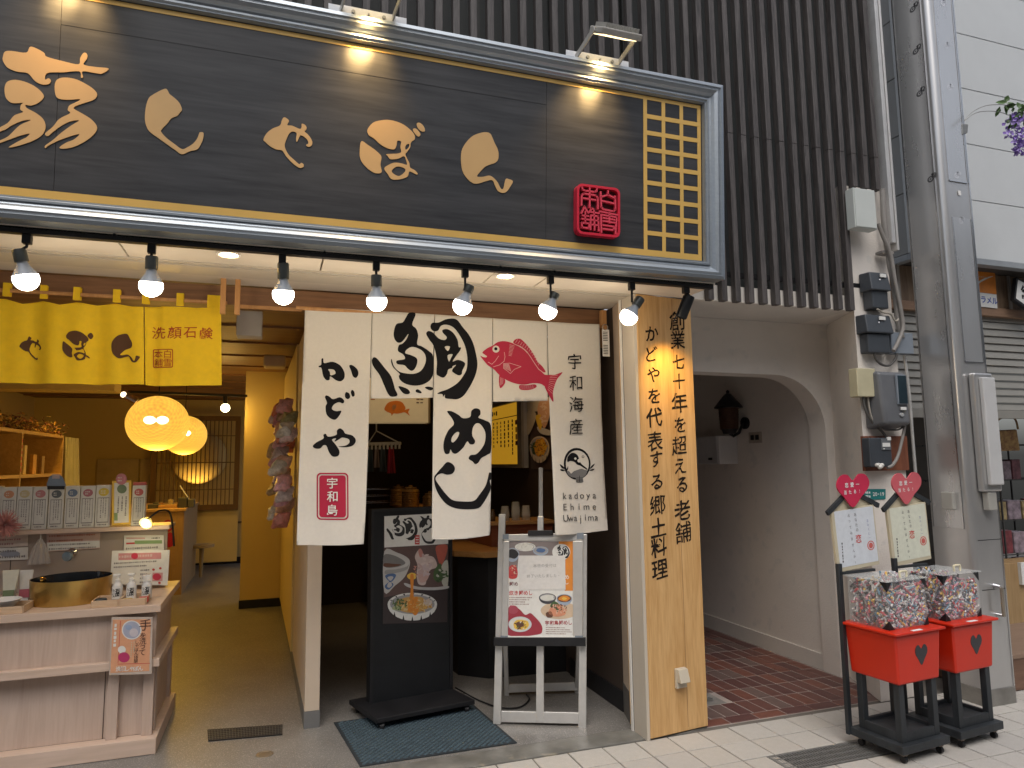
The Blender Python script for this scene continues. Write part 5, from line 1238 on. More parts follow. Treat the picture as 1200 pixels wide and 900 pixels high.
cp.shape('red_mark', [disc(1019.5, 639, 4.2, 5.6), disc(1019.5, 639, 3.2, 4.5)], C_('mark_red', (.55, .12, .10)), ct, .0060, False)
cp.shape('red_mark', [disc(1019.5, 639, 2.4, 3.4, n=7)], C_('mark_red', (.55, .12, .10)), ct, .0062)
off = Vector((.435, .04, 0))
ct2 = dup(ct, 'farther red fortune slip cart beside the steel pillar, right one of the pair'); ct2.location = ct.location + off
for ch in [o for o in C.objects if o.parent == ct2]:
    if ch.name.startswith('heart_sign'):
        ch.data = ch.data.copy(); ch.data.materials[0] = mat('faded_pink_board', (.52, .10, .12), .5); ch['label'] = 'faded pinkish heart'
    if ch.name.startswith('sign_paper'):
        ch.data = ch.data.copy(); ch.data.materials[0] = C_('greenish_paper', (.62, .63, .52)); ch['label'] = 'pale yellowish paper'
s2_ = slips(5); s2_.location = CO + off
tag(s2_, 'colourful rolled paper slips filling the clear case of the right red cart', 'paper slips')

# ================================================================== METERS ON THE PIER
def meter_round(x, z, label, g, wd, hh, name='electric_meter'):
    return None
def pbox(mb, q, y0, y1): # photo rectangle TL, BR on plane y=y0 extruded to y1
    a = P(q[0], q[1], y=y0); b = P(q[2], q[3], y=y0); return mb.box(min(a.x, b.x), max(a.x, b.x), y0, y1, min(a.z, b.z), max(a.z, b.z))
G = 'electric meters on the cream pier'
def box_w(q, y): a = P(q[0], q[1], y=y); b = P(q[2], q[3], y=y); return a.x, b.x, b.z, a.z
for (q, qb, lab, st_) in (((1020, 317, 1046, 341), (1022, 340, 1042, 362), 'small dark electric meter at the top of the cream pier', 0), ((1015, 367, 1049, 391), (1017, 391, 1044, 414), 'wider dark electric meter, second from the top, with a grey box beside it', 1)):
    x0, x1, z0_, z1_ = box_w(q, 3.41); t = thing('electric_meter', lab, 'electric meter', ((x0 + x1) / 2, 3.45, z0_), G)
    MB().hexa([Vector(v) for v in ((x0 + .004, 3.41, z0_), (x1 - .004, 3.41, z0_), (x1, 3.51, z0_), (x0, 3.51, z0_), (x0 + .012, 3.43, z1_), (x1 - .012, 3.43, z1_), (x1, 3.51, z1_), (x0, 3.51, z1_))]).build('dial_case', charcoal, t, bev=.008, seg=3)
    xm_ = (x0 + x1) / 2 + .02
    MB().box(xm_ - .022, xm_ + .028, 3.4135, 3.42, z1_ - .035, z1_ - .012).build('dial_window', pw, t)
    MB().lathe([(.006, 0), (.001, .004)], (xm_ - .03, 3.412, z1_ - .055), 10, axis=(0, -1, 0)).build('seal_screw', chrome, t)
    x0, x1, z0_, z1_ = box_w(qb, 3.43); MB().box(x0, x1, 3.43, 3.51, z0_, z1_ + .004).build('terminal_cover', charcoal, t, bev=.008, seg=3)
t = thing('electric_meter', 'large rounded grey electric meter with a dark window, third from the top', 'electric meter', (3.75, 3.45, 1.68), G)
x0, x1, z0_, z1_ = box_w((1026, 432, 1066, 503), 3.39)
MB().hexa([Vector(v) for v in ((x0 + .02, 3.36, z0_ + .03), (x1 - .012, 3.36, z0_ + .03), (x1, 3.505, z0_), (x0, 3.505, z0_), (x0 + .012, 3.38, z1_ - .02), (x1 - .01, 3.38, z1_ - .02), (x1, 3.505, z1_), (x0, 3.505, z1_))]).build('case', mat('meter_grey', (.115, .12, .13), .4), t, bev=.022, seg=5, smooth=True)
xa, xb, za, zb_ = box_w((1049.5, 439, 1063.5, 474), 3.362)
MB().box(xa, xb, 3.355, 3.372, za, zb_).build('window_frame', greyp, t, bev=.003)
MB().box(xa + .006, xb - .006, 3.352, 3.356, za + .006, zb_ - .006).build('window_glass', mat('dark_glass', (.02, .035, .045), .08), t)
xc, xd, zc, zd = box_w((1055, 477, 1061.5, 480.5), 3.358); MB().box(xc, xd, 3.352, 3.3575, zc, zd).build('sticker', pw, t)
MB().lathe([(.018, 0), (.016, .006), (.001, .007)], P(1056.5, 486, y=3.36), 20, axis=(0, -1, 0), sy=.7).build('seal_cap', mat('cap_grey', (.35, .36, .37), .4), t)
t = thing('electric_meter', 'black electric meter on a brown wooden board, lowest of the four', 'electric meter', (3.62, 3.45, 1.40), G)
bx = box_w((1011, 511, 1065, 551), 3.48); MB().box(bx[0], bx[1], 3.475, 3.4995, bx[2], bx[3]).build('wooden_board', wood('reddish_board', (.13, .04, .02), (.22, .075, .035), .6, 'z'), t, bev=.001)
bx = box_w((1017, 513, 1045, 547), 3.42); MB().box(bx[0], bx[1], 3.41, 3.4748, bx[2], bx[3]).build('case', charcoal, t, bev=.008, seg=3)
bx = box_w((1032, 514, 1044, 527), 3.408); MB().box(bx[0], bx[1], 3.405, 3.4095, bx[2], bx[3]).build('dial', mat('dial_grey', (.12, .13, .14), .3), t)
bx = box_w((1034, 519, 1043, 523.5), 3.404); MB().box(bx[0], bx[1], 3.402, 3.4045, bx[2], bx[3]).build('dial_window', pw, t)
bx = box_w((1039.5, 512, 1044, 516), 3.404); MB().box(bx[0], bx[1], 3.402, 3.4085, bx[2], bx[3]).build('sticker', pw, t)
MB().lathe([(.005, 0), (.001, .003)], P(1036, 526, y=3.404), 10, axis=(0, -1, 0)).build('seal_screw', pw, t)
mb = MB(); c = P(1032, 546, y=3.40)
for k in range(7): mb.sphere(c + Vector((random.uniform(-.03, .03), random.uniform(0, .02), random.uniform(-.012, .012))), random.uniform(.010, .018), 8, 6)
mb.build('putty', mat('white_putty', (.6, .58, .54), .8, bump=.5), t, smooth=True)
tag(MB().box(*(lambda b: (b[0], b[1], 3.44, 3.50, b[2], b[3]))(box_w((1044, 389, 1071.5, 415), 3.44))).build('junction_box', greyp, bev=.004), 'flat blue grey junction box right of the second meter', 'junction box')
x0, x1, z0_, z1_ = box_w((1005, 431, 1028, 465), 3.42)
tag(MB().hexa([Vector(v) for v in ((x0, 3.43, z0_), (x1 - .02, 3.42, z0_), (x1 - .01, 3.4995, z0_), (x0, 3.4995, z0_), (x0, 3.43, z1_), (x1, 3.42, z1_), (x1, 3.4995, z1_), (x0, 3.4995, z1_))]).build('cream_junction_box', mat('yellowed_plastic', (.46, .42, .28), .5), bev=.005), 'yellowed cream junction box left of the large rounded meter', 'junction box')
x0, x1, z0_, z1_ = box_w((1000, 219, 1029, 269), 3.38)
wbx = thing('distribution_box', 'pale grey square cabinet mounted at the bottom of the slat screen', 'electric cabinet', ((x0 + x1) / 2, 3.42, z0_))
MB().box(x0, x1, 3.385, 3.453, z0_, z1_).build('body', mat('cabinet_paint', (.50, .53, .51), .5, var=.04), wbx, bev=.004)
MB().box(x0 + .006, x1 - .006, 3.380, 3.3846, z0_ + .006, z1_ - .006).build('door', mat('cabinet_paint', (.50, .53, .51), .5), wbx, bev=.002)
pipe_m = mat('pipe_grey', (.22, .205, .19), .55, var=.15)
def cable(label, pts, r, m=pipe_m, y=3.45, name='conduit', group='cables and conduits by the meters'):
    return tag(MB().tube(spline3([tuple(P(*p[:2], y=(p[2] if len(p) > 2 else y))) for p in pts], 5), r, 10).build(name, m, smooth=True), label, 'conduit', group)
cable('thick grey conduit running down from the slat screen past the cabinet', [(1034, 222), (1036, 260), (1040, 290), (1043, 312), (1047, 330), (1051, 360), (1054, 385), (1057, 396)], .019)
cable('grey conduit curving down beside the second meter to the meter loop', [(1029, 262), (1036, 280), (1044, 300), (1049, 330), (1056, 365), (1058, 385), (1052, 402), (1047, 411)], .013, y=3.42)
cable('thin cable looping below the second meter', [(1024, 410), (1026, 420), (1033, 427), (1042, 428), (1049, 421), (1052, 412)], .008, mat('cable_dark', (.08, .075, .07), .6))
cable('dark cable hanging from the cream junction box to the lowest meter', [(1011, 464), (1014, 480), (1022, 494), (1030, 502), (1037, 510), (1039, 516)], .008, mat('cable_dark', (.08, .075, .07), .6))
cable('second cable from the cream junction box', [(1017, 464), (1019, 480), (1024, 495), (1033, 505)], .006, mat('cable_light', (.36, .33, .28), .6))
cable('grey conduit from the large meter curving down into the lowest meter', [(1061, 480), (1060, 500), (1056, 520), (1052, 535), (1046, 545), (1040, 548)], .010, y=3.41)
cable('thin cables bridging under the large meter', [(1028, 497), (1035, 503), (1045, 504), (1056, 502), (1062, 492)], .006, mat('cable_dark', (.08, .075, .07), .6), y=3.42)
cable('pale cable crossing between the two upper meters', [(1028, 362), (1035, 366), (1044, 368), (1049, 376), (1053, 374)], .006, mat('cable_light', (.36, .33, .28), .6), y=3.42)
cable('vertical pale tube along the pier edge', [(1057, 400), (1063, 440), (1067, 480), (1070, 520), (1074, 566)], .010, alu, y=3.49)
tag(MB().bar(P(1033, 320, y=3.46), P(1048, 319, y=3.46), .03, .012).build('pipe_clamp', pipe_m, bev=.002) if False else pbox(MB(), (1034, 293, 1048, 298), 3.44, 3.50).build('pipe_clamp', pipe_m, bev=.003), 'grey clamp holding the conduit on the pier', 'pipe clamp')
ad = thing('address_plate', 'small green enamel address plate with white number 20-19 on the pier', 'address plate', P(1030, 578, y=3.49))
ap = Plane((3.585, 3.498, 0), (1, 0, 0))
ap.quadbox(MB(), [(1012, 573), (1037.5, 573), (1037.5, 585), (1012, 586)], 0, .003).build('plate', mat('green_enamel', (.02, .17, .17), .3), ad, bev=.001)
ap.chars('lettering', [(c, 1023.5 + i * 2.7, 579 - i * .02, .034) for i, c in enumerate('20-19')], paper, ad, .0038, bold=.015)
ap.chars('lettering', [(c, 1014.5 + i * 4, 576.4, .018) for i, c in enumerate('大街')] + [(c, 1014 + i * 3.4, 581.8, .016) for i, c in enumerate('三丁目')], paper, ad, .0038) if False else ap.marks('small_print', 1013.5, 575, 1021.5, 584, 2, paper, ad, .0038, cell=.014, th=.7)

# ================================================================== STEEL PILLAR
sp_ = thing('steel_pillar', 'tall brushed stainless steel arcade pillar with round crest marks, right of the carts', 'pillar', (4.2, 3.3, 0))
x0, x1, y0, y1 = 4.088, 4.325, 3.20, 3.475
pts = []
r = .035
pts = [(x1, y1), (x0, y1)] + [(x0 + r - r * math.cos(a), y0 + r - r * math.sin(a)) for a in [math.pi / 2 * i / 8 for i in range(9)]] + [(x1, y0)]
def steelprism(z0_, z1_): return MB().prism(pts, z0_, z1_)
o = steelprism(.10, 6.0).build('shaft', steel, sp_); 
for p_ in o.data.polygons: p_.use_smooth = True
o.data.set_sharp_from_angle(angle=R_(30))
MB().prism([(x1 + .006, y1 + .004), (x0 - .006, y1 + .004), (x0 - .006, y0 + .02), (x0 + .02, y0 - .006), (x1 + .006, y0 - .006)], 0, .0995).build('base', mat('dull_steel', (.30, .29, .27), .45, .7, var=.2, scale=8), sp_, bev=.003)
st2 = mat('steel_panel', (.60, .60, .60), .28, .75, var=.05, scale=3, stretch=(2, 2, .5))
bright = mat('steel_trim', (.62, .62, .62), .2, 1)
# framed panels: front face (y = y0) and left face (x = x0)
for za, zb_ in ((3.30, 6.0), (2.10, 3.05)):
    MB().box(x0 + .06, x1 - .02, y0 - .004, y0 - .0005, za, zb_).build('front_panel', st2, sp_, bev=.001)
    for a, b, c, d in ((x0 + .052, x0 + .058, za, zb_), (x1 - .018, x1 - .012, za, zb_), (x0 + .059, x1 - .019, za - .006, za)): MB().box(a, b, y0 - .0075, y0 - .0005, c, d).build('panel_trim', bright, sp_)
MB().box(x0 - .004, x0 - .0005, y0 + .055, y1 - .018, 1.05, 6.0).build('side_panel', st2, sp_, bev=.001)
for yy in (y0 + .048, y1 - .016): MB().box(x0 - .008, x0 - .0005, yy, yy + .006, 1.05, 6.0).build('panel_trim', bright, sp_)
MB().box(x1 - .006, x1 + .003, y0 - .006, y0 - .0006, .1, 6.0).build('panel_trim', bright, sp_)
crest = mat('crest_etch', (.12, .12, .125), .5, .6); crest_l = mat('crest_light', (.66, .66, .68), .3, .5)
def crest_mb(place):
    mb = MB(); add_flat(mb, [disc(-.35, -.3, .8), disc(-.35, -.25, .42)], place, False); add_flat(mb, [disc(.55, .5, .6), disc(.55, .55, .3)], place, False); add_flat(mb, [disc(.2, .75, .3)], place, False); add_flat(mb, [disc(.75, -.1, .25)], place, False); add_flat(mb, [disc(-.35, -.25, .22)], place, False); return mb
for (u, v) in ((1071, 8.5), (1074.5, 58), (1079, 107.5), (1092, 208)):
    p = P(u, v, x=x0 - .0045); crest_mb(lambda a, b, p=p: p + Vector((0, -a * .030, b * .026))).build('crest_mark', crest, sp_)
for (u, v) in ((1106, 3), (1110, 53), (1113.5, 102), (1122, 205), (1127, 258)):
    p = P(u, v, y=y0 - .0045); crest_mb(lambda a, b, p=p: p + Vector((a * .026, -.0003, b * .024))).build('crest_mark', crest_l, sp_)
p = P(1124.5, 226, y=y0 - .005); MB().box(p.x - .012, p.x + .012, y0 - .0055, y0 - .0045, p.z - .016, p.z + .016).build('sticker', paper, sp_)
# joint lines
for zz in (.98, .68): MB().box(x0 + .04, x1 + .001, y0 - .0015, y0 - .0004, zz, zz + .004).build('joint', black_m, sp_)
# light box, junction boxes, handle, clamp
lb = thing('lamp_box', 'long upright frosted lamp box mounted on the steel pillar', 'lamp', P(1150, 575, y=3.16))
x0_, x1_, z0_, z1_ = box_w((1134, 440, 1167, 572), 3.15)
MB().box(4.155, 4.315, 3.15, 3.1945, z0_ - .02, z1_ + .02).build('housing', steel, lb, bev=.012, seg=4)
MB().box(4.185, 4.295, 3.12, 3.1495, z0_ + .02, z1_ - .01).build('diffuser', mat('frosted_diffuser', (.50, .50, .50), .35, var=.05), lb, bev=.008, seg=3)
tag(MB().box(4.19, 4.265, 3.155, 3.1955, 1.165, 1.275).build('switch_box', mat('grey_box', (.34, .33, .30), .4), bev=.006), 'small beige grey box under the lamp box on the steel pillar front', 'switch box')
tag(MB().box(4.055, 4.0945, 3.29, 3.37, 1.165, 1.275).build('switch_box', mat('grey_box', (.34, .33, .30), .4), bev=.006), 'small grey box on the left face of the steel pillar', 'switch box')
hd = thing('pillar_handle', 'bolted vertical steel handle low on the steel pillar', 'handle', (4.25, 3.17, .55))
hp0 = P(1163, 688, y=3.17); hx_ = 4.235
MB().cyl((hx_, 3.199, .70), (hx_, 3.16, .70), .018, .012, 16).build('mount', chrome, hd, smooth=True)
MB().box(hx_ - .011, hx_ + .011, 3.150, 3.163, .525, .70).build('bar', mat('worn_brass_steel', (.36, .31, .25), .4, .8), hd, bev=.004)
MB().cyl((hx_, 3.199, .53), (hx_, 3.16, .53), .012, .010, 16).build('mount', chrome, hd, smooth=True)

# flower with wires
wis = thing('hanging_wisteria', 'purple artificial wisteria cluster with green leaves wired to the steel pillar', 'artificial flowers', P(1190, 150, y=3.15))
cl0 = P(1130, 150, y=3.19)
MB().hexa([cl0 + Vector(v) for v in ((-.02, 0, -.05), (.03, 0, -.03), (.03, .02, -.03), (-.02, .02, -.05), (-.015, 0, .03), (.045, 0, .035), (.045, .02, .035), (-.015, .02, .03))]).build('clamp', steel_g, wis, bev=.006)
for q in ([(1130, 141), (1140, 131), (1155, 124), (1172, 122.5), (1182, 124)], [(1130, 142), (1140, 134), (1152, 130.5), (1170, 131), (1182, 135)]):
    MB().tube(spline3([tuple(P(*p, y=3.15)) for p in q], 4), .0025, 6).build('wire', steel_g, wis)
rnd = random.Random(3)
leafm = mat('leaf_green', (.06, .12, .03), .5, var=.35, scale=20); petm = mat('wisteria_purple', (.20, .12, .42), .6, var=.35, scale=30)
petm2 = mat('wisteria_pale', (.34, .26, .55), .6, var=.2, scale=30)
def leaf(mb, c, L, W, d, n_):
    d = d.normalized(); s_ = d.cross(n_).normalized(); n2 = s_.cross(d)
    mb.add([c, c + d * L * .35 + s_ * W + n2 * L * .06, c + d * L * .75 + s_ * W * .7, c + d * L, c + d * L * .75 - s_ * W * .7, c + d * L * .35 - s_ * W + n2 * L * .06, c + d * L * .5 - n2 * L * .08], [(0, 1, 6), (1, 2, 6), (2, 3, 6), (3, 4, 6), (4, 5, 6), (5, 0, 6)])
mb = MB()
for k in range(34):
    u = rnd.uniform(1171, 1204); v = rnd.uniform(118, 146) + (0 if u > 1175 else 5)
    leaf(mb, P(u, v, y=3.15 + rnd.uniform(-.04, .04)), rnd.uniform(.04, .07), .018, Vector((rnd.gauss(0, 1), rnd.gauss(0, .6), rnd.gauss(-.5, .8))), Vector((rnd.gauss(0, .4), -1, rnd.gauss(0, .4))))
mb.build('leaves', leafm, wis)
m1 = MB(); m2 = MB()
for k in range(360):
    v = rnd.uniform(133, 181); lo = 1182 if v < 160 else 1188 + (v - 160) * .3
    if v < 142: lo = 1188
    u = rnd.uniform(lo - 5, 1215)
    leaf(rnd.choice((m1, m1, m2)), P(u, v, y=3.15 + rnd.uniform(-.05, .05)), rnd.uniform(.020, .034), .012, Vector((rnd.gauss(0, 1), rnd.gauss(0, 1), rnd.gauss(0, 1))), Vector((rnd.gauss(0, .6), -1, rnd.gauss(0, .6))))
m1.build('petals', petm, wis)['kind'] = 'stuff'; m2.build('pale_petals', petm2, wis)['kind'] = 'stuff'

# ================================================================== NEIGHBOUR BUILDING
nb_ = thing('neighbour_building', 'grey panel clad neighbouring building with a brown boarded shopfront and a half open shutter', 'building', (5.5, 4, 0))
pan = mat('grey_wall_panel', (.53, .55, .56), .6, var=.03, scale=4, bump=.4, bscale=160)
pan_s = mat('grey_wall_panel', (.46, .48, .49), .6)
zs = [P(1150, 303, y=3.74).z]
for v in (234, 168, 103, 38): zs.append(P({234: 1137, 168: 1131, 103: 1127, 38: 1120}[v], v, y=3.75).z)
zs += [zs[-1] + .45, zs[-1] + .9, zs[-1] + 1.35]
for a, b in zip(zs, zs[1:]):
    MB().box(4.51, 7.0, 3.75, 3.80, a + .003, b - .003).build('wall_panel', pan, nb_, bev=.002, seg=1); MB().box(7.006, 9.6, 3.75, 3.80, a + .003, b - .003).build('wall_panel', pan, nb_, bev=.002, seg=1)
    MB().box(4.45, 4.50, 3.80, 6.0, a + .003, b - .003).build('wall_panel', mat('side_wall_panel', (.25, .255, .25), .6, var=.04, scale=4, bump=.4, bscale=160), nb_, bev=.002, seg=1)  # gap side gets a darker panel copy: shade put into the colour
MB().box(4.502, 9.6, 3.802, 6, zs[0] + .02, zs[-1]).build('core', mat('core_dark', (.05, .05, .05), .8), nb_)
MB().box(4.442, 4.507, 3.742, 3.797, zs[0], zs[-1]).build('corner_trim', mat('corner_trim_paint', (.44, .46, .47), .4), nb_, bev=.003)
MB().box(4.44, 9.6, 3.73, 3.80, zs[0] - .05, zs[0] - .004).build('fascia', mat('fascia_grey', (.26, .28, .30), .4), nb_, bev=.003)
MB().box(4.44, 4.505, 3.801, 6.0, zs[0] - .05, zs[0] - .004).build('fascia', mat('fascia_grey', (.26, .28, .30), .4), nb_, bev=.003)
MB().box(4.505, 9.6, 3.8005, 4.0, zs[0] - .04, zs[0] - .02).build('under_soffit', mat('dark_soffit', (.05, .045, .04), .7), nb_)
bd_w = wood('brown_boards', (.12, .075, .045), (.22, .15, .095), .65, 'z', 1.2)
xx = 4.28
zt_, zb2 = zs[0] - .045, P(1170, 372, y=3.95).z
while xx < 8.5:
    MB().box(xx + .003, xx + .192, 3.94, 3.975, zb2 + .07, zt_).build('board', bd_w, nb_, bev=.002, seg=1)
    MB().box(xx - .012, xx + .012, 3.925, 3.9395, zb2 + .07, zt_).build('batten', mat('grey_batten', (.30, .27, .24), .6), nb_); xx += .198
MB().box(4.27, 8.6, 3.92, 3.99, zb2, zb2 + .069).build('lintel', wood('lintel_wood', (.20, .12, .075), (.29, .18, .115), .6, 'x'), nb_, bev=.003)
sh_m = mat('shutter_grey', (.27, .26, .235), .5, .2, var=.05)
zsb = 1.83; k = 0; z = zsb + .03
while z < zb2 - .01:
    mb = MB(); za, zb_ = z, z + .064
    mb.hexa([Vector(v) for v in ((4.27, 3.955, za), (8.6, 3.955, za), (8.6, 3.985, za), (4.27, 3.985, za), (4.27, 3.97, za + .058), (8.6, 3.97, za + .058), (8.6, 3.985, za + .058), (4.27, 3.985, za + .058))])
    mb.build('shutter_slat', sh_m, nb_, bev=.004, seg=2); z += .060
MB().box(4.27, 8.6, 3.95, 3.985, zsb - .035, zsb + .028).build('shutter_bottom_bar', sh_m, nb_, bev=.003)
MB().box(4.20, 4.262, 3.93, 3.99, 0, 2.87).build('shutter_guide', alu, nb_)
for k in range(34): MB().box(4.13, 4.195, 3.955, 3.985, .3 + k * .045, .3425 + k * .045).build('wall_tile', mat('small_white_tile', (.55, .55, .53), .3), nb_)
MB().box(4.12, 4.199, 3.97, 3.99, 0, 2.87).build('tile_backing', mat('tile_grout_dark', (.12, .11, .1), .8), nb_)
MB().box(3.94, 4.12, 4.6, 4.7, 0, 5.6).build('gap_wall', plaster_d, nb_)
MB().box(4.0, 9.6, 7.2, 7.3, 0, 2.87).build('inner_back_wall', mat('shop_dark_wall', (.10, .08, .06), .7), nb_)
MB().box(4.27, 9.6, 3.99, 7.2, 2.70, 2.76).build('inner_ceiling', mat('shop_dark_wall', (.10, .08, .06), .7), nb_)
MB().box(4.20, 4.27, 3.991, 7.2, 0, 2.80).build('inner_side_wall', mat('shop_dark_wall', (.10, .08, .06), .7), nb_)
MB().box(4.27, 9.6, 3.992, 7.2, -.2, .004).build('inner_floor', mat('shop_grey_floor', (.30, .29, .27), .5), nb_)
lamp('neighbour_ceiling_lamp', 'AREA', (6.5, 5.4, 2.75), 14, (1, .82, .62), .5, (6.5, 5.4, 0))
# signs on the boards
os_ = thing('caramel_sign', 'orange and white snack sign partly hidden behind the steel pillar', 'shop sign', P(1155, 350, y=3.9))
op = Plane((5.2, 3.918, 0), (1, 0, 0))
op.quadbox(MB(), [(1124, 312), (1165, 320), (1167, 345), (1126, 340)], 0, .006).build('orange_panel', mat('orange_paint', (.62, .20, .02), .5, var=.15, scale=9), os_)
op.quadbox(MB(), [(1126, 340.3), (1167, 345.3), (1168, 361.5), (1127, 357)], 0, .006).build('white_panel', pw, os_)
op.chars('lettering', [(c, 1138.5 + i * 6.6 - (1 if i == 1 else 0), 349.5 + i * .9, .062 if c != 'ャ' else .05) for i, c in enumerate('キャラメル')], C_('sign_blue', (.05, .09, .35)), os_, .0065, bold=.03)
op.shape('swoosh', [[(1140, 338), (1146, 330), (1156, 325), (1163, 324), (1156, 327), (1147, 332), (1141, 339)]], pw, os_, .0066)
op.marks('small_print', 1144, 322, 1160, 328, 1, C_('sign_pale', (.60, .36, .20)), os_, .0066, cell=.02)
ks = thing('kanji_sign', 'white lozenge shaped sign with a black brush character at the right photo edge', 'shop sign', P(1194, 345, y=3.85))
kp = Plane((5.5, 3.86, 0), (1, 0, 0))
kq = [(1188, 328), (1207, 337), (1207, 366), (1185, 350)]
kp.shape('board_edge', [[(1187, 326), (1212, 338), (1212, 372), (1184, 352)]], black_m, ks, .03, False)
mb = MB(); add_flat(mb, [[kp.uv(*q) for q in [(1187, 326), (1212, 338), (1212, 372), (1184, 352)]]], lambda a, b: kp.w(a, b, .029), False, None, tuple(kp.n * -.03)); mb.build('board_body', black_m, ks)
kp.shape('board_face', [[(1188.5, 329), (1211, 340), (1211, 368), (1186, 350.5)]], pw, ks, .031, False)
kp.chars('lettering', [('絣', 1198.5, 346.5, .13)], ink, ks, .032, bold=.02, slant=-.4, brush=.05)
tag(MB().tube(spline3([tuple(P(*p, y=3.7)) for p in ((1079, 361), (1076, 360), (1076, 366), (1083, 372), (1080, 384), (1078, 391), (1081, 396), (1086, 394), (1086, 389), (1082, 392), (1083, 410), (1086, 430), (1088, 452), (1086, 458))], 4), .005, 8).build('wire_hook', mat('white_wire', (.6, .58, .52), .5), smooth=True), 'white wire hook hanging in the gap left of the steel pillar', 'hook')
# goods in the neighbour shop
rk = thing('goods_rack', 'dark wire rack of packaged goods inside the half shuttered shop', 'shelf rack', (6.1, 4.6, 0))
rkm = mat('rack_metal', (.05, .05, .05), .5)
mb = MB()
for x in (5.55, 6.2, 6.9, 7.6): mb.bar((x, 4.55, 0), (x, 4.55, 1.75), .012); mb.bar((x, 4.95, 0), (x, 4.95, 1.75), .012)
for z in (.35, .62, .92, 1.28, 1.6):
    for y in (4.55, 4.75, 4.95): mb.bar((5.55, y, z), (7.6, y, z), .008)
mb.build('frame', rkm, rk)
rnd = random.Random(11)
packs = [(.20, .05, .06), (.30, .24, .28), (.10, .10, .16), (.36, .28, .14), (.22, .10, .12), (.30, .30, .32)]
k_ = 0
for z, nn in ((.355, 9), (.625, 9), (.925, 9), (1.285, 7)):
    x = 5.6
    for i in range(nn):
        wd = rnd.uniform(.08, .19); hh_ = rnd.uniform(.16, .24); c = packs[rnd.randrange(6)]
        o = MB().box(x, x + wd, 4.58, 4.72, z, z + hh_).build('goods_pack', mat('pack_%d' % packs.index(c), c, .5, var=.6, scale=14), bev=.004)
        tag(o, '%s goods pack, %s from the left, %s shelf of the wire rack' % (('dark red', 'mauve grey', 'navy', 'tan', 'wine red', 'pale grey')[packs.index(c)], ('first', 'second', 'third', 'fourth', 'fifth', 'sixth', 'seventh', 'eighth', 'ninth')[i], {.355: 'lowest', .625: 'second lowest', .925: 'second highest', 1.285: 'highest'}[z]), 'package', 'packs on the wire rack'); x += wd + .02
bgs = thing('fabric_basket', 'floral cloth basket hanging at the top of the half shuttered shop', 'basket', (6.2, 4.3, 1.5))
MB().hexa([P(1164, 528, y=4.3), P(1196, 528, y=4.3), P(1196, 528, y=4.3) + Vector((0, .2, 0)), P(1164, 528, y=4.3) + Vector((0, .2, 0)), P(1165, 505, y=4.25), P(1192, 503, y=4.25), P(1192, 503, y=4.25) + Vector((0, .25, 0)), P(1165, 505, y=4.25) + Vector((0, .25, 0))]).build('bag', mat('floral_cloth', (.50, .34, .14), .8, var=0, scale=22, col2=(.16, .07, .04)), bgs, bev=.01)
MB().tube(spline3([tuple(P(*p, y=4.3)) for p in ((1166, 504), (1170, 492), (1182, 488), (1190, 492), (1193, 503))], 4), .008, 6).build('handle', mat('floral_cloth', (.50, .34, .14), .8), bgs)
cbx = thing('wooden_counter_box', 'light wooden display counter inside the half shuttered shop', 'counter', (6.0, 4.5, 0))
MB().box(5.55, 7.3, 4.30, 4.50, .02, .60).build('body', wood('honey_wood', (.26, .16, .07), (.38, .25, .12), .55, 'z'), cbx, bev=.003)
tag(MB().box(*[v for v in (5.98, 6.05, 4.27, 4.2995, .42, .60)]).build('price_card', pw), 'small white price card on the wooden display counter', 'card')
plt = thing('brown_platform', 'low brown wooden step platform at the right edge behind the steel pillar', 'platform', (4.9, 3.6, 0))
MB().box(4.345, 5.6, 3.34, 3.93, .005, .20).build('body', wood('dark_platform_wood', (.13, .07, .045), (.20, .115, .075), .6, 'x'), plt, bev=.003)
MB().box(4.335, 5.61, 3.33, 3.935, .201, .228).build('top', wood('platform_top_wood', (.20, .13, .09), (.27, .18, .125), .55, 'x'), plt, bev=.003)

# ================================================================== SOAP SHOP: wash counter
wc = thing('wash_counter', 'long whitewashed wood wash counter at the left front of the soap shop', 'counter', (-1.4, 4.6, 0))
XR = -.562
MB().box(-2.9, XR - .03, 4.32, 5.02, .085, .726).build('body', count_w, wc)
MB().box(-2.9, XR - .012, 4.278, 4.3198, .487, .7265).build('upper_panel', count_w, wc)
MB().box(-2.9, XR + .012, 4.232, 5.06, .727, .766).build('top', count_x, wc, bev=.002)
MB().box(-2.9, XR + .016, 4.235, 4.3199, .445, .4865).build('ledge', count_x, wc, bev=.002)
MB().box(XR - .0298, XR + .016, 4.32, 5.02, .445, .4865).build('side_ledge', count_x, wc, bev=.002)
MB().box(-2.9, XR + .016, 4.235, 4.3199, .004, .084).build('plinth', count_x, wc, bev=.002)
MB().box(XR - .0298, XR + .016, 4.32, 5.02, .004, .084).build('side_plinth', count_x, wc, bev=.002)
for u0, u1 in ((127, 139.5), (168, 180.5)):
    a = P(u0, 800, y=4.29).x; b = P(u1, 800, y=4.29).x
    MB().box(a, b, 4.285, 4.3195, .0845, .4445).build('batten', count_w, wc, bev=.002)
MB().box(P(122, 800, y=4.3).x, P(122, 800, y=4.3).x + .003, 4.3165, 4.3198, .0845, .4445).build('panel_joint', brownwall, wc)
for b0 in (4.36, 4.94): MB().box(XR - .0298, XR - .01, b0, b0 + .06, .0845, .4445).build('side_batten', count_w, wc)
MB().box(-2.9, -.62, 4.93, 4.95, .7665, 1.112).build('splashback', mat('splash_laminate', (.36, .30, .26), .45, var=.03), wc)
MB().box(-2.9, -.60, 4.84, 5.12, 1.1125, 1.137).build('shelf', count_x, wc, bev=.002)
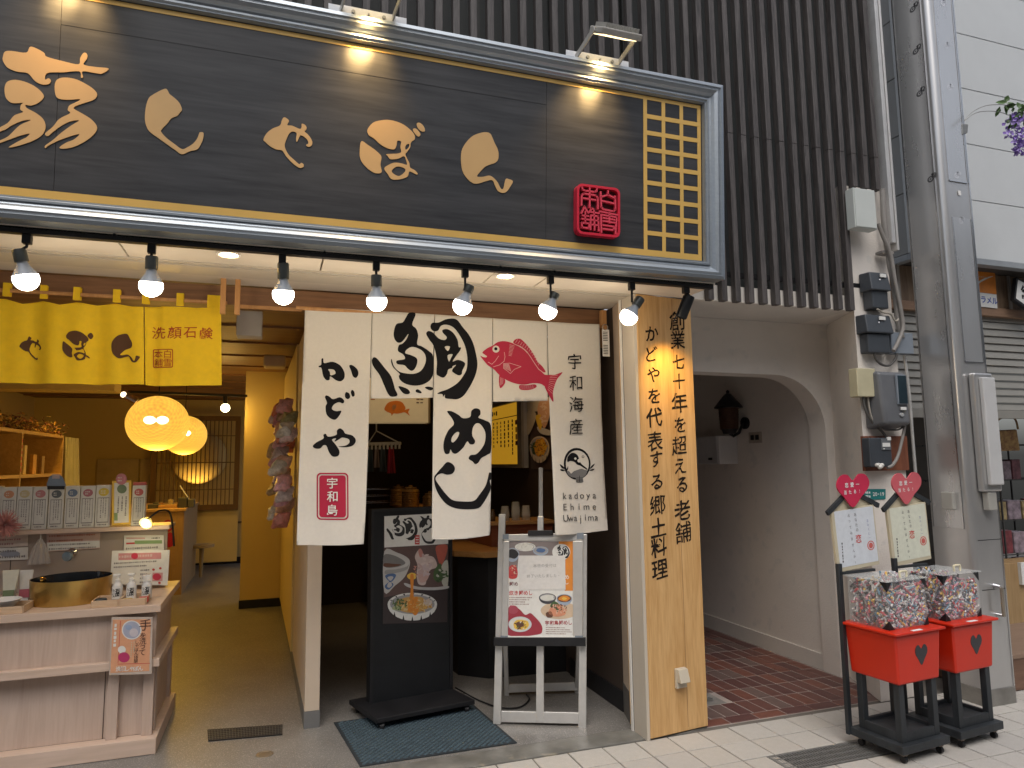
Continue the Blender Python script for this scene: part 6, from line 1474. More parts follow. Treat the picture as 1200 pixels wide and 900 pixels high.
MB().box(-1.455, -1.451, 4.9285, 4.9299, .767, 1.112).build('splash_joint', brownwall, wc)
def small_panel(name, lab, cat, y, q, m, prints=(), tilt=0, thick=.004, **k):
    pl = Plane((0, y, 0), (1, 0, 0), (0, tilt, 1))
    t = thing(name, lab, cat, pl.pt(*q[3]))
    pl.quadbox(MB(), q, 0, thick).build('board', m, t, bev=.0006)
    for pr in prints:
        if pr[0] == 'q': pl.quadbox(MB(), pr[1], thick, thick + .0006 + (pr[3] if len(pr) > 3 else 0)).build(pr[4] if len(pr) > 4 else 'colour_band', pr[2], t)
        if pr[0] == 'm': pl.marks('small_print', *pr[1], pr[2], pr[3], t, thick + .0014, vertical=pr[4], cell=pr[5] if len(pr) > 5 else None, th=.45)
        if pr[0] == 'd': pl.shape('printed_disc', [disc(*pr[1])], pr[2], t, thick + .0012 + (pr[3] if len(pr) > 3 else 0), False)
        if pr[0] == 't': pl.chars('lettering', pr[1], pr[2], t, thick + .0018, **(pr[3] if len(pr) > 3 else {}))
    return t, pl
# product boxes
grt = C_('grey_text', (.20, .19, .20))
bxs = [(-22, 0, 570, C_('peach', (.60, .30, .18)), 'far left'), (0.5, 18, 571, C_('peach', (.60, .30, .18)), 'orange'), (19, 36.5, 570.5, C_('pale_gold', (.58, .50, .30)), 'pale gold'), (37.5, 55, 570.5, C_('rose', (.50, .22, .24)), 'rose pink'), (56.5, 74, 571, C_('slate', (.12, .14, .16)), 'dark slate'), (75.5, 92.5, 569.5, C_('blue_dot', (.14, .20, .32)), 'blue'), (93.5, 110.5, 569.5, C_('plum', (.42, .16, .20)), 'plum red'), (111.5, 129.5, 568.5, C_('yellow_dot', (.62, .48, .08)), 'yellow'), (154, 169.5, 569, C_('coral', (.50, .12, .12)), 'coral red')]
for i, (u0, u1, v0, m_, nm) in enumerate(bxs):
    lab = {'far left': 'white soap box partly cut by the left edge of the photo on the splashback shelf', 'orange': 'white soap box with an orange disc, leftmost whole box of the shelf row'}.get(nm, 'white soap box with a %s disc in the shelf row behind the basin' % nm)
    if nm == 'coral red': lab = 'white soap box with a coral red disc and red top, right end of row'
    a, b = P(u0, 600, y=4.90).x, P(u1, 600, y=4.90).x; zt = P(u0, v0, y=4.90).z
    t = thing('soap_box', lab, 'box', ((a + b) / 2, 4.92, 1.1375), 'soap boxes on the shelf')
    MB().box(a, b, 4.90, 4.955, 1.1375, zt).build('carton', pw, t, bev=.001)
    w_ = b - a; h_ = zt - 1.1375; pl = Plane((a, 4.8998, 1.1375), (1, 0, 0))
    mb = MB(); add_flat(mb, [disc(w_ * .5, h_ * .83, w_ * .34, w_ * .30)], lambda x, y: pl.w(x, y, .0012), False); mb.build('printed_disc', m_, t)
    mb = MB(); add_flat(mb, [rect(w_ * .12, h_ * .10, w_ * .88, h_ * .70), rect(w_ * .15, h_ * .12, w_ * .85, h_ * .685)], lambda x, y: pl.w(x, y, .0010), False)
    lines_print(mb, lambda x, y: pl.w(x, y, .0012), w_ * .28, h_ * .16, w_ * .74, h_ * .68, 3, True, .42, .010)
    lines_print(mb, lambda x, y: pl.w(x, y, .0012), w_ * .2, h_ * .02, w_ * .9, h_ * .09, 1, False, .5, .008); mb.build('printed_text', grt, t)
    mb = MB(); lines_print(mb, lambda x, y: pl.w(x, y, .0018), w_ * .3, h_ * .78, w_ * .7, h_ * .88, 2, False, .5, .009); mb.build('disc_text', pw, t)
    if nm == 'coral red': MB().box(a + .002, b - .002, 4.905, 4.95, zt + .0002, zt + .02).build('red_lid', C_('coral', (.50, .12, .12)), t)
    if nm == 'dark slate':
        p2 = Plane((0, 4.895, 0), (1, 0, 0)); p2.shape('display_card', [[(57, 561), (61, 557), (71, 557), (75, 563), (76, 571), (56, 571)]], C_('card_blue', (.20, .26, .36)), t, 0); p2.shape('display_card', [rect(61, 556, 70, 561)], C_('card_pale', (.50, .42, .44)), t, .001, False)
        p2.shape('display_card', [rect(55.5, 569.5, 76, 573.5)], pk, t, .002, False)
t, pl = small_panel('yellow_display_card', 'tall yellow framed product card with a green disc standing in front of the soap boxes', 'display card', 4.885, [(131.5, 563.5), (154, 563), (153, 614), (131, 615.5)], pyel,
    [('q', [(134, 566), (151, 565.5), (151, 612), (134, 613)], pw), ('d', (143, 573, 5.6, 5.2), C_('sage', (.16, .22, .14))), ('m', (137, 582, 149, 609), 3, grt, True, .010), ('q', [(134, 601), (138, 601), (138, 610), (134, 610)], C_('mint', (.25, .35, .18)), .001)])
pl.shape('round_topper', [disc(142.5, 561.5, 6.4, 6.6)], C_('topper_pink', (.50, .20, .25)), t, .006, False); pl.marks('small_print', 138.5, 558, 146.5, 565, 2, pw, t, .0068, cell=.008)
small_panel('pink_notice_card', 'wide pink and white notice card hanging on the splashback above the tap', 'card', 4.925, [(54.5, 624.5), (117.5, 623), (117, 642.5), (55.5, 646.5)], C_('card_pink', (.60, .44, .40)),
    [('q', [(55.5, 636), (117, 633.5), (117, 641.5), (56, 645.5)], pw), ('m', (58, 625.5, 116, 634.5), 2, C_('rust_text', (.45, .18, .12)), False, .013), ('m', (58, 636.5, 116, 643), 2, grt, False, .012)])
small_panel('notice_card', 'pale notice card on the splashback at the left edge, upper of two', 'card', 4.925, [(-30, 625), (33, 622), (33, 640), (-30, 643)], C_('card_rose', (.58, .50, .46)), [('m', (-25, 626, 31, 639), 3, C_('rose_text', (.40, .22, .22)), False, .012)])
small_panel('notice_card', 'pale notice card with a grey print at the left edge, lower of two', 'card', 4.924, [(-30, 643.5), (33, 641), (33, 655.5), (-30, 658)], pw, [('d', (12, 649, 12, 4), C_('print_blue_grey', (.28, .31, .38))), ('m', (-25, 644, 31, 655), 2, grt, False, .012)])
# tap
tp2 = thing('wall_tap', 'chrome tap with a round blue grey handle on the splashback above the gold basin', 'tap', P(82, 652, y=4.87))
c = P(85, 647, y=4.92); MB().lathe([(.026, 0), (.026, .02), (.015, .03)], (c.x, 4.928, c.z), 20, axis=(0, -1, 0)).build('flange', chrome, tp2, smooth=True)
MB().cyl((c.x, 4.90, c.z), P(79, 650, y=4.80), .012).build('spout', chrome, tp2, smooth=True)
MB().lathe([(.012, -.012), (.027, -.010), (.030, 0), (.027, .010), (.001, .014)], P(79, 652, y=4.795), 20, axis=(-.4, -1, -.1)).build('handle', mat('tap_blue', (.30, .40, .48), .2, .6), tp2, smooth=True)
# soap net and puff
netm = mat('white_netting', (.58, .54, .52), .8, var=.1); netm.node_tree.nodes['Principled BSDF'].inputs['Alpha'].default_value = .42
def cone_net(lab, cu2, cv2, cu3, cv3, r0, r1, m):
    t = thing('soap_net', lab, 'soap net', P(cu3, cv3, y=4.86)); a = P(cu2, cv2, y=4.88); b = P(cu3, cv3, y=4.86)
    MB().cyl(a, a.lerp(b, .25), .003).build('loop', pw, t)
    mb = MB(); prof_ = [(r0, 0)] + [(r0 + (r1 - r0) * s_ ** .7, (b - a).length * .75 * s_) for s_ in (.25, .5, .75, 1)]
    n_ = 22; a2 = a.lerp(b, .25); vs = []
    for r_, h_ in prof_: vs += [Vector((a2.x + math.cos(2 * math.pi * k / n_) * r_ * (1 + .22 * (k % 2)), a2.y + math.sin(2 * math.pi * k / n_) * r_ * .5 * (1 + .2 * (k % 2)), a2.z - h_)) for k in range(n_)]
    fs = [(j * n_ + k, j * n_ + (k + 1) % n_, (j + 1) * n_ + (k + 1) % n_, (j + 1) * n_ + k) for j in range(4) for k in range(n_)]
    mb.add(vs, fs).build('net', m, t); return t
cone_net('white translucent foaming net hanging from the shelf left of the pink card', 48, 622, 46, 661, .008, .052, netm)
pf = thing('pink_puff', 'fluffy pink bath puff hanging at the left edge in front of the soap boxes', 'bath puff', P(6, 628, y=4.8))
mb = MB(); rnd = random.Random(5); c0_ = P(6, 615, y=4.80)
for k in range(260):
    d = Vector((rnd.gauss(0, 1), rnd.gauss(0, .6), rnd.gauss(0, .9))).normalized(); s_ = d.orthogonal().normalized() * .004
    e = c0_ + d * rnd.uniform(.05, .095); mb.add([c0_ + d * .01 - s_, c0_ + d * .01 + s_, e + s_ * .3, e - s_ * .3], [(0, 1, 2, 3)])
mb.build('fibres', mat('puff_pink', (.55, .26, .25), .9, var=.2, scale=40), pf); 
# gold basin
bas = thing('gold_basin', 'oval hammered gold wash basin with a black inside on the counter', 'basin', (-1.045, 4.49, .766))
goldb = mat('brushed_gold', (.50, .33, .10), .30, .85, var=.3, scale=5, stretch=(1, 1, .4), bump=.15, bscale=18)
bc = (-1.043, 4.545, .7665); rx_, ry_ = .197, .20
def oval(prof_, m, nm): return MB().lathe(prof_, bc, 56, sx=1, sy=ry_ / rx_, caps=False).build(nm, m, bas, smooth=True)
oval([(rx_ * .955, 0), (rx_ * .97, .02), (rx_, .126), (rx_ * 1.004, .130), (rx_ * .985, .130)], goldb, 'outer_wall')
oval([(rx_ * .984, .1298), (rx_ * .955, .10), (rx_ * .92, .02), (.001, .015)], mat('basin_black', (.012, .014, .018), .12), 'inside')
cgk = P(50.5, 680, y=4.40); MB().lathe([(.012, -.012), (.016, 0), (.013, .012), (.001, .016)], cgk, 16, axis=(0, -.6, 1)).build('knob', mat('bright_gold', (.75, .52, .18), .2, 1), bas, smooth=True)
# cards, pumps, trays on the right
small_panel('price_stand', 'rear white price stand with green and red bars at the right end of the counter', 'display stand', 4.80, [(145.5, 627.5), (192, 627), (192.5, 660), (144.5, 662)], pw,
    [('q', [(148, 636), (158, 635.5), (158, 637.5), (148, 638)], pr_), ('q', [(158, 633.5), (190, 633), (190, 637), (158, 637.5)], C_('bar_green', (.20, .32, .14))), ('q', [(148, 630), (170, 630), (170, 631.5), (148, 631.5)], ppink), ('m', (148, 640, 190, 650), 2, grt, False, .012), ('m', (178, 629, 191, 632), 1, pk, False, .008)], tilt=.12)
small_panel('price_stand', 'front white info stand with a pink header and red hearts beside the pump bottles', 'display stand', 4.66, [(131.5, 645.5), (199, 644.5), (196.5, 686), (129, 684.5)], pw,
    [('q', [(139, 648.5), (189, 647.5), (189, 655), (139, 656.5)], C_('header_pink', (.55, .25, .27))), ('d', (158, 651.5, 4, 3.6), C_('badge_red', (.50, .03, .07)), .001), ('m', (140, 649, 188, 654), 1, C_('header_text', (.60, .45, .45)), False, .014), ('m', (134, 658, 190, 664), 2, grt, False, .010),
     ('q', [(179, 671), (191, 671), (190.5, 681), (178.5, 681)], C_('badge_pink', (.55, .30, .30))), ('d', (184, 676, 5, 4), C_('badge_red', (.50, .03, .07)), .001), ('d', (180, 667.5, 1.6, 1.4), pr_), ('d', (188, 666, 1.6, 1.4), pr_), ('d', (187, 683, 1.6, 1.4), pr_), ('m', (165, 666, 177, 684), 4, grt, False, .010)], tilt=.15)
tr_m = wood('tray_wood', (.46, .32, .20), (.58, .42, .29), .5, 'x')
def tray(u0, u1, v, lab, yb=4.26):
    a, b = P(u0, v, y=yb).x, P(u1, v, y=yb).x; z = .7665; t = thing('wooden_tray', lab, 'tray', ((a + b) / 2, yb + .08, z), 'small wooden trays on the counter')
    MB().box(a, b, yb, yb + .16, z, z + .006).build('base', tr_m, t)
    for q in ((a, b, yb - .006, yb - .0002), (a, b, yb + .1602, yb + .166)): MB().box(*q, z, z + .036).build('side', tr_m, t, bev=.001)
    for q in ((a - .006, a - .0002, yb, yb + .16), (b + .0002, b + .006, yb, yb + .16)): MB().box(*q, z, z + .036).build('side', tr_m, t, bev=.001)
    return a, b
ta = tray(108, 138, 711, 'left one of two small wooden trays right of the gold basin'); tb2 = tray(141, 170, 710, 'right one of two small wooden trays, under the pump bottles'); tc2 = tray(-20, 26, 716, 'small wooden tray left of the gold basin')
tag(MB().lathe([(.02, 0), (.032, .014), (.026, .03), (.001, .036)], (ta[0] + .03, 4.31, .7745), 14).build('black_soap', mat('black_soap', (.03, .04, .05), .5), smooth=True), 'round black soap lying in the left wooden tray', 'soap')
for k, (xo, c, l_) in enumerate(((.075, (.50, .08, .05), 'small red soap packet in the wooden tray under the pump bottles, leftmost'), (.135, (.55, .36, .05), 'small yellow soap packet in the wooden tray between the red ones'), (.215, (.50, .07, .05), 'small red soap packet in the wooden tray, rightmost'))):
    tag(MB().box(ta[0] + xo, ta[0] + xo + .045, 4.275, 4.31, .7745, .795 + .004 * k).build('soap_packet', mat('packet_%d' % k, c, .4, var=.3, scale=40), bev=.004), l_, 'soap packet', 'soap packets in the trays')
bott = mat('clear_bottle', (.62, .62, .62), .15, var=.05); capm = mat('white_cap', (.68, .68, .66), .35)
for k, (u, l_) in enumerate(((137, 'left pump bottle with a brush lettered label beside the gold basin'), (153.5, 'middle pump bottle with a brush lettered label in front of the info stand'), (171.5, 'right clear bottle without a pump, wider label, in front of the info stand'))):
    c = P(u, 702, y=4.40); z = .775; c.z = z; t = thing('pump_bottle', l_, 'bottle', c, 'bottles in the wooden trays')
    MB().lathe([(.022, 0), (.026, .004), (.026, .075), (.018, .092), (.012, .098)], c, 20).build('bottle', bott, t, smooth=True)
    if k < 2:
        MB().lathe([(.013, .098), (.014, .112), (.007, .114), (.007, .128)], c, 14).build('collar', capm, t, smooth=True)
        MB().box(c.x - .022, c.x + .014, c.y - .010, c.y + .010, z + .1285, z + .142).build('pump_head', capm, t, bev=.004)
    else: MB().lathe([(.026, .095), (.026, .125), (.022, .13)], c, 20).build('cap', glass('clear_cap', alpha=.3), t, smooth=True)
    lp_ = Plane((c.x, c.y - .0268, 0), (1, 0, 0)); zz = z
    MB().box(c.x - .019, c.x + .019, c.y - .0278, c.y - .0262, z + .012, z + .072).build('label', pw, t)
    mb = MB()
    for j, ch in enumerate('石鹸'): put_char(mb, ch, lambda a, b: Vector((c.x + a, c.y - .0286, z + b)), .006, .055 - j * .020, .022, bold=.05)
    for j, ch in enumerate('しゃぼん'): put_char(mb, ch, lambda a, b: Vector((c.x + a, c.y - .0286, z + b)), -.011, .060 - j * .011, .012, bold=.04)
    mb.build('lettering', pk, t)
# tubes and bowl at the left
tu = thing('cream_tube', 'white and green squeeze tube standing at the left behind the white bowl', 'tube', P(11, 692, y=4.62))
c = P(11.5, 692, y=4.62); zt = P(11.5, 668, y=4.62).z
MB().hexa([Vector(v) for v in ((c.x - .022, 4.60, .7665), (c.x + .022, 4.60, .7665), (c.x + .022, 4.64, .7665), (c.x - .022, 4.64, .7665), (c.x - .040, 4.617, zt), (c.x + .040, 4.617, zt), (c.x + .040, 4.622, zt), (c.x - .040, 4.622, zt))]).build('tube', C_('tube_cream', (.58, .58, .50)), tu, bev=.003)
MB().box(c.x - .026, c.x + .026, 4.598, 4.605, .80, .835).build('label', C_('tube_green', (.16, .22, .12)), tu)
c = P(30, 690, y=4.66); zt = P(30, 668, y=4.66).z; tu = thing('cream_tube', 'white and pink squeeze tube standing close to the gold basin', 'tube', (c.x, 4.66, .7665))
MB().hexa([Vector(v) for v in ((c.x - .020, 4.64, .7665), (c.x + .020, 4.64, .7665), (c.x + .020, 4.68, .7665), (c.x - .020, 4.68, .7665), (c.x - .034, 4.657, zt), (c.x + .034, 4.657, zt), (c.x + .034, 4.662, zt), (c.x - .034, 4.662, zt))]).build('tube', pw, tu, bev=.003)
MB().box(c.x - .024, c.x + .024, 4.638, 4.645, .785, .83).build('label', C_('tube_pink', (.45, .12, .16)), tu)
c = P(1, 705, y=4.37); bw = thing('white_bowl', 'shallow white ceramic bowl on the counter at the left edge', 'bowl', (c.x, 4.37, .7665))
MB().lathe([(.035, 0), (.06, .012), (.092, .048), (.095, .052), (.088, .050), (.055, .018), (.001, .012)], (c.x, 4.36, .7735), 36).build('bowl', mat('white_glaze', (.62, .62, .62), .15), bw, smooth=True)
tag(MB().lathe([(.018, 0), (.03, .01), (.024, .022), (.001, .026)], (P(15, 710, y=4.29).x, 4.29, .7735), 12).build('black_soap', mat('black_soap', (.03, .04, .05), .5), smooth=True), 'black soap piece in the wooden tray left of the gold basin', 'soap')
# clip lamp
cl = thing('clip_lamp', 'small lit clip lamp with a black flexible neck above the white stands', 'lamp', P(170, 625, y=4.75))
c = P(170.5, 613.5, y=4.74)
MB().lathe([(.012, .05), (.02, .04), (.034, .012), (.036, 0)], c, 24, axis=(.25, .8, .45)).build('lamp_shade', glass('lamp_glass', (.9, .8, .4), .1, .5), cl, smooth=True)
MB().sphere(c, .021, 16, 10).build('bulb', emis('clip_bulb', (1, .86, .45), 16), cl, smooth=True)
MB().tube(spline3([tuple(c + Vector((.006, .03, .02))), tuple(P(180, 603, y=4.79)), tuple(P(189, 598, y=4.82)), tuple(P(200, 603, y=4.9)), tuple(P(204, 640, y=4.92))], 5), .006, 8).build('neck', blackp, cl, smooth=True)
lamp('clip_lamp_light', 'POINT', c + Vector((0, -.05, -.02)), .9, (1, .80, .45), .02)
# orange poster with hand washing text
t, pl = small_panel('hand_washing_poster', 'orange laminated hand washing poster hanging on the front of the wash counter', 'poster', 4.221, [(131, 723), (179, 723), (178, 789.5), (128, 791)], C_('poster_clear', (.45, .38, .33)),
    [('q', [(132.5, 726), (177, 725.5), (175, 786), (129.5, 788.5)], C_('poster_orange', (.60, .30, .17))), ('q', [(141, 727), (142, 727), (139, 777), (138, 777)], C_('poster_line', (.50, .12, .08)), .0004), ('q', [(138, 777.5), (176, 776.5), (176, 777.5), (138, 778.5)], C_('poster_line', (.50, .12, .08)), .0004),
     ('d', (154.5, 738, 11.5, 11.2), pw), ('d', (154.5, 738, 10.2, 10), C_('photo_lilac', (.34, .36, .46)), .0006), ('d', (157, 741, 5, 5), C_('photo_hand', (.50, .46, .50)), .0010), ('d', (151, 735, 4, 3), C_('photo_blue', (.26, .33, .48)), .0010),
     ('d', (143, 761, 4.6, 4.4), pw), ('d', (145.5, 770, 6.8, 6), C_('badge_wine', (.42, .03, .12)), .0004), ('m', (141, 767, 151, 773), 2, pw, False, .010)])
pl.chars('lettering', [('手', 170.5, 732, .062)], C_('poster_ink', (.08, .04, .03)), t, .0062, brush=.03)
pl.chars('lettering', [(c_, 168 - i * .4, 744.5 + i * 6.6, .036) for i, c_ in enumerate('を洗って')], C_('poster_ink', (.08, .04, .03)), t, .0062, brush=.03)
pl.chars('lettering', [(c_, 161 - i * .3, 752 + i * 4.4, .022) for i, c_ in enumerate('しゃぼん体験')], C_('poster_ink', (.08, .04, .03)), t, .0062)
pl.chars('lettering', [(c_, 139 + i * 5.2, 783.5 - i * .1, .026) for i, c_ in enumerate('洗顔しゃぼん')], pw, t, .0062, bold=.02)
pl.marks('small_print', 133, 732, 137.5, 774, 1, pw, t, .0062, True, .014) if False else pl.marks('small_print', 132.5, 731, 137, 775, 1, pw, t, .0062, vertical=True, th=.5, cell=.02)
pl.marks('small_print', 153, 752, 158, 772, 2, C_('poster_fine', (.50, .42, .30)), t, .0062, vertical=True, cell=.01)

# ---- shelf unit along the left wall, plants, goods
su_ = thing('display_shelf', 'honey coloured wooden shelf unit along the left wall of the soap shop', 'shelf unit', (-2.2, 6.8, 0))
hw = wood('honey_shelf_wood', (.40, .24, .09), (.54, .34, .15), .5, 'y')
for z in (.45, .95, 1.415, 1.80): MB().box(-2.45, -2.05, 5.0, 8.3, z, z + .03).build('shelf_board', hw, su_, bev=.002)
for y in (5.0, 7.03, 8.27): MB().box(-2.45, -2.048, y, y + .03, 0, 1.7995).build('upright', hw, su_, bev=.002)
MB().box(-2.47, -2.4505, 5.0, 8.3, 0, 1.83).build('back_panel', wood('shelf_back_wood', (.10, .055, .02), (.15, .085, .03), .6, 'y'), su_)
lp2 = Plane((-2.045, 7.0, 0), (0, 1, 0)) 
mb = MB(); 
for j in range(6): mb.box(-2.0475, -2.0465, 7.035, 7.055, 1.47 + j * .05, 1.50 + j * .05)
mb.build('label_strip', pr_, su_)
rnd = random.Random(8)
for k in range(9):
    y = 5.3 + k * .36
    t = tag(bpy.data.objects.new('dried_flowers', None), 'dried flower bunch on top of the shelf unit, %s from its near end' % ('first', 'second', 'third', 'fourth', 'fifth', 'sixth', 'seventh', 'eighth', 'ninth and last')[k], 'dried flowers', 'dried flowers on the shelf unit'); C.objects.link(t); t.location = (-2.2, y, 1.83)
    for cc, m_ in (((.14, .10, .04), 'dried_green'), ((.24, .10, .08), 'dried_red'), ((.34, .20, .06), 'dried_ochre')):
        mb = MB()
        for j in range(38):
            c = Vector((-2.16 + rnd.gauss(0, .07), y + rnd.gauss(0, .12), 1.84 + abs(rnd.gauss(0, .055 if k > 2 else .09))))
            leaf(mb, c, rnd.uniform(.03, .06), .010, Vector((rnd.gauss(0, 1), rnd.gauss(0, 1), rnd.gauss(.3, .8))), Vector((rnd.gauss(0, .6), rnd.gauss(0, .6), 1)))
        mb.build('leaves', mat(m_, cc, .8, var=.4, scale=20), t)
goods = [((-2.08, 6.25), .26, .22, .03, 'flat wrapped soap pack leaning in the first shelf bay', (.52, .38, .24)), ((-2.10, 7.33), .07, .26, .03, 'tall narrow cream soap box in the second shelf bay', (.58, .44, .26)), ((-2.10, 7.6), .10, .18, .03, 'short orange soap box in the second shelf bay', (.55, .28, .06)), ((-2.10, 7.85), .08, .17, .03, 'brown soap box at the rear of the second shelf bay', (.30, .18, .08)), ((-2.12, 7.13), .05, .19, .02, 'leaning cream stick box by the shelf upright', (.50, .36, .2))]
for (xy_, wd, hh_, dp_, lab, c) in goods:
    tag(MB().box(xy_[0] - dp_, xy_[0], xy_[1] - wd / 2, xy_[1] + wd / 2, 1.4455, 1.4455 + hh_).build('soap_package', mat('goods_%s' % lab[:9].replace(' ', '_'), c, .5, var=.25, scale=22), bev=.003), lab, 'soap package')
tw = thing('hanging_towel', 'pale greenish towel hanging from the rear end of the wooden shelf unit', 'towel', (-2.0, 8.5, 1.35))
mb = MB(); n_ = 16
for i in range(n_):
    y0_, y1_ = 8.34 + .5 * i / n_, 8.34 + .5 * (i + 1) / n_; f0, f1 = .02 * math.sin(i * 1.3), .02 * math.sin((i + 1) * 1.3)
    mb.add([(-2.03 + f0, y0_, 1.30), (-2.03 + f1, y1_, 1.28), (-2.05 + f1 * .3, y1_, 1.82), (-2.05 + f0 * .3, y0_, 1.82)], [(0, 1, 2, 3)])
o = mb.build('cloth', mat('sage_towel', (.40, .38, .26), .9), tw); o.modifiers.new('thickness', 'SOLIDIFY').thickness = .004

# ---- pendant globes
def weave(name, col, es, alpha):
    m, t, b = _mat(name); N = t.nodes; L = t.links
    b.inputs['Base Color'].default_value = (.7, .5, .2, 1); b.inputs['Roughness'].default_value = .7
    tc = N.new('ShaderNodeTexCoord'); wv = []
    for rot in (0.6, 2.2, 1.3):
        mp = N.new('ShaderNodeMapping'); mp.inputs['Rotation'].default_value = (rot, rot * .7, rot * 1.7); w_ = N.new('ShaderNodeTexWave'); w_.inputs['Scale'].default_value = 14; w_.inputs['Distortion'].default_value = 5; w_.inputs['Detail'].default_value = 3
        L.new(tc.outputs['Object'], mp.inputs[0]); L.new(mp.outputs[0], w_.inputs['Vector']); wv.append(w_)
    a = N.new('ShaderNodeMath'); a.operation = 'ADD'; L.new(wv[0].outputs['Fac'], a.inputs[0]); L.new(wv[1].outputs['Fac'], a.inputs[1])
    a2 = N.new('ShaderNodeMath'); a2.operation = 'ADD'; L.new(a.outputs[0], a2.inputs[0]); L.new(wv[2].outputs['Fac'], a2.inputs[1])
    mr = N.new('ShaderNodeMapRange'); mr.inputs[1].default_value = .4; mr.inputs[2].default_value = 2.4; mr.inputs[3].default_value = es * .62; mr.inputs[4].default_value = es * 1.25; L.new(a2.outputs[0], mr.inputs[0])
    b.inputs['Emission Color'].default_value = (*col, 1); L.new(mr.outputs[0], b.inputs['Emission Strength'])
    b.inputs['Alpha'].default_value = alpha; return m
wm = weave('woven_lamp_fibre', (.95, .58, .075), .60, .86)
for u, v, y, lab in ((185, 496, 6.5, 'nearer round woven pendant lamp glowing yellow in the soap shop'), (216.5, 510, 9.0, 'farther round woven pendant lamp half hidden behind the nearer one')):
    c = P(u, v, y=y); r_ = .245
    t = thing('pendant_lamp', lab, 'pendant lamp', c, 'woven pendant lamps')
    o = MB().sphere(Vector((0, 0, 0)), r_, 36, 24, sz=.94); vs = o.v
    me_o = MB(); me_o.v = [p + c for p in vs]; me_o.f = o.f; me_o.build('woven_globe', wm, t, smooth=True)
    MB().cyl(c + Vector((0, 0, r_ * .9)), (c.x, c.y, 2.52), .004).build('cord', blackp, t)
    for dx in (-.048, .048) if y < 7 else (.03,): MB().sphere(c + Vector((dx, -.10, .02)), .046, 14, 10, sz=.72).build('bulb', emis('pendant_bulb', (1, .86, .5), 30), t, smooth=True)
    lamp('pendant_light', 'POINT', c + Vector((0, 0, -r_ - .03)), 15, (1, .57, .08), .1)
# rear lattice window with paper moon
lw = thing('lattice_window', 'dark wooden lattice screen before a half lit round paper lamp at the rear', 'lattice screen', (-1.0, 11.2, .85))
q0, q1 = P(180, 487, y=11.2), P(279, 597, y=11.2); dkw = wood('dark_lattice_wood', (.10, .05, .015), (.15, .075, .022), .6, 'z')
for b in ((q0.x, q1.x, q0.z - .07, q0.z), (q0.x, q1.x, q1.z, q1.z + .08)): MB().box(b[0], b[1], 11.17, 11.23, b[2], b[3]).build('frame', dkw, lw)
for b in (q0.x, q1.x - .07): MB().box(b, b + .07, 11.165, 11.235, q1.z + .081, q0.z - .071).build('frame', dkw, lw)
nn = 18
for i in range(1, nn):
    x = q0.x + .07 + (q1.x - q0.x - .14) * i / nn; MB().box(x - .007, x + .007, 11.185, 11.20, q1.z + .081, q0.z - .071).build('bar', dkw, lw)
for f_ in (.18, .5, .82): z = q1.z + .08 + (q0.z - q1.z - .15) * f_; MB().box(q0.x + .071, q1.x - .071, 11.2005, 11.212, z - .007, z + .007).build('bar', dkw, lw)
MB().box(q0.x, q1.x, 11.231, 11.25, .1, q1.z).build('lower_panel', cream_w, lw)
c = P(233, 536, y=11.6)
pl_ = thing('paper_moon_lamp', 'round paper lamp lit in its lower half behind the rear lattice', 'lamp', c)
MB().sphere(c, .40, 40, 24).build('globe', mat('moon_paper', (.60, .44, .18), .8, var=.04), pl_, smooth=True)
lamp('moon_lamp_light', 'SPOT', c + Vector((0, -.30, -.75)), 26, (1, .62, .16), .04, c + Vector((0, -.3, 0)), 80, .8)
# interior track light and small spot
it2 = thing('ceiling_track', 'black ceiling track with one lit bulb at the back of the soap shop', 'lighting track', (-.7, 8, 2.3))
a = P(150, 459, y=7.9); b = P(290, 464, y=7.9); MB().bar(a, b, .03, .025).build('track', black_m, it2)
c = P(264, 478, y=7.9); MB().cyl(P(264, 464, y=7.9), c + Vector((0, 0, .03)), .022).build('socket', black_m, it2); MB().sphere(c, .045, 18, 12).build('bulb', emis('clip_bulb', (1, .86, .45), 16), it2, smooth=True)
lamp('rear_bulb_light', 'POINT', c + Vector((0, 0, -.08)), 7, (1, .58, .10), .05)
sprk = random.Random(9)
for k in range(7):
    u = 183 + k * 5.5; p = P(u, 598, y=9.62); h_ = sprk.uniform(.03, .10)
    tag(MB().box(p.x - .03, p.x + .03, 9.55 + .02 * k, 9.60 + .02 * k, 1.0005, 1.0 + h_).build('counter_goods', mat('cg_%d' % (k % 4), ((.05, .05, .05), (.30, .14, .05), (.10, .09, .08), (.35, .28, .16))[k % 4], .5), bev=.006), 'small item in the clutter on the cash counter, %s from the left' % ('first', 'second', 'third', 'fourth', 'fifth', 'sixth', 'last')[k], 'item', 'clutter on the cash counter')
it3 = thing('ceiling_spot', 'small chrome ceiling spotlight left of the pendant lamps', 'spotlight', P(146, 463, y=6.5))
MB().cyl(P(160, 471, y=6.5), P(146, 463, y=6.5), .03, .036).build('body', chrome, it3, smooth=True); MB().sphere(P(145, 462.5, y=6.48), .025, 12, 8).build('bulb', emis('spot_dim', (1, .8, .5), 3), it3)
for (x, y, e) in ((-2.1, 5.8, 20), (-1.9, 7.9, 12), (-1.4, 10.0, 16)): lamp('ceiling_downlight', 'SPOT', (x, y, 2.5), e * 3, (1, .56, .075), .06, (x, y, 0), 130, 1)  # unseen downlights, added to brighten the soap shop walls
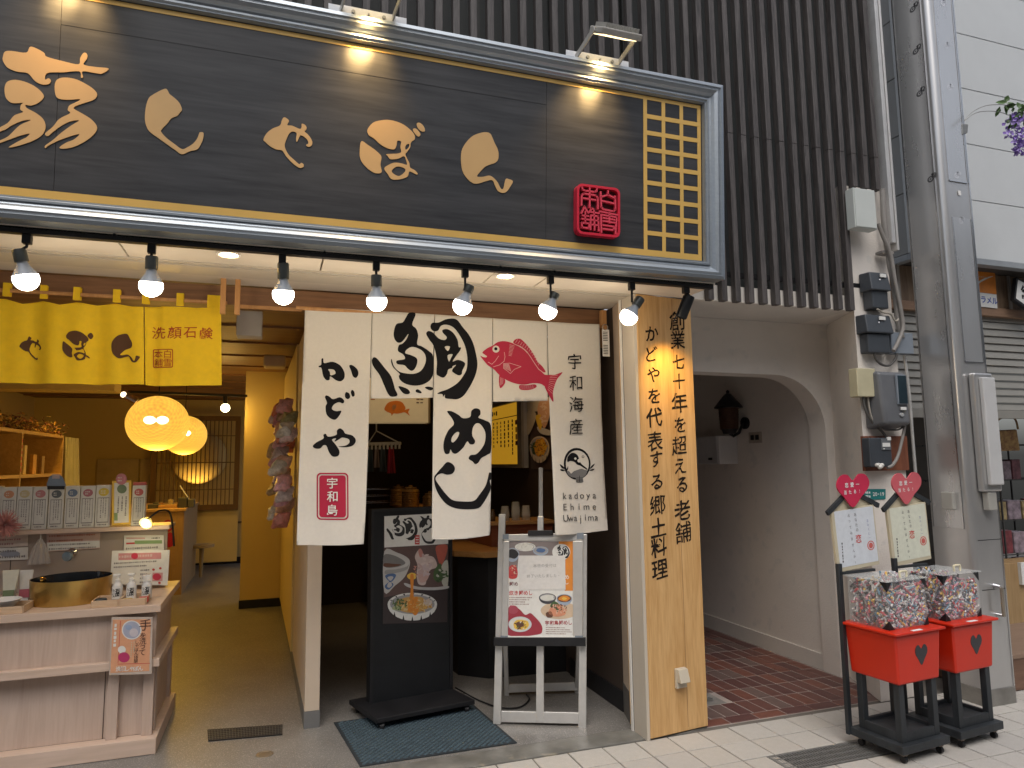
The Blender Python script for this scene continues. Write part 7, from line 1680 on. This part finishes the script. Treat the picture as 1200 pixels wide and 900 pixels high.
# cash counter
cc = thing('cash_counter', 'cream wood cash counter with a crimson flower print at the rear of the soap shop', 'counter', (-1.4, 9.9, 0))
MB().box(-2.0, -.985, 9.19, 10.75, 0, .97).build('body', wood('counter_wood', (.34, .21, .09), (.44, .28, .13), .55, 'z'), cc)
MB().box(-2.02, -.965, 9.17, 10.77, .9705, 1.0).build('top', hw, cc, bev=.002)
cpl = Plane((0, 9.188, 0), (1, 0, 0))
cpl.quadbox(MB(), [(188, 606), (206, 606), (206, 662), (188, 662)], 0, .004).build('front_banner', C_('banner_tan', (.42, .26, .12)), cc)
cpl.shape('flower_print', [[(193, 634), (198, 624), (204, 627), (205, 636), (200, 641), (195, 640)]], crimson, cc, .006); cpl.shape('flower_print', [disc(197, 616, 6, 7), disc(197, 616, 4, 5)], crimson, cc, .006, False)
rnd = random.Random(2)
for k, (u, wd, hh_, c, lab) in enumerate(((180, .12, .05, (.05, .05, .05), 'low black box on the cash counter'), (214, .10, .12, (.03, .03, .035), 'black card terminal on the cash counter'), (224, .07, .10, (.05, .05, .06), 'small black holder at the right end of the cash counter'), (196, .22, .04, (.35, .20, .08), 'flat brown tray on the cash counter'))):
    p = P(u, 598, y=9.4); tag(MB().box(p.x - wd / 2, p.x + wd / 2, 9.35, 9.5, 1.0005, 1.0 + hh_).build('counter_item', mat('item_%d' % k, c, .5), bev=.005), lab, 'box')
p = P(215, 585, y=9.6); tag(MB().bar((p.x + .12, 9.6, 1.0), P(211, 569, y=9.6), .03, .01).build('pen_stick', pw), 'leaning white stick on the cash counter', 'stick')
# stool behind
tag(MB().lathe([(.02, 0), (.03, .38), (.16, .40), (.16, .44), (.02, .45)], (P(236, 650, y=10.5).x, 10.5, .0), 20).build('round_stool', mat('stool_tan', (.35, .26, .13), .6), smooth=True), 'low round stool beside the cash counter', 'stool')
# fixtures by the hanger sticks
a = P(277.5, 363, y=4.35); b = P(307, 394, y=4.35)
tag(MB().box(a.x, b.x, 4.35, 4.48, b.z, a.z).build('wall_speaker', mat('white_speaker', (.52, .49, .45), .6, var=.02), bev=.005), 'white square speaker box hanging right of the wooden hanger sticks', 'speaker')
a = P(309, 415, y=6.2); b = P(335, 430, y=6.2)
tag(MB().box(a.x, b.x, 6.2, 6.4, b.z, a.z).build('ceiling_sensor', mat('cream_sensor', (.48, .40, .28), .6), bev=.02), 'small cream box on the ceiling over the partition wall', 'sensor')
# hanging net pouches on the partition
pch = [(.52, .25, .30), (.45, .10, .05), (.30, .22, .12), (.40, .34, .38), (.42, .18, .25), (.22, .24, .10), (.50, .30, .22), (.45, .44, .42), (.50, .36, .38), (.36, .08, .06)]
rnd = random.Random(21)
pnm = ['pink', 'orange red', 'brown', 'greyish mauve', 'rose', 'olive', 'salmon', 'pale grey', 'dusty pink', 'dark red']
for k in range(30):
    z = 1.97 - .029 * k + rnd.uniform(-.02, .02); y = 5.3 + rnd.uniform(-.35, .45); c = pch[k % 10]
    mb = MB(); ctr = Vector((.105 + rnd.uniform(-.08, .02), y, z)); n_ = 10; vs = []
    tilt = Vector((-.7, rnd.uniform(-.4, .2), -.6)).normalized(); s_ = tilt.orthogonal().normalized(); s3_ = tilt.cross(s_)
    for j in range(7):
        rr_ = (.006, .03, .05, .055, .045, .03, .012)[j]
        vs += [ctr + tilt * (j * .026 - .06) + (s_ * math.cos(2 * math.pi * i / n_) + s3_ * math.sin(2 * math.pi * i / n_)) * rr_ * rnd.uniform(.65, 1.25) for i in range(n_)]
    mb.add(vs, [(j * n_ + i, j * n_ + (i + 1) % n_, (j + 1) * n_ + (i + 1) % n_, (j + 1) * n_ + i) for j in range(6) for i in range(n_)])
    tag(mb.build('net_pouch', mat('pouch_%d' % (k % 10), tuple(min(.8, 1.15 * v + .12) for v in c), .35, var=.35, scale=35), smooth=True), '%s net pouch in the bunch on the partition, %s' % (pnm[k % 10], ('near its top', 'at its middle', 'near its bottom')[min(2, k // 10)]), 'net pouch', 'net pouches hanging on the partition')

# ================================================================== RESTAURANT INTERIOR
bar = thing('bar_counter', 'L shaped wooden bar counter with a raised shelf and dark front inside the restaurant', 'bar counter', (1.5, 4.9, 0))
MB().prism([(1.24, 4.92), (1.42, 4.76), (2.028, 4.72), (2.028, 5.03), (1.62, 5.05), (1.36, 7.85), (1.02, 7.85)], .835, .875).build('lower_top', bar_w, bar, bev=.003)
MB().prism([(1.28, 4.98), (1.46, 4.82), (2.028, 4.78), (2.028, 5.02), (1.60, 5.04), (1.36, 7.85), (1.08, 7.85)], .0, .834).build('dark_front', black_m, bar)  # shadow below the bar top is put into this panel's black
MB().prism([(1.55, 5.02), (2.028, 4.99), (2.028, 5.06), (1.62, 5.09), (1.38, 7.85), (1.30, 7.85)], .8755, 1.034).build('red_riser', wood('red_brown_riser', (.20, .055, .025), (.28, .085, .035), .5, 'x'), bar)
MB().prism([(1.52, 4.98), (2.028, 4.95), (2.028, 5.30), (1.75, 5.30), (1.52, 7.85), (1.24, 7.85)], 1.035, 1.06).build('upper_shelf', bar_w, bar, bev=.003)

gl = glass('drinking_glass', (.85, .85, .82), .04, .32)
for k, (u, v) in enumerate(((592, 610), (604.5, 610), (616.5, 610))):
    c = P(u, v, y=5.06); c.z = 1.0605; t = thing('drinking_glass', 'stack of upturned clear glasses on the bar shelf, %s of three' % ('leftmost', 'middle and tallest', 'rightmost')[k], 'glass', c, 'glasses on the bar shelf')
    for j in range(2 if k != 1 else 3):
        MB().lathe([(.036, .0 + j * .03), (.029, .075 + j * .03), (.027, .078 + j * .03), (.001, .078 + j * .03)], c, 20).build('glass', gl, t, smooth=True)
c = P(577.5, 611, y=5.06); c.z = 1.0605; tag(MB().lathe([(.02, 0), (.022, .05), (.012, .065), (.013, .085), (.001, .087)], c, 16).build('sauce_bottle', mat('sauce_brown', (.10, .05, .02), .2), smooth=True), 'small dark sauce bottle on the bar shelf left of the glasses', 'bottle')
jarm = mat('copper_jar', (.34, .22, .11), .35, .5, var=.3, scale=40)
for k, (u, y, r_, h_) in enumerate(((466.5, 7.6, .085, .17), (481, 7.0, .09, .18), (504, 6.4, .07, .14))):
    c = P(u, 590, y=y); c.z = 1.0605; t = thing('storage_jar', 'ribbed copper jar on the bar shelf, %s of three behind the curtain' % ('left', 'middle', 'right, half hidden')[k], 'jar', c, 'jars on the bar shelf')
    pr = []
    for j in range(8): pr += [(r_, h_ * j / 8), (r_ * .95, h_ * (j + .5) / 8)]
    MB().lathe(pr + [(r_ * .9, h_)], c, 24).build('body', jarm, t, smooth=True); MB().lathe([(r_ * .7, h_ + .001), (r_ * .7, h_ + .02), (.02, h_ + .025), (.018, h_ + .04), (.001, h_ + .042)], c, 20).build('lid', jarm, t, smooth=True)
wr = thing('wire_rack', 'metal wire dish rack on the far end of the bar shelf', 'dish rack', P(445, 585, y=7.7)); mb = MB()
for z in (1.09, 1.16, 1.23):
    a = P(428, 575, y=7.5); b = P(466, 575, y=7.7); mb.bar((a.x, 7.5, z), (b.x, 7.5, z), .007); mb.bar((a.x, 7.8, z), (b.x, 7.8, z), .007)
for k in range(7): x = a.x + (b.x - a.x) * k / 6; mb.bar((x, 7.5, 1.07), (x + .03, 7.8, 1.23), .005)
mb.build('wires', chrome, wr)
# lit fish sign
fsn = thing('lit_fish_sign', 'glowing cream sign box with an orange fish above the restaurant kitchen', 'lit sign', P(466, 495, y=5.2)); fpl = Plane((0, 5.2, 0), (1, 0, 0))
fpl.quadbox(MB(), [(400, 440), (502, 448), (502, 495.5), (400, 495.5)], -.12, 0).build('light_box', mat('lit_cream', (.70, .58, .36), .6, var=.15, scale=3, emit=(1, .72, .36), es=.16), fsn, bev=.004)
fpl.quadbox(MB(), [(502.3, 448), (504, 448), (504, 496), (502.3, 496)], -.12, .004).build('edge', mat('edge_tan', (.35, .25, .12), .6), fsn)
fzz = lambda pts: zoomed(pts, 420, 460, 900 / 140)
fpl.shape('fish_print', [fzz([(195, 125), (215, 85), (245, 68), (290, 62), (330, 75), (355, 115), (350, 130), (385, 122), (375, 150), (388, 175), (350, 150), (320, 155), (290, 160), (265, 158), (250, 175), (245, 158), (215, 145)])], mat('orange_print', (.55, .13, .01), .5, emit=(.9, .22, .02), es=.12), fsn, .002)
fpl.shape('fish_print', [fzz([(255, 100), (275, 90), (285, 105), (270, 130), (255, 125)])], mat('pale_orange_print', (.62, .30, .12), .5), fsn, .003)
# fan like calligraphy marks at the edges of the box
fpl.marks('small_print', 488, 466, 500, 474, 2, pbrown, fsn, .002, cell=.03); fpl.marks('small_print', 428, 466, 445, 470, 1, porange, fsn, .002, cell=.04)
# hanger with cloths
hg = thing('clothes_hanger', 'white pinch hanger with grey blue and crimson cloths in the restaurant kitchen', 'hanger', P(453, 530, y=5.9)); y = 5.9
hm = mat('hanger_plastic', (.48, .46, .42), .5)
a, b, c = P(431, 520, y=y), P(441, 505, y=y), P(468, 519, y=y)
MB().tube([P(441, 492, y=y), b], .006, 6).build('hook', hm, hg); MB().tube([a, b, c], .006, 6).build('arms', hm, hg)
mb = MB(); mb.bar(a, c, .02, .02); a2, c2 = a + Vector((.05, .25, 0)), c + Vector((.05, .25, 0)); mb.bar(a2, c2, .02, .02); mb.bar(a, a2, .02, .02); mb.bar(c, c2, .02, .02); mb.build('frame', hm, hg)
for k in range(9): p = a.lerp(c, k / 8); MB().box(p.x - .008, p.x + .008, y - .012, y + .012, p.z - .05, p.z + .01).build('peg', hm, hg)
for k, (u0, u1, v1, cc_) in enumerate(((430, 437, 553, (.06, .09, .11)), (438, 444, 548, (.28, .22, .21)), (444.5, 452, 553, (.06, .08, .10)), (453.5, 462.5, 554.5, (.34, .02, .045)))):
    x0_, x1_ = P(u0, 530, y=y).x, P(u1, 530, y=y).x; z0_ = P(u0, v1, y=y).z; z1_ = a.z - .03; mb = MB(); n_ = 10; vs = []
    for j in range(n_ + 1):
        f_ = j / n_; w_ = .72 + .28 * 1
        xm_ = x0_ + (x1_ - x0_) * f_; vs += [(xm_ + (x1_ - x0_) * .1 * math.sin(j * 2), y - .01 + .02 * math.sin(j * 1.9), z0_), ((x0_ + x1_) / 2 + (xm_ - (x0_ + x1_) / 2) * .6, y + .006 * math.sin(j * 1.9), z1_)]
    mb.add(vs, [(2 * j, 2 * j + 2, 2 * j + 3, 2 * j + 1) for j in range(n_)]); o = mb.build('cloth', mat('cloth_%d' % k, cc_, .9), hg); o.modifiers.new('thickness', 'SOLIDIFY').thickness = .004
MB().box(P(428, 560, y=6.3).x, P(458, 560, y=6.3).x, 6.3, 6.6, P(440, 575, y=6.3).z, P(440, 555, y=6.3).z).build('kitchen_box', black_m) if False else None
# menu board on the right wall (x = 2.02)
mbn = thing('menu_board', 'silver framed yellow menu board with vertical black text on the right restaurant wall', 'menu board', (2.0, 6.2, 1.45))
mp_ = Plane((2.0, 0, 0), (0, -1, 0))     # u runs toward the street, normal faces -x
def wall_quad(q, l0, l1, m, nm, t, P_=None):
    P_ = P_ or mp_; return P_.quadbox(MB(), q, l0, l1).build(nm, m, t)
yA, yB, zA, zB = 7.1, 5.47, 1.45, 2.06
def wq(y0_, y1_, z0_, z1_, x, m, nm, t, th=.004): return MB().box(x - th, x, min(y0_, y1_), max(y0_, y1_), z0_, z1_).build(nm, m, t)
wq(yA, yB, zA, zB, 2.019, alu, 'back', mbn, .04)
for (a, b, c, d) in ((yA, yB, zB - .045, zB), (yA, yB, zA, zA + .03), (yB + .11, yB, zA + .0305, zB - .0455), (yA, yA - .06, zA + .0305, zB - .0455)): wq(a, b, c, d, 1.9788, mat('menu_frame', (.42, .39, .35), .4, .5), 'frame', mbn, .02)
wq(yA - .062, yB + .112, zA + .032, zB - .047, 1.9785, mat('menu_yellow', (.75, .48, .06), .6, emit=(1, .50, .03), es=.30, var=.1, scale=2), 'menu_panel', mbn, .004)
mb = MB(); tw_ = lambda a, b: Vector((1.9735, -a, b))
random.seed(4); lines_print(mb, tw_, -(yA - .1), zA + .07, -(yB + .22), zB - .19, 12, True, .38, .035)
lines_print(mb, tw_, -(yA - .1), zB - .14, -(yB + .35), zB - .07, 1, False, .6, .06); mb.build('lettering', pbrown, mbn)
mb = MB(); lines_print(mb, tw_, -(yB + .22), zA + .10, -(yB + .13), zB - .2, 1, True, .6, .06); mb.build('heading', mat('menu_wine', (.18, .02, .03), .6), mbn)
MB().box(1.9725, 1.974, yB + .12, yA - .07, zB - .165, zB - .158).build('rule', pbrown, mbn)
# bowl poster near the street on the right wall, lit
bpn = thing('bowl_banner', 'dark food banner with an egg bowl on the right restaurant wall beside the menu board', 'banner', (2.0, 5.1, 1.45))
wq(5.42, 4.62, 1.44, 2.10, 2.028, mat('banner_dark', (.06, .035, .03), .5), 'sheet', bpn, .006)
bpl = Plane((2.0115, 0, 0), (0, -1, 0))
bpl.shape('cup_print', [[(618, 466), (645, 466), (640, 476), (630, 482), (618, 480)]], C_('banner_cup', (.55, .46, .34)), bpn, .001)
bpl.shape('fish_slice_print', [[(634, 468), (641, 466), (645, 478), (643, 492), (638, 502), (633, 492), (630, 480)]], C_('banner_fish', (.62, .34, .20)), bpn, .002)
bpl.shape('cup_print', [[(618, 482), (628, 484), (626, 497), (618, 510)]], C_('banner_cup', (.55, .46, .34)), bpn, .0015)
bpl.shape('egg_stream', [[(628, 488), (634, 486), (636, 494), (634, 504), (631, 500)]], C_('banner_egg', (.75, .45, .04)), bpn, .003)
bpl.shape('plate_print', [[(630, 500), (646, 505), (646, 510), (634, 508)]], C_('banner_plate', (.50, .46, .42)), bpn, .0025)
bowl(bpl, 632.5, 524, 11.5, 13, bpn, .002, [(.1, 0, .6, .85, C_('banner_orange', (.72, .33, .02))), (-.5, .1, .25, .6, pgreen), (.1, 0, .18, .8, C_('banner_egg2', (.80, .30, .01))), (.5, 0, .25, .4, C_('banner_pale', (.65, .45, .25)))], depth=.95, outer=C_('banner_bowl', (.56, .46, .36)))
sprinkle(bpl, 634, 524, 7, 10, 60, [C_('banner_orange', (.72, .33, .02)), C_('banner_yolk', (.78, .48, .05)), C_('banner_dark', (.35, .14, .02))], bpn, .0042, 1.8, elong=3)
sprinkle(bpl, 625.5, 525, 3, 7, 16, [pgreen, C_('herb', (.04, .07, .03))], bpn, .0055, 1.6)
sprinkle(bpl, 638, 485, 4, 14, 22, [C_('banner_fish', (.62, .34, .20)), C_('banner_fish_b', (.70, .48, .34))], bpn, .0034, 2.6)
lamp('banner_lamp', 'SPOT', (1.55, 4.85, 2.42), 9, (1, .66, .32), .04, (2.0, 5.0, 1.8), 70, 1)  # unseen spot without a fixture, brightens the bowl banner
lamp('bar_lamp', 'SPOT', (1.6, 5.1, 2.5), 7, (1, .60, .20), .05, (1.65, 4.95, 1.0), 60, 1)  # added spot, no fixture: warm light on the bar
lamp('bar_lamp', 'SPOT', (1.25, 6.8, 2.5), 16, (1, .60, .20), .05, (1.25, 6.9, 1.0), 70, 1)  # second added spot, lights the far end of the bar
lamp('kitchen_lamp', 'SPOT', (.9, 5.0, 2.5), 6, (1, .64, .28), .05, (.9, 5.2, 1.9), 110, 1)  # added unseen spot for the kitchen side
